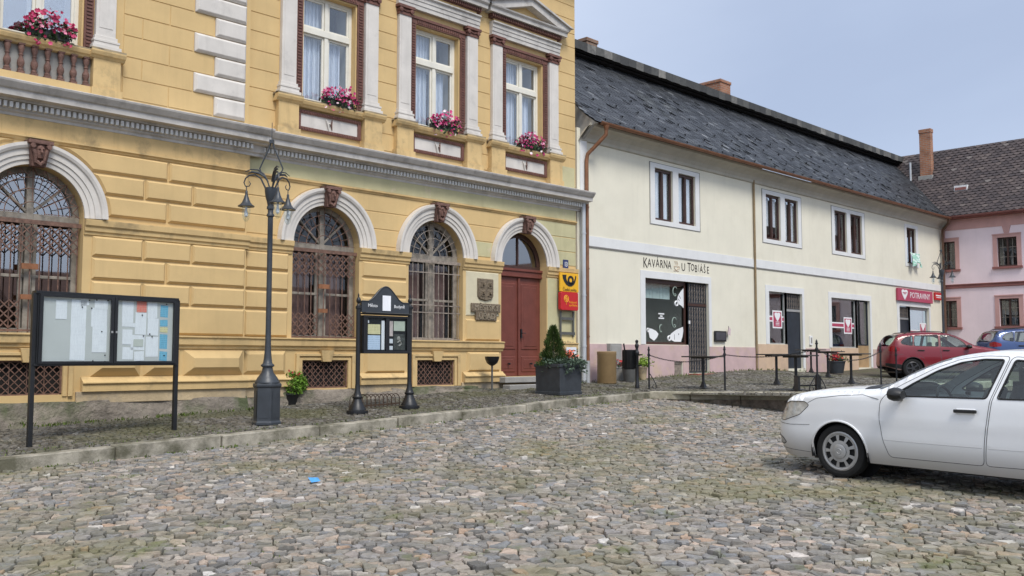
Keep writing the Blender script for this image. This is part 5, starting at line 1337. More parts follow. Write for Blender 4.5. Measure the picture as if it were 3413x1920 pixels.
for a,b_ in ((.045,mid-.004),(mid+.004,W_-.045)):
    f=MB(); w=.048; f.box(a,a+w,-.075,-.051,z0,z1); f.box(b_-w,b_,-.075,-.051,z0,z1); f.box(a+w,b_-w,-.075,-.051,z1-.04,z1); f.box(a+w,b_-w,-.075,-.051,z0,z0+.035)
    lx=b_-.03 if a<.1 else a+.03; f.box(lx-.015,lx+.015,-.081,-.075,z0+.44,z0+.47,1)
    d=f.build('board_door',[m_black,m_silver],t,bevel=.003); p=MB(); p.box(a+w,b_-w,-.066,-.063,z0+.035,z1-.04); p.build('pane',m_glassn:=glassmat('clear_board_glass',(.93,.95,.95),.12),d)
def printed(name,c,ink,sc_=1):
    m,nt,b=newmat(name); v=vec(nt,obj=True); sp=N(nt,'SeparateXYZ'); nt.links.new(v,sp.inputs[0])
    wv=N(nt,'TexWave'); wv.bands_direction='Z'; wv.inputs['Scale'].default_value=16*sc_; wv.inputs['Distortion'].default_value=.6; nt.links.new(v,wv.inputs['Vector'])
    n=noise(nt,vec(nt,(60,60,9),obj=True),1,3)
    f=N(nt,'Math',operation='MULTIPLY'); nt.links.new(ramp(nt,wv.outputs['Fac'],[(.55,(0,)*3),(.7,(1,)*3)]),f.inputs[0]); nt.links.new(ramp(nt,n,[(.42,(0,)*3),(.55,(.55,)*3)]),f.inputs[1])
    nt.links.new(mix(nt,f.outputs[0],c,ink),b.inputs['Base Color']); b.inputs['Roughness'].default_value=.8; return m
m_print=printed('printed_paper',(.86,.87,.90),(.64,.65,.69)); m_blueprint=printed('blue_notice',(.20,.50,.68),(.10,.25,.38),.7); m_rednote=printed('red_notice',(.78,.22,.17),(.60,.50,.45),.7); m_yelnote=printed('yellow_notice',(.75,.68,.40),(.4,.36,.2),.7); m_lightblue=printed('pale_blue_notice',(.55,.66,.82),(.3,.4,.55),.5)
pg=zA(-.07); H=.96
sheets=[(.46,.68,.05,.50,0),(.46,.68,.47,.90,0),(.78,1.00,.16,.55,0),(.76,1.00,.53,.80,0),(.60,.72,.82,.93,0),(.80,1.0,.78,.93,0),
 (1.23,1.41,.60,.93,0),(1.23,1.44,.54,.60,0),(1.46,1.62,.76,.93,2),(1.44,1.62,.43,.76,0),(1.64,1.80,.68,.93,0),(1.64,1.82,.42,.68,0),(1.38,1.60,.20,.42,0),(1.62,1.83,.10,.40,0),(1.24,1.40,.28,.50,0),(1.25,1.42,.06,.24,0),(1.44,1.60,.04,.18,0),(.24,.40,.62,.88,0),
 (1.85,1.98,.70,.88,1),(1.85,1.98,.56,.66,1),(1.85,1.98,.47,.55,3),(1.85,1.98,.22,.44,1),(1.85,1.98,.04,.18,1)]
mats5=[m_print,m_blueprint,m_rednote,m_yelnote]
rnd=random.Random(6)
for k,(a,b_,u0,u1,mi) in enumerate(sheets):
    p=MB(); y_=-.030-.0015*(k%3); s_=rnd.uniform(-.008,.008); mx_=.06+a*1.0
    p.add([(a+.04,y_,pg+u0+s_),(b_+.04,y_,pg+u0-s_),(b_+.04+s_,y_,pg+u1-s_),(a+.04+s_,y_,pg+u1+s_)],[(0,1,2,3)]); p.build('paper_sheet',mats5[mi],t)
ct=MB(); ct.box(1.46,1.62,-.0355,-.035,pg+.25,pg+.36); ct.build('paper_sheet',M('grey_green_card',(.55,.57,.52),.8,.05,4,0),t)
pn=MB()
for (a,u) in ((.72,.90),(.83,.91),(1.0,.91),(.62,.80),(.76,.79),(.98,.12),(.92,.46),(1.95,.90),(1.30,.93),(1.55,.72),(1.58,.41),(1.72,.40),(1.93,.12),(1.68,.44),(.80,.04),(.98,.03)): pn.lathe([(0,-.012),(.009,-.010),(.010,0)],(a+.04,-.034,pg+u),8,0,'y')
pn.build('drawing_pin',m_ink2,t)
# ------------------------------------------------------------------ ornate information board
IX0,IY0,IX1,IY1=10.22,-1.96,11.44,-1.92
t=thing('information_board','ornate black cast iron information board with arched title panel','information board',(IX0,IY0,-.965),math.atan2(IY1-IY0,IX1-IX0))
W_=IX1-IX0
for xx in (0,W_):
    zz=up_(IX0+xx,IY0)+.965-.02; p=MB()
    p.lathe([(.195,0),(.20,.02),(.195,.07),(.16,.08),(.155,.10),(.12,.17),(.09,.23),(.075,.28),(.09,.285),(.095,.31),(.075,.33),(.068,.36),(.05,.42),(.042,.55),(.042,1.88),(.055,1.89),(.055,1.93),(.03,1.95),(.022,1.98),(.04,2.01),(.045,2.04),(.03,2.08),(.012,2.10),(.016,2.13),(.0,2.18)],(xx,0,zz),14)
    p.build('post',m_black,t)
b=MB(); z0,z1=.965+.10-.005,.965+.74; b.box(.06,W_-.06,-.09,-.085+.16,z0,z0+.05); b.box(.06,W_-.06,-.05,.075,z0+.05,z1,0); b.box(.06,W_-.06,-.09,.075,z1,z1+.045); b.box(.06,.15,-.09,-.05,z0+.05,z1); b.box(W_-.14,W_-.06,-.09,-.05,z0+.05,z1); b.box(W_/2-.035,W_/2+.045,-.09,-.05,z0+.05,z1)
b.box(.07,W_-.07,-.10,.05,z1+.06,z1+.085); b.build('case',m_black,t,bevel=.004)
b=MB(); b.box(.06,W_-.06,-.14,-.02,z1+.088,z1+.10); b.build('light_rail',m_concrete2,t)
tp=[]
for k in range(33):
    q=k/32; x=.05+(W_-.1)*q; c=(q-.5)*2; h=.30*(.5+.5*math.cos(PI*max(-1,min(1,c/.78)))); tp.append((x,z1+.30+h*.95))
b=MB(); b.prism([(.05,-.03,z1+.10)]+[(W_-.05,-.03,z1+.10)]+[(x,-.03,z) for x,z in tp[::-1]],(0,.05,0)); b.tube([(x,-.03,z) for x,z in tp],.012,6); b.build('title_panel',m_lamp,t)
L=MB(); text_mesh(L,'Město',.30,-.034,z1+.225,.085,0,depth=.003); text_mesh(L,'Budyně',.93,-.034,z1+.225,.085,0,depth=.003); build_each(L,'title_lettering',m_signwhite,t,tol=.02)
s_=MB(); s_.box(W_/2-.085,W_/2+.105,-.042,-.0305,z1+.14,z1+.42); s_.build('paper_sheet',m_print,t)
for (a,b_,u0,u1,m_) in ((.17,.46,.05,.33,m_lightblue),(.17,.46,.33,.53,m_yelnote),(.17,.20,.53,.60,m_paper),(.49,.56,.05,.60,m_print),(.66,.76,.30,.60,M('pinkish_note',(.60,.50,.48),.8,.2,9,0)),(.66,.76,.05,.14,m_paper),(.66,.76,.17,.27,m_paper),(.78,1.05,.40,.60,M('pale_green_note',(.50,.54,.45),.8,.1,9,0)),(.78,1.05,.05,.36,M('dark_photo_note',(.07,.075,.07),.6,.5,14,0))):
    p=MB(); p.box(a,b_,-.055,-.0505,z0+u0+.02,z0+u1); p.build('paper_sheet',m_,t)
p=MB(); p.tube([(.86,-.058,z0+.2),(.93,-.058,z0+.24),(.96,-.058,z0+.18),(.9,-.058,z0+.14)],.016,5); p.lathe([(0,-.062),(.04,-.06),(.045,-.056)],(.9,0,z0+.28),8,0,'y'); p.build('photo_print',m_concrete,t)
p=MB(); p.box(.15,W_/2-.035,-.078,-.074,z0+.05,z1); p.box(W_/2+.045,W_-.14,-.078,-.074,z0+.05,z1); p.build('pane',m_glassn,t)
# low hoop railing behind it
t=thing('hoop_railing','low brown iron railing of overlapping hoops behind the information board','railing',(10.45,-1.55,-.93))
p=MB(); n=11; 
for k in range(n):
    x0=.095*k; r=.10; p.tube([(x0-r,0,.01+.036*x0),(x0-r,0,.16)]+[(x0-r*math.cos(PI*j/8),.008*(k%2),.17+r*math.sin(PI*j/8)) for j in range(9)]+[(x0+r,0,.16),(x0+r,0,.01+.036*x0)],.0085,5)
p.bar((-.12,0,.05),(1.06,0,.085),.012,.025); p.build('hoops',M('brown_iron_hoops',(.06,.035,.02),.6,.3,9,.2,60),t)
# ------------------------------------------------------------------ ashtray stand
t=thing('ashtray_stand','small black bowl ashtray on a thin grey post left of the brown door','ashtray',(15.02,-.45,up_(15.02,-.45)))
p=MB(); p.lathe([(.09,0),(.09,.012),(.022,.018),(.022,.58)],n=10); p.build('post',m_concrete2,t)
p=MB(); p.lathe([(.025,.56),(.06,.575),(.12,.62),(.155,.70),(.165,.755),(.17,.765),(.15,.77),(.14,.74),(.0,.73)],n=18); p.build('bowl',m_black,t)
# ------------------------------------------------------------------ planter by the door
PX,PY=15.62,-1.93; PZ=up_(PX,PY)-.01
t=thing('planter_box','large square slate grey planter box standing on the kerbside pavement','planter',(PX,PY,PZ))
p=MB(); a=.365
p.add([(-a*.96,-a*.96,.04),(a*.96,-a*.96,.04),(a*.96,a*.96,.04),(-a*.96,a*.96,.04),(-a,-a,.66),(a,-a,.66),(a,a,.66),(-a,a,.66)],[(3,2,1,0),(0,1,5,4),(1,2,6,5),(2,3,7,6),(3,0,4,7)])
for s_ in (-1,1):
    p.box(-a-.02,a+.02,s_*a-.02,s_*a+.02,.60,.67); p.box(s_*a-.02,s_*a+.02,-a+.021,a-.021,.60,.67)
    p.box(-a*.96-.012,a*.96+.012,s_*a*.97-.012,s_*a*.97+.012,.0,.07); p.box(s_*a*.97-.012,s_*a*.97+.012,-a*.93,a*.93,.0,.07)
p.build('box',m_lamp,t,bevel=.006); p=MB(); p.poly([(-a,-a,.60),(a,-a,.60),(a,a,.60),(-a,a,.60)]); p.build('soil',m_soil,t)
rnd=random.Random(21)
tc_=thing('conifer_shrub','pointed dark green conifer growing in the grey planter by the door','shrub',(PX-.10,PY+.06,PZ+.60))
tr=MB(); tr.tube([(0,0,0),(0,0,.8)],[.03,.008],6); tr.build('trunk',m_woodgrey,tc_)
lf=MB()
for k in range(5200):
    h=rnd.random()**1.25; rr=.30*(1-h)**.75*(1+.22*math.sin(h*23+1)*.5+rnd.uniform(-.18,.12))+.012; a_=rnd.uniform(0,2*PI); q=math.sqrt(rnd.uniform(.35,1)); rr*=1+.18*math.sin(a_*3+h*9)
    c=Vector((rr*q*math.cos(a_),rr*q*math.sin(a_),.02+.86*h)); d=Vector((math.cos(a_)*.7,math.sin(a_)*.7,rnd.uniform(.4,1.5))).normalized(); L_=rnd.uniform(.035,.075); w_=d.cross(Vector((rnd.gauss(0,1),rnd.gauss(0,1),rnd.gauss(0,1)))).normalized()*.008
    lf.add([c-w_,c+w_,c+d*L_+w_*.4,c+d*L_-w_*.4],[(0,1,2,3)])
lf.build('foliage',m_conifer,tc_)
t2=thing('trailing_plant','grey green trailing plant spilling over the rim of the grey planter','plant',(PX,PY,PZ+.60))
lf=MB()
def cf():
    a_=rnd.uniform(-PI,PI); r=rnd.uniform(.1,.50)
    x=r*math.cos(a_)+.08; y=r*math.sin(a_)-.08; e=max(abs(x),abs(y)); z=.14*rnd.random() if e<.37 else .10-rnd.random()*.30*(.5+.5*math.sin(a_*5))
    return (x,y,z+.03)
leaves(lf,2000,cf,.075,rnd,0,.1,.5); lf.build('foliage',m_ivy,t2)
t3=thing('flowering_plant','orange red flowers with dark foliage at the right of the grey planter','plant',(PX+.24,PY+.02,PZ+.62))
lf=MB(); leaves(lf,900,lambda:(rnd.gauss(.04,.13),rnd.gauss(0,.11),abs(rnd.gauss(.08,.10))),.06,rnd); lf.build('foliage',m_leaf,t3)
fl=MB()
for k in range(70): petals(fl,rnd.gauss(.03,.09),rnd.gauss(-.03,.07),.24+rnd.gauss(0,.05),.03,rnd,0)
fl.build('blossoms',m_orange,t3)
# ------------------------------------------------------------------ pots by the lamp
QB=seek(727,1018,up_); QT=seek(646,1022,up_)
t=thing('flower_pot','dark round pot half hidden behind the base of the near street lamp','pot',(*QB,up_(*QB)))
p=MB(); p.lathe([(.15,0),(.19,.18),(.20,.19),(.20,.22),(.17,.22),(.16,.18),(0,.17)],n=16); p.build('pot',m_trim,t)
tb=thing('potted_bush','fresh green bushy plant with a few pink blooms behind the street lamp base','bush',(QB[0]+.02,QB[1]-.02,up_(*QB)+.14))
lf=MB(); 
def cf2():
    d=Vector((rnd.gauss(0,1),rnd.gauss(0,1),rnd.gauss(.2,.8))).normalized()*rnd.uniform(.3,1)**.5; return (d.x*.28+.03,d.y*.25,.24+d.z*.27)
leaves(lf,1900,cf2,.075,rnd,0,.3,.45); lf.build('foliage',m_bush,tb)
fl=MB()
for k in range(16): petals(fl,rnd.gauss(.0,.13),rnd.gauss(-.08,.08),.42+rnd.gauss(0,.05),.03,rnd,0)
fl.build('blossoms',m_redflower,tb)
t=thing('flower_tub','dark tub of low plants at the mossy wall left of the street lamp','pot',(*QT,up_(*QT)))
p=MB(); p.lathe([(.20,0),(.24,.26),(.26,.30),(.22,.30),(.2,.25),(0,.24)],n=16); p.build('pot',m_trim,t)
lf=MB(); leaves(lf,500,lambda:(rnd.gauss(0,.14),rnd.gauss(0,.12),.28+abs(rnd.gauss(.06,.06))),.07,rnd); lf.build('foliage',m_leaf,t)
fl=MB()
for k in range(14): petals(fl,rnd.gauss(.1,.12),rnd.gauss(-.1,.08),.42+rnd.gauss(0,.04),.028,rnd,0)
fl.build('blossoms',m_redflower,t)
# ------------------------------------------------------------------ barrel, bollard, bin, pots at the cream house
t=thing('grit_barrel','tan brown plastic barrel standing by the copper down pipe','barrel',(18.98,-.55,up_(18.98,-.55)))
p=MB(); p.lathe([(.235,0),(.245,.02),(.245,.72),(.25,.73),(.25,.80),(.24,.81),(0,.815)],n=24); p.build('body',m_tan,t)
QO=seek(1603,976,up_)
t=thing('bollard','thick black bollard with a turned knob top at the terrace corner','bollard',(*QO,up_(*QO)-.01))
p=MB(); p.lathe([(.055,0),(.055,.08),(.045,.10),(.04,.80),(.055,.82),(.058,.86),(.04,.89),(.032,.95),(.046,.99),(.05,1.03),(.035,1.06),(.028,1.08),(.04,1.11),(.036,1.14),(0,1.165)],n=12); p.build('post',m_black,t)
t=thing('litter_bin','black basket litter bin hooked beside the bollard','litter bin',(QO[0]-.02,QO[1]+.22,up_(*QO)+.44))
p=MB(); p.lathe([(.135,0),(.15,.03),(.155,.42),(.165,.44),(.165,.47),(.145,.47),(.14,.05),(0,.04)],n=16)
for k in range(16):
    a_=2*PI*k/16; p.bar((.158*math.cos(a_),.158*math.sin(a_),.03),(.162*math.cos(a_),.162*math.sin(a_),.44),.012,.008)
p.bar((.0,-.15,.35),(.03,-.36,.35),.03,.03); p.bar((.0,-.15,.1),(.03,-.36,.1),.03,.03); p.tube([(-.10,.05,.45),(-.13,.06,.62)],.02,6); p.build('basket',m_black,t)
def pot(x,y,label,r,h,m_,group=None):
    t=thing('flower_pot',label,'pot',(x,y,up_(x,y)))
    p=MB(); p.lathe([(r*.72,0),(r*.95,h*.9),(r,h*.91),(r,h),(r*.88,h),(r*.85,h*.85),(0,h*.84)],n=16); p.build('pot',m_,t); return t
pot(*seek(1583,960,up_),'dark grey round pot on the pavement below the litter bin',.20,.38,m_concrete2)
t=pot(*seek(1556,957,up_),'grey pot of dark red flowers left of the litter bin',.19,.36,m_concrete)
lf=MB(); leaves(lf,260,lambda:(rnd.gauss(0,.11),rnd.gauss(0,.1),.36+abs(rnd.gauss(.05,.06))),.06,rnd); lf.build('foliage',m_leaf,t)
fl=MB()
for k in range(60): petals(fl,rnd.gauss(-.03,.11),rnd.gauss(-.06,.08),.46+rnd.gauss(0,.06),.03,rnd,0)
fl.build('blossoms',m_redflower,t)
t=pot(*seek(1617,955,up_),'beige pot of bright green feathery leaves right of the bollard',.13,.34,m_sill)
lf=MB(); leaves(lf,600,lambda:(rnd.gauss(.02,.10),rnd.gauss(0,.10),.36+abs(rnd.gauss(.08,.07))),.06,rnd); lf.build('foliage',leafmat('lime_leaf',(.24,.36,.05),.4),t)
t=pot(30.95,-.85,'dark blue grey bowl planter near the second grocery window',.31,.42,m_lamp)
lf=MB(); leaves(lf,320,lambda:(rnd.gauss(.12,.13),rnd.gauss(0,.12),.40+abs(rnd.gauss(.06,.09))),.09,rnd); lf.build('foliage',leafmat('olive_leaf',(.13,.15,.04),.5),t)
fl=MB()
for k in range(90): petals(fl,rnd.gauss(-.17,.09),rnd.gauss(-.05,.08),.56+rnd.gauss(0,.06),.045,rnd,0)
fl.build('blossoms',m_redflower,t)
# ------------------------------------------------------------------ chain posts on the terrace edge
def post(x,y,h,label,scroll=1):
    t=thing('chain_post',label,'post',(x,y,up_(x,y)),0,group='chain posts round the cafe terrace')
    p=MB(); p.tube([(0,0,-.03),(0,0,h-.05)],.021,8); p.lathe([(.021,h-.08),(.032,h-.07),(.032,h-.05),(.02,h-.04),(.022,h-.01),(0,h+.03)],n=8); p.lathe([(.03,h-.21),(.036,h-.19),(.03,h-.15)],n=8); p.build('pole',m_black,t)
    if scroll:
        s_=MB(); ux=(.7,-.7)
        pts=[(.02,.36),(.06,.30),(.12,.20),(.165,.10),(.17,.04),(.14,.01),(.10,.02),(.085,.06),(.10,.10),(.13,.10)]
        for e in ((1,-1) if scroll>1 else (1,)): s_.tube([(ux[0]*r*e,ux[1]*r*e,z) for r,z in pts],.011,6)
        s_.build('scroll_foot',m_black,t)
    return (x,y,up_(x,y)+h-.18)
P1=post(*seek(1633,979,up_),.98,'chain post with one scroll foot on the terrace corner beside the bollard',1)
P2=post(*seek(1824,982,up_),.98,'plain chain post midway along the terrace edge left of the menu board',0)
P3=post(*seek(2057,986,up_),1.06,'chain post with double scroll foot in front of the bench',2)
P4=post(*seek(2217,968,up_),.98,'plain chain post in front of the red car rear end',0)
P5=post(*seek(2256,966,up_),.9,'short plain chain post in front of the red car wheel',0)
def chain(a,b,sag,label):
    o=MB(); n=34; A,B=Vector(a),Vector(b); 
    pts=[A.lerp(B,k/n)-Vector((0,0,sag*4*(k/n)*(1-k/n))) for k in range(n+1)]
    for k in range(n):
        c=(pts[k]+pts[k+1])/2; d=(pts[k+1]-pts[k]); L_=d.length*.72; d.normalize(); s_=d.orthogonal().normalized() if k%2 else d.cross(d.orthogonal()).normalized()
        o.tube([c+d*L_*math.cos(q*PI/4)+s_*.013*math.sin(q*PI/4) for q in range(8)],.0055,4,0,closed=True)
    tag(o.build('chain',m_black),label,'chain',group='chains between the terrace posts')
chain(P1,P2,.16,'sagging iron chain hanging before the pink wall below the cafe window')
chain(P2,P3,.10,'iron chain between the plain post and the double scroll post')
chain(P3,P4,.22,'deeply sagging iron chain ending at the post before the red car')
# ------------------------------------------------------------------ terrace tables and bench
def table(x,y,label,first=[None]):
    loc=(x,y,up_(x,y))
    if first[0] is None:
        t=thing('bistro_table',label,'table',loc,0,group='square black tables on the cafe terrace'); first[0]=t
        p=MB(); p.box(-.36,.36,-.36,.36,.73,.76); p.box(-.20,.20,-.20,.20,.70,.729); p.build('tabletop',m_ttop:=M('dark_table_top',(.05,.045,.04),.35,.2,4,.05,40,obj=True),t,bevel=.006)
        p=MB(); p.tube([(0,0,.03),(0,0,.70)],.032,10); p.build('leg',m_black,t)
        p=MB(); p.lathe([(.22,0),(.22,.012),(.09,.035),(.055,.10),(.035,.16)],n=4,rot=PI/4); p.sm=[False]*len(p.sm); p.build('foot',m_black,t)
        return t
    c=copy_tree(first[0]); c.location=loc; c['label']=label; return c
def at(u,d):
    r=(u-1288)/2400*d; return d*math.cos(A_)+r*math.sin(A_),d*math.sin(A_)-r*math.cos(A_)-16
for u,d,lb in ((1767,22.4,'square black table in front of the cafe door'),(1951,23.6,'square black table before the peach wall of the first grocery window'),(1999.5,20.6,'square black table next to the bench and double scroll post'),(2038,31.0,'square black table near the wall behind the double scroll post'),(2080,27.7,'square black table left of the dark bowl planter'),(2138,23.8,'square black table before the boarded panel left of the red car')):
    table(*at(u,d),lb)
x,y=at(2028,20.2); t=thing('low_bench','low dark slatted bench by the double scroll post on the terrace','bench',(x,y,up_(x,y)),R(-45))
p=MB()
for k in range(4): p.box(-.24,.24,-.16+.085*k,-.09+.085*k,.29,.32)
p.build('seat',m_trim,t)
for s_ in (-1,1): p=MB(); p.box(s_*.22-.02,s_*.22+.02,-.15,.15,0,.29); p.build('leg',m_black,t)
p=MB(); p.box(-.2,.2,-.02,.02,.10,.13); p.build('stretcher',m_black,t)
# blue scrap on the stones
X,Y2=at(790,10.6); t=MB(); z=sq_(7.0,-6.9)
def onground(u,v):
    x=(u-1288)/2400; y=-(v-724.5)/2400; fw=math.cos(P_)-y*math.sin(P_); up=math.sin(P_)+y*math.cos(P_)
    dx,dy=math.cos(A_)*fw+math.sin(A_)*x,math.sin(A_)*fw-math.cos(A_)*x; s_=10
    for k in range(40): s_=(sq_(dx*s_,dy*s_-16))/up
    return dx*s_,dy*s_-16
X,Y2=onground(790,1216); z=sq_(X,Y2)+.01
p=MB(); p.add([(-.06,-.04,.01),(.05,-.05,.02),(.07,.03,.05),(-.02,.06,.03),(-.07,.02,.06),(.02,0,.055),(.0,-.09,.02),(.03,-.11,.03)],[(0,1,5),(1,2,5),(2,3,5),(3,4,5),(4,0,5),(0,6,7,1)])
p.v=[(X+a,Y2+b_,z+c) for a,b_,c in p.v]
tag(p.build('plastic_scrap',M('bright_blue_plastic',(.07,.30,.62),.4,.15,30,0)),'small crumpled bright blue scrap lying on the cobbles','litter')
# ------------------------------------------------------------------ cars
def interp(pts,x,smooth=True):
    xs=[p[0] for p in pts]; zs=[p[1] for p in pts]
    if x<=xs[0]: return zs[0]
    if x>=xs[-1]: return zs[-1]
    for i in range(len(xs)-1):
        if xs[i]<=x<=xs[i+1]:
            h=xs[i+1]-xs[i]; t=(x-xs[i])/h
            if not smooth: return zs[i]+(zs[i+1]-zs[i])*t
            def sl(k):
                if k<=0: return (zs[1]-zs[0])/(xs[1]-xs[0])
                if k>=len(xs)-1: return (zs[-1]-zs[-2])/(xs[-1]-xs[-2])
                a=(zs[k]-zs[k-1])/(xs[k]-xs[k-1]); b=(zs[k+1]-zs[k])/(xs[k+1]-xs[k])
                return 0 if a*b<=0 else 2*a*b/(a+b)
            m0,m1=sl(i)*h,sl(i+1)*h
            return (2*t**3-3*t*t+1)*zs[i]+(t**3-2*t*t+t)*m0+(-2*t**3+3*t*t)*zs[i+1]+(t**3-t*t)*m1
def inpoly(p,poly):
    x,y=p; c=False; n=len(poly)
    for i in range(n):
        x0,y0=poly[i-1]; x1,y1=poly[i]
        if (y0>y)!=(y1>y) and x<(x1-x0)*(y-y0)/(y1-y0)+x0: c=not c
    return c
def dense(loop,step=.06,closed=True):
    out=[]; n=len(loop)
    for i in range(n if closed else n-1):
        a,b=loop[i],loop[(i+1)%n]; k=max(1,int(math.dist(a,b)/step)); out+=[(a[0]+(b[0]-a[0])*j/k,a[1]+(b[1]-a[1])*j/k) for j in range(k)]
    if not closed: out.append(loop[-1])
    return out
def rounded(loop,r=.05,n=4):
    out=[]; m=len(loop)
    for i in range(m):
        p0,p,p1=Vector(loop[i-1]),Vector(loop[i]),Vector(loop[(i+1)%m]); a=p+(p0-p).normalized()*min(r,(p0-p).length*.45); b=p+(p1-p).normalized()*min(r,(p1-p).length*.45)
        for k in range(n+1):
            t=k/n; q=a*(1-t)**2+p*2*t*(1-t)+b*t*t; out.append((q.x,q.y))
    return out
m_gap2=M('soft_panel_line',(.45,.45,.45),.8,.1,5,0)
m_gap=M('panel_gap',(.09,.09,.09),.9,.1,5,0)
def car(name,label,S,loc,rot,paint,wheelkind):
    t=thing(name,label,'car',loc); t.rotation_euler=rot
    L,W=S['L'],S['W']; xc=S['xf']+S['wb']/2
    ax,bx,n_=S['a'],S['b'],2.5
    # plan curve
    pc=[]
    for k in range(40):
        f=PI/2*k/39; pc.append((ax*(1-math.cos(f)**(2/n_)),W*math.sin(f)**(2/n_)))
    x=ax
    while x<L-bx-.08: x+=.08; pc.append((x,W))
    for k in range(1,40):
        f=PI/2*(1-k/39); pc.append((L-bx*(1-math.cos(f)**(2/n_)),W*math.sin(f)**(2/n_) if k<39 else 0))
    ss=[0]
    for a,b in zip(pc[:-1],pc[1:]): ss.append(ss[-1]+math.dist(a,b))
    ssn=np.array(ss); px_=np.array([p[0] for p in pc]); py_=np.array([p[1] for p in pc])
    X_=lambda s: float(np.interp(s,ssn,px_)); Yp=lambda s: float(np.interp(s,ssn,py_)); S_=lambda x: float(np.interp(x,px_,ssn))
    Smax=ss[-1]
    zt=lambda x: interp(S['top'],x); zb=lambda x: interp(S['bot'],x); belt=lambda x: interp(S['belt'],x)
    nz=S['nose']; tz=S['tail']
    def Pt(s,z,off=0):
        x=X_(s); y=Yp(s); top=zt(x); be=belt(x)
        k=1-.035*((x-L*.52)/(L*.5))**2
        if z<.55: k-=.10*((.55-z)/.4)**2
        elif z>.70: k-=.035*((min(z,be)-.70)/.35)**2
        if .66<z<.74 : k+=.006*math.sin((z-.66)/.08*PI)
        if z>be: k-=S['tumble']*(z-be)/W
        r=.10 if top>be+.2 else .075
        if z>top-r: q=min(1,(z-(top-r))/r); k-=(r*.95)*(1-math.sqrt(max(0,1-q*q)))/W
        y*=max(0.05,k)
        wf=max(0,1-x/1.0)**2; wr=max(0,1-(L-x)/1.0)**2
        x+=interp(nz,z)*wf-interp(tz,z)*wr
        return (xc-x,y+off,z)
    # side outline in (s, z)
    arches=[(S['xf'],S['ra']),(S['xf']+S['wb'],S['ra'])]
    wz=S['wr']
    bottom=[]; sv=np.linspace(0,Smax,150)
    ang_=lambda r,zc,z: math.acos(max(-1,min(1,(z-zc)/r)))
    blocks=[]
    for (xa,r) in arches:
        zbot=zb(xa); a0=math.asin((zbot-wz)/r); blocks.append((S_(xa)-r*math.cos(a0),S_(xa)+r*math.cos(a0),S_(xa),r,a0))
    for s in sv:
        if any(b[0]-.02<s<b[1]+.02 for b in blocks): continue
        bottom.append((s,zb(X_(s)),0))
    pts=[(s,z) for s,z,_ in bottom]
    for (s0,s1,sc0,r,a0) in blocks:
        for k in range(25):
            a=PI-a0-(PI-2*a0)*k/24; pts.append((sc0+r*math.cos(a),wz+r*math.sin(a)))
    pts.sort(key=lambda p:p[0])
    # keep arch points in angular order (they are monotone in s within the arch)
    top=[(s,zt(X_(s))) for s in np.linspace(0,Smax,170)]
    outline=pts+top[::-1]
    outline=[p for i,p in enumerate(outline) if math.dist(p,outline[i-1])>1e-4]
    loops={}
    tos=lambda lp: [(S_(x),z) for x,z in lp]
    for nme,lp in S['loops'].items(): loops[nme]=dense(tos(rounded(lp,S['rnd'].get(nme,.05))),.05)
    V=[];E=[]
    def addloop(lp):
        b=len(V); V.extend(Vector(p) for p in lp); E.extend((b+i,b+(i+1)%len(lp)) for i in range(len(lp)))
    addloop(outline)
    for lp in loops.values(): addloop(lp)
    for s in list(np.linspace(.02,.6,14))+list(np.arange(.68,Smax,.09)):
        for z in np.arange(.2,1.9,.065):
            zz=z+.0003*math.sin(s*50)
            if inpoly((s,zz),outline): V.append(Vector((s,zz)))
        tz_=zt(X_(s))
        for dz in (.008,.02,.04,.07):
            if inpoly((s,tz_-dz),outline): V.append(Vector((s,tz_-dz)))
    r=delaunay_2d_cdt(V,E,[],0,1e-5)
    vv=[(p.x,p.y) for p in r[0]]; groups={k:[] for k in loops}; body=[]
    order=S['order']
    for f in r[2]:
        cx=sum(vv[i][0] for i in f)/3; cz=sum(vv[i][1] for i in f)/3
        if not inpoly((cx,cz),outline): continue
        for k in order:
            if inpoly((cx,cz),loops[k]): groups[k].append(f); break
        else: body.append(f)
    P3=[Pt(s,z) for s,z in vv]
    def emit(fs,sides=(1,-1),mb=None,m=0,dy=0):
        mb=mb or MB()
        for sd in sides:
            ids={}; vs=[];fo=[]
            for f in fs:
                q=[]
                for i in f:
                    if i not in ids: ids[i]=len(vs); p=P3[i]; vs.append((p[0],sd*(p[1]+dy),p[2]))
                    q.append(ids[i])
                a,b,c=[Vector(vs[j]) for j in q[:3]]; nn=(b-a).cross(c-a)
                ref=sd if abs(nn.y)>abs(nn.x)*.2 else 0
                ctr=(a+b+c)/3
                out=Vector((ctr.x*.35,ctr.y,max(0,ctr.z-.6)*.3)); 
                if nn.dot(out)<0: q=q[::-1]
                fo.append(q)
            mb.add(vs,fo,m,True)
        return mb
    bm=emit(body)
    # top surfaces
    def topstrip(x0,x1,mb,m,n=24,crown=.03,bowl=0,dz=0,shrink=1):
        s0,s1=S_(x0),S_(x1); K=14; vs=[]
        for i in range(n+1):
            s=s0+(s1-s0)*i/n; x=X_(s); z=zt(x); p=Pt(s,z-1e-4); w=p[1]*shrink
            for k in range(K+1):
                q=-1+2*k/K; qq=math.sin(q*PI/2)
                vs.append((p[0]+bowl*(1-q*q)*math.sin(PI*min(1,max(0,i/n))*.5+.0),w*qq,z+crown*min(1,w/W*1.2)*(1-q*q)+dz))
        mb.add(vs,[(i*(K+1)+k,i*(K+1)+k+1,(i+1)*(K+1)+k+1,(i+1)*(K+1)+k) for i in range(n) for k in range(K)],m,True)
    xw0,xw1,xr1,xr2=S['xw']   # windscreen base/top, rear glass top/base
    topstrip(0.0,xw0,bm,0,110,.045); topstrip(xw1,xr1,bm,0,40,.045); topstrip(xr2,L,bm,0,24,.02)
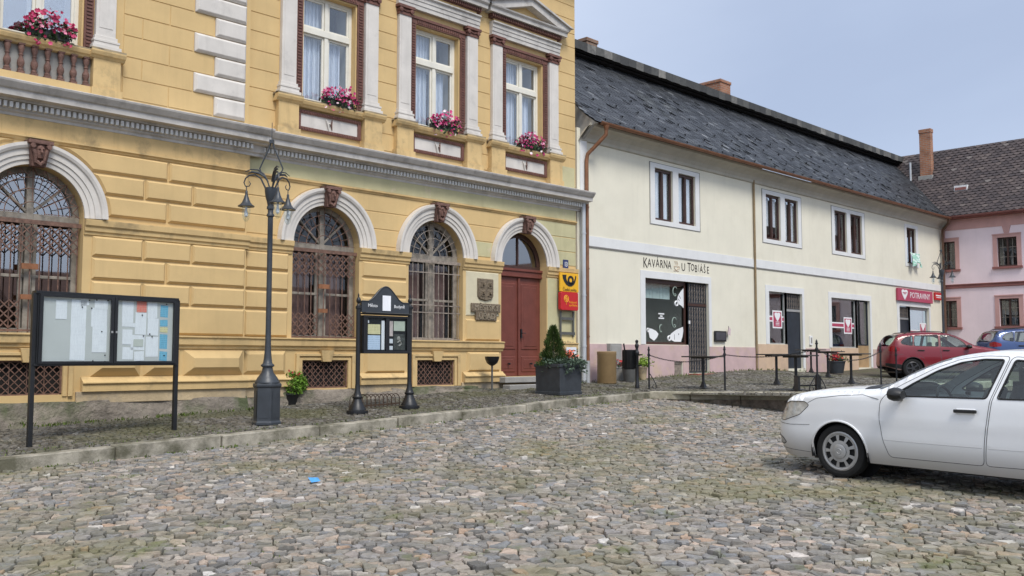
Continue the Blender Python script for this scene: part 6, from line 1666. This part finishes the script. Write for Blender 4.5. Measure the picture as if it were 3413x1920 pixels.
    bo=bm.build('body',paint,t,angle=R(40))
    for nm,x0,x1 in (('windscreen',xw0,xw1),('rear_window',xr1,xr2)):
        g=MB(); topstrip(x0,x1,g,0,14,.06,dz=.002,shrink=.985); g.build(nm,m_glassc,t)
    pl=MB()
    topstrip(xw0-.20,xw0-.01,pl,0,4,.05,dz=.014,shrink=.95); pl.build('wiper_panel',m_trim,t)
    for k,fs in groups.items():
        if k.startswith('win'):
            for sd in (1,-1): emit(fs,(sd,),dy=-.006).build('side_window',m_glassc,t)
        elif k.startswith('door'):
            for sd in (1,-1):
                d=emit(fs,(sd,)).build('door',paint,t,angle=R(40))
                hx=S['handle'][k]; h=MB(); hs=S_(hx)
                p=Pt(hs,S['hz']); p2=Pt(hs+.24,S['hz']+.005); h.bar((p[0],sd*(p[1]+.025),p[2]),(p2[0],sd*(p2[1]+.025),p2[2]),.022,.035); h.bar((p[0]-.02,sd*(p[1]+.004),p[2]-.004),(p2[0]+.02,sd*(p2[1]+.004),p2[2]-.004),.014,.06,1); h.build('handle',[m_trim,paint],d,bevel=.006)
        elif k=='headlight':
            for sd in (1,-1):
                hl=MB(); emit(fs,(sd,),hl,0,-.012); o=hl.build('headlight',m_chrome,t); l=MB(); emit(fs,(sd,),l,0,.002); l.build('lens',m_lens,o)
                c=[sum(P3[i][a] for f in fs for i in f)/(3*len(fs)) for a in range(3)]
                b=MB(); b.lathe([(0,.05),(.05,.045),(.062,.0),(.066,-.01)],(c[0],sd*(c[1]-.02),c[2]),12,0,'x'); b.build('reflector',m_silver,o)
        elif k=='foglight':
            for sd in (1,-1): emit(fs,(sd,),None,0,.001).build('fog_light',m_silver,t)
        elif k=='taillight':
            for sd in (1,-1): emit(fs,(sd,),None,0,.001).build('taillight',m_tail,t)
        elif k=='cladding':
            for sd in (1,-1): emit(fs,(sd,)).build('bumper_trim',m_trim,t)
    # seams and rubber seals
    sm=MB()
    def seam(lp,rad,closed=True,m=0,off=.0):
        for sd in (1,-1): sm.tube([(q[0],sd*(q[1]+off),q[2]) for q in (Pt(s,z) for s,z in lp)],rad,5,m,closed=closed)
    for k,lp in loops.items():
        if k.startswith('win'): seam(lp,.010,True)
        elif k.startswith('door'): seam(lp,.0038,True,1,-.0005)
        elif k in('headlight','foglight'): seam(lp,.006 if k=='foglight' else .004,True)
    for ln in S['seams']: seam(dense(tos(ln),.06,False),.0035,False,1,-.0005)
    build_each(sm,'seal',[m_trim,m_gap],t,tol=.0)
    for ln,rd in S['mould']:
        for sd in (1,-1):
            mo=MB(); mo.tube([(q[0],sd*(q[1]-.001),q[2]) for q in (Pt(s,z) for s,z in dense(tos(ln),.08,False))],rd,6); mo.build('door_crease',m_gap2,t)
    # underside and wheel wells
    ub=MB(); ub.box(xc-L+.25,xc-.35,-W*.80,W*.80,.19,.24); 
    for (xa,r) in arches:
        for sd in (1,-1):
            pr=[];nk=20
            vs=[]
            for k in range(nk+1):
                a=-.25+(PI+.5)*k/nk
                for yy in (W*.975,W*.55): vs.append((xc-xa+(r+.005)*math.cos(a),sd*yy,wz+(r+.005)*math.sin(a)))
            ub.add(vs,[(2*k,2*k+1,2*k+3,2*k+2) for k in range(nk)],0,True)
            ub.poly([(xc-xa+(r+.01)*math.cos(2*PI*k/20),sd*W*.55,wz+(r+.01)*math.sin(2*PI*k/20)) for k in range(20)])
    ub.build('underbody',m_trim,t)
    lp_=MB()
    for (xa,r) in arches:
        for sd in (1,-1):
            q=[]
            for k in range(25):
                a=.05+(PI-.1)*k/24; p=Pt(S_(xa-r*math.cos(a)),wz+r*math.sin(a)); q.append((p[0],sd*(p[1]+.002),p[2]))
            lp_.tube(q,.012,6)
    lp_.build('arch_lip',paint if not S.get('clad') else m_trim,t)
    # wheels
    wr=S['wr']; rr=S['rim']; Wy=W-.035
    proto=None
    for (xa,_) in arches:
        for sd in (1,-1):
            if proto is None:
                e=bpy.data.objects.new('wheel',None); col.objects.link(e); e.parent=t; proto=e
                ty=MB(); ty.lathe([(rr-.01,-.19),(rr+.02,-.20),(wr-.05,-.205),(wr-.015,-.19),(wr-.002,-.16),(wr,-.10),(wr-.002,-.04),(wr-.015,-.012),(wr-.05,.0),(rr+.03,-.002),(rr+.005,-.012),(rr-.02,-.03)],n=40,axis='y'); ty.build('tyre',m_tyre,e)
                rm=MB()
                rm.lathe([(rr,-.03),(rr+.004,-.014),(rr-.012,-.006),(rr-.03,-.012)],n=40,axis='y',cap=False)
                if wheelkind=='cap':
                    n=9; ro,ri=rr-.03,.085
                    # dished cap with trapezoid windows near the edge
                    for k in range(n):
                        a0=2*PI*k/n; aw=2*PI/n
                        def ringpt(r,a,h): return (r*math.cos(a),h,r*math.sin(a))
                        hts=lambda r: -.012+.012*math.cos((r/ro)*2.0)
                        rs=[ri,ro*.58,ro*.64,ro*.95,ro]
                        for i in range(4):
                            segs=6
                            for j in range(segs):
                                u0,u1=j/segs,(j+1)/segs
                                if i==2 and 1<=j<=4: continue
                                if i==1 and False: continue
                                rm.add([ringpt(rs[i],a0+aw*u0,hts(rs[i])),ringpt(rs[i+1],a0+aw*u0,hts(rs[i+1])),ringpt(rs[i+1],a0+aw*u1,hts(rs[i+1])),ringpt(rs[i],a0+aw*u1,hts(rs[i]))],[(0,1,2,3)],0,True)
                    rm.lathe([(ri,.003),(ri*.9,.008),(.05,.012),(0,.012)],n=24,axis='y'); 
                    rm.lathe([(.034,.0125),(.030,.017),(.026,.0165),(.024,.014),(0,.0145)],n=20,axis='y'); rm.lathe([(ro+.01,-.06),(0,-.06)],n=24,axis='y',m=1)
                else:
                    for k in range(5):
                        for dd in (-.11,.11):
                            a=2*PI*k/5; rm.bar((.04*math.cos(a),-.012,.04*math.sin(a)),((rr-.02)*math.cos(a+dd),-.02,(rr-.02)*math.sin(a+dd)),.03,.03,up=(0,1,0))
                    rm.lathe([(.07,-.02),(.06,.0),(0,.002)],n=16,axis='y'); rm.lathe([(rr-.01,-.09),(0,-.09)],n=24,axis='y',m=1)
                rm.build('rim',[m_silver if wheelkind=='cap' else m_darkrim,m_trim],e)
            else: e=copy_tree(proto,t)
            e.location=(xc-xa,sd*Wy,wr); e.rotation_euler=(0,0,0 if sd>0 else PI)
    # the wheel is modelled with its outer face towards local +y
    # mirrors
    for sd in (1,-1):
        m=MB(); mx,mz=S['mirror']; p=Pt(S_(mx),mz)
        m.lathe([(0,-.10),(.055,-.085),(.085,-.03),(.09,.03),(.075,.075),(.0,.08)],(0,0,0),12,0,'x'); m.v=[(a*.9+p[0]-.02,sd*(b*1.25+p[1]+.14),c*.85+p[2]+.03) for a,b,c in m.v]; m.bar((p[0],sd*(p[1]-.02),p[2]-.03),(p[0]-.01,sd*(p[1]+.12),p[2]-.01),.05,.035); m.build('wing_mirror',m_trim,t)
    # cabin
    cb=MB(); 
    for xx in (xw0+.95,xw0+1.85):
        for yy in (-.37,.37):
            cb.box(xc-xx-.10,xc-xx+.42,yy-.24,yy+.24,.30,.58); cb.add([(xc-xx-.08,yy-.24,.5),(xc-xx+.06,yy-.24,.5),(xc-xx-.14,yy-.2,1.12),(xc-xx-.24,yy-.2,1.12),(xc-xx-.08,yy+.24,.5),(xc-xx+.06,yy+.24,.5),(xc-xx-.14,yy+.2,1.12),(xc-xx-.24,yy+.2,1.12)],[(0,1,2,3),(7,6,5,4),(0,4,5,1),(1,5,6,2),(2,6,7,3),(3,7,4,0)]); cb.box(xc-xx-.27,xc-xx-.17,yy-.13,yy+.13,1.14,1.31)
    cb.build('seats',m_seat,t,bevel=.03)
    cb=MB(); cb.box(xc-xw0-.42,xc-xw0-.02,-W*.78,W*.78,.55,S['dash']); cb.build('dashboard',m_trim,t,bevel=.04)
    cb=MB(); cb.tube([(xc-xw0-.58+.05*math.sin(a*PI/8),.37+.18*math.cos(a*PI/8),S['dash']-.03+.17*math.sin(a*PI/8)) for a in range(16)],.016,6,closed=True); cb.bar((xc-xw0-.58,.37,S['dash']-.03),(xc-xw0-.38,.37,S['dash']-.06),.05,.05); cb.build('steering_wheel',m_trim,t)
    if S.get('rails'):
        for sd in (1,-1):
            q=[(xw1+.25,0),(xw1+.35,.05),(xw1+1.0,.06),(xr1-.35,.05),(xr1-.2,0)]; rl=MB(); rl.tube([(Pt(S_(x),zt(x)-.0005)[0],sd*(Pt(S_(x),zt(x)-.0005)[1]-.02),zt(x)+h) for x,h in q],.016,6); rl.build('roof_rail',m_trim,t)
    return t
HB=dict(L=4.72,W=.885,xf=1.05,wb=2.578,a=.52,b=.45,ra=.355,wr=.315,rim=.226,tumble=.42,dash=.96,hz=.875,rails=False,
 top=[(0,.78),(.06,.845),(.22,.915),(.5,.975),(.9,1.015),(1.28,1.04),(1.38,1.06),(1.7,1.235),(2.05,1.39),(2.3,1.455),(2.7,1.497),(3.1,1.49),(3.5,1.43),(3.9,1.28),(4.3,1.06),(4.5,.985),(4.57,.93)],
 bot=[(0,.30),(.12,.22),(.4,.20),(1.4,.215),(3.2,.225),(4.2,.25),(4.57,.34)],
 belt=[(0,.93),(1.3,.96),(2.0,.99),(3.0,1.01),(4.0,1.03),(4.57,1.04)],
 nose=[(.2,.09),(.3,.03),(.42,.0),(.52,.0),(.62,.02),(.70,.06),(.80,.12),(1.0,.2)],tail=[(.3,.06),(.5,0),(.8,.03),(1.0,.08)],
 loops=dict(
  win_front=[(1.59,1.02),(1.64,1.0),(2.58,1.02),(2.71,1.425),(2.50,1.425),(2.27,1.385),(2.03,1.29),(1.78,1.145)],
  win_rear=[(2.69,1.022),(3.42,1.035),(3.62,1.13),(3.42,1.31),(3.1,1.40),(2.82,1.425)],
  door_front=[(1.42,.93),(1.41,.75),(1.45,.50),(1.52,.31),(2.55,.32),(2.57,.60),(2.62,1.0),(2.765,1.46),(2.5,1.46),(2.25,1.42),(2.0,1.32),(1.66,1.13),(1.50,1.03)],
  door_rear=[(2.57,.32),(3.02,.33),(3.12,.52),(3.30,.72),(3.50,.85),(3.58,.98),(3.72,1.12),(3.48,1.345),(3.12,1.44),(2.785,1.46),(2.64,1.0),(2.59,.60)],
  headlight=[(.04,.70),(.07,.635),(.22,.625),(.40,.71),(.50,.835),(.44,.875),(.24,.865),(.08,.79)],
  foglight=[(.03,.38),(.18,.33),(.24,.36),(.20,.41),(.04,.47)]),
 rnd=dict(win_front=.03,win_rear=.03,door_front=.05,door_rear=.05,headlight=.03,foglight=.02),
 order=['win_front','win_rear','door_front','door_rear','headlight','foglight'],
 handle=dict(door_front=2.26,door_rear=3.12),seams=[[(.02,.60),(.30,.585),(.52,.60)],[(.015,.30),(.2,.285),(.5,.27)],[(1.40,.95),(1.2,.99),(.9,.965),(.6,.92),(.48,.86)]],
 mould=[([(1.46,.50),(2.0,.50),(2.54,.505)],.003),([(2.60,.505),(3.05,.51)],.003)],xw=(1.36,2.12,3.30,4.22),mirror=(1.66,.995))
SUV=dict(L=4.60,W=.91,xf=.92,wb=2.64,a=.50,b=.40,ra=.40,wr=.355,rim=.235,tumble=.36,dash=1.06,hz=1.0,rails=True,clad=True,
 top=[(0,.82),(.1,.88),(.4,.98),(.8,1.06),(1.2,1.13),(1.32,1.16),(1.7,1.38),(2.0,1.53),(2.3,1.60),(2.8,1.635),(3.5,1.61),(4.05,1.55),(4.2,1.50),(4.38,1.30),(4.52,1.12),(4.58,1.0),(4.60,.9)],
 bot=[(0,.36),(.15,.28),(.4,.25),(1.4,.27),(3.2,.27),(4.2,.30),(4.60,.42)],
 belt=[(0,1.0),(1.3,1.06),(2.0,1.09),(3.0,1.12),(4.0,1.16),(4.60,1.18)],
 nose=[(.3,.05),(.5,0),(.7,.01),(.9,.06),(1.1,.12)],tail=[(.3,.05),(.5,-.02),(.8,.0),(1.1,.03),(1.5,.1)],
 loops=dict(
  win_front=[(1.62,1.11),(2.56,1.135),(2.52,1.545),(2.2,1.53),(1.95,1.43),(1.75,1.28)],
  win_rear=[(2.64,1.137),(3.46,1.16),(3.50,1.20),(3.42,1.53),(2.61,1.55)],
  win_quarter=[(3.54,1.165),(3.98,1.22),(4.06,1.29),(3.86,1.46),(3.50,1.525)],
  door_front=[(1.40,1.05),(1.40,.75),(1.46,.42),(2.54,.43),(2.58,1.0),(2.57,1.575),(2.18,1.555),(1.9,1.43),(1.55,1.18)],
  door_rear=[(2.57,.43),(3.05,.45),(3.18,.70),(3.40,.90),(3.52,1.12),(3.47,1.56),(2.60,1.578),(2.605,1.0)],
  taillight=[(4.12,1.08),(4.12,.98),(4.40,.96),(4.52,.98),(4.52,1.12),(4.40,1.16)],
  cladding=[(3.98,.45),(4.02,.32),(4.56,.44),(4.56,.55),(4.1,.50)]),
 rnd=dict(win_front=.04,win_rear=.04,win_quarter=.04,door_front=.05,door_rear=.05,taillight=.03,cladding=.02),
 order=['win_front','win_rear','win_quarter','door_front','door_rear','taillight','cladding'],
 handle=dict(door_front=2.28,door_rear=3.15),seams=[[(3.95,.86),(4.3,.84),(4.55,.84)]],mould=[([(1.5,.55),(2.5,.55)],.02)],xw=(1.30,2.10,4.10,4.50),mirror=(1.62,1.10))
def shift(S,d,k0=.5):
    f=lambda x: x+d*min(1,x/k0)
    for k in ('top','bot','belt'): S[k]=[(f(x),z) for x,z in S[k]]
    S['loops']={k:[(f(x),z) for x,z in v] for k,v in S['loops'].items()}
    S['handle']={k:f(x) for k,x in S['handle'].items()}; S['seams']=[[(f(x),z) for x,z in q] for q in S['seams']]
    S['mould']=[([(f(x),z) for x,z in q],r) for q,r in S['mould']]; S['xw']=tuple(f(x) for x in S['xw']); S['mirror']=(f(S['mirror'][0]),S['mirror'][1])
def squeeze(S,x0,k):
    f=lambda x: x if x<x0 else x0+(x-x0)*k
    for q in ('top','bot','belt'): S[q]=[(f(x),z) for x,z in S[q]]
    S['loops']={q:[(f(x),z) for x,z in v] for q,v in S['loops'].items()}
    S['handle']={q:f(x) for q,x in S['handle'].items()}; S['seams']=[[(f(x),z) for x,z in v] for v in S['seams']]; S['xw']=tuple(f(x) for x in S['xw']); S['L']=f(S['L'])
shift(HB,.15); squeeze(SUV,3.56,.80)
wx,wy=10.72,-10.76
# white hatchback, nose towards the houses
rz=R(86); 
def place(Sx,wheel_x,lat,rz,wx,wy):
    # ground point of the wheel given by (wheel_x from the nose, lat) lands on (wx, wy)
    xc=Sx['xf']+Sx['wb']/2; lx=xc-wheel_x; ly=lat; c,s=math.cos(rz),math.sin(rz)
    return wx-(lx*c-ly*s),wy-(lx*s+ly*c)
cx,cy=place(HB,HB['xf'],HB['W']-.035,rz,wx,wy)
def gslope(cx,cy,rz,fn,wb,tw):
    c,s=math.cos(rz),math.sin(rz); f=fn(cx+c*wb/2,cy+s*wb/2); b=fn(cx-c*wb/2,cy-s*wb/2); l=fn(cx-s*tw,cy+c*tw); r=fn(cx+s*tw,cy-c*tw)
    return (f+b)/2,math.atan2(f-b,wb),math.atan2(l-r,2*tw)
zz,pt,rl=gslope(cx,cy,rz,sq_,HB['wb'],.8)
car('white_hatchback','white hatchback with black wing mirror and silver hubcaps parked nose to the houses',HB,(cx,cy,zz),(rl,-pt,rz),m_carwhite,'cap')
rz=R(-47); x0,y0=at(2288,31.2); cx,cy=place(SUV,SUV['xf']+SUV['wb'],-(SUV['W']-.035),rz,x0,y0)
RC=car('red_estate_car','red estate style car with black roof rails parked past the terrace',SUV,(cx,cy,-.64),(0,0,rz),m_carred,'spoke')
rz=R(-47); x0,y0=at(2640,35.5); cx,cy=place(SUV,SUV['xf']+SUV['wb']/2,-(SUV['W']),rz,x0,y0)
RC.scale=(.925,.925,.915)
car('blue_estate_car','blue estate car with roof rails parked behind the red car',SUV,(cx,cy,-.52),(0,0,rz),m_carblue,'spoke')
# ------------------------------------------------------------------ the other side of the square, behind the viewpoint (seen only mirrored in panes and paint)
for k,(x,y_,rz_,wd,h,colr,label) in enumerate(((-16,-44,PI,15,3.6,(.62,.60,.55),'white house across the square with a grey roof'),(2,-44,PI,13,3.0,(.42,.44,.36),'low greenish house across the square with a brown roof'),(19,-44,PI,18,3.4,(.60,.55,.50),'pale house across the square with shuttered windows'),(40,-44,PI,16,3.4,(.50,.40,.30),'tan house across the square next to the pale shuttered house'),(43.6,-26.8,-PI/2,14.2,4.0,(.55,.56,.50),'pale green house beyond the pink house on the same side of the square'),(43.6,-43,-PI/2,15.6,4.4,(.5,.5,.5),'grey plastered house farthest along the side of the pink house'))):
    t=thing('town_house',label,'building',(x,y_,-1.8),rz_)
    m_=M('far_plaster',colr,.9,.08,1,0); wl_=MB(); ops=[]
    n=int(wd/3)
    for i in range(n):
        for z in (1.2,4.2):
            if z+1.6<h+1: ops.append(opening(-wd+1+i*3,-wd+2.1+i*3,z,z+1.5))
    wall(wl_,-wd,0,0,h+1.8,ops,0,0,.2); wl_.poly([(0,0,0),(0,8,0),(0,8,h+1.8),(0,0,h+1.8)]); wl_.poly([(-wd,8,0),(-wd,0,0),(-wd,0,h+1.8),(-wd,8,h+1.8)]); wl_.build('wall',m_,t)
    r_=MB(); r_.prism([(-wd-.3,-.5,h+1.7),(-wd-.3,8.4,h+1.7),(-wd-.3,4,h+4)],(wd+.6,0,0)); r_.build('roof',m_tile,t)
    w_=MB(); w_.box(-wd+.1,-.1,.21,.3,.1,h+1.7); w_.build('window_backing',m_dark,t)
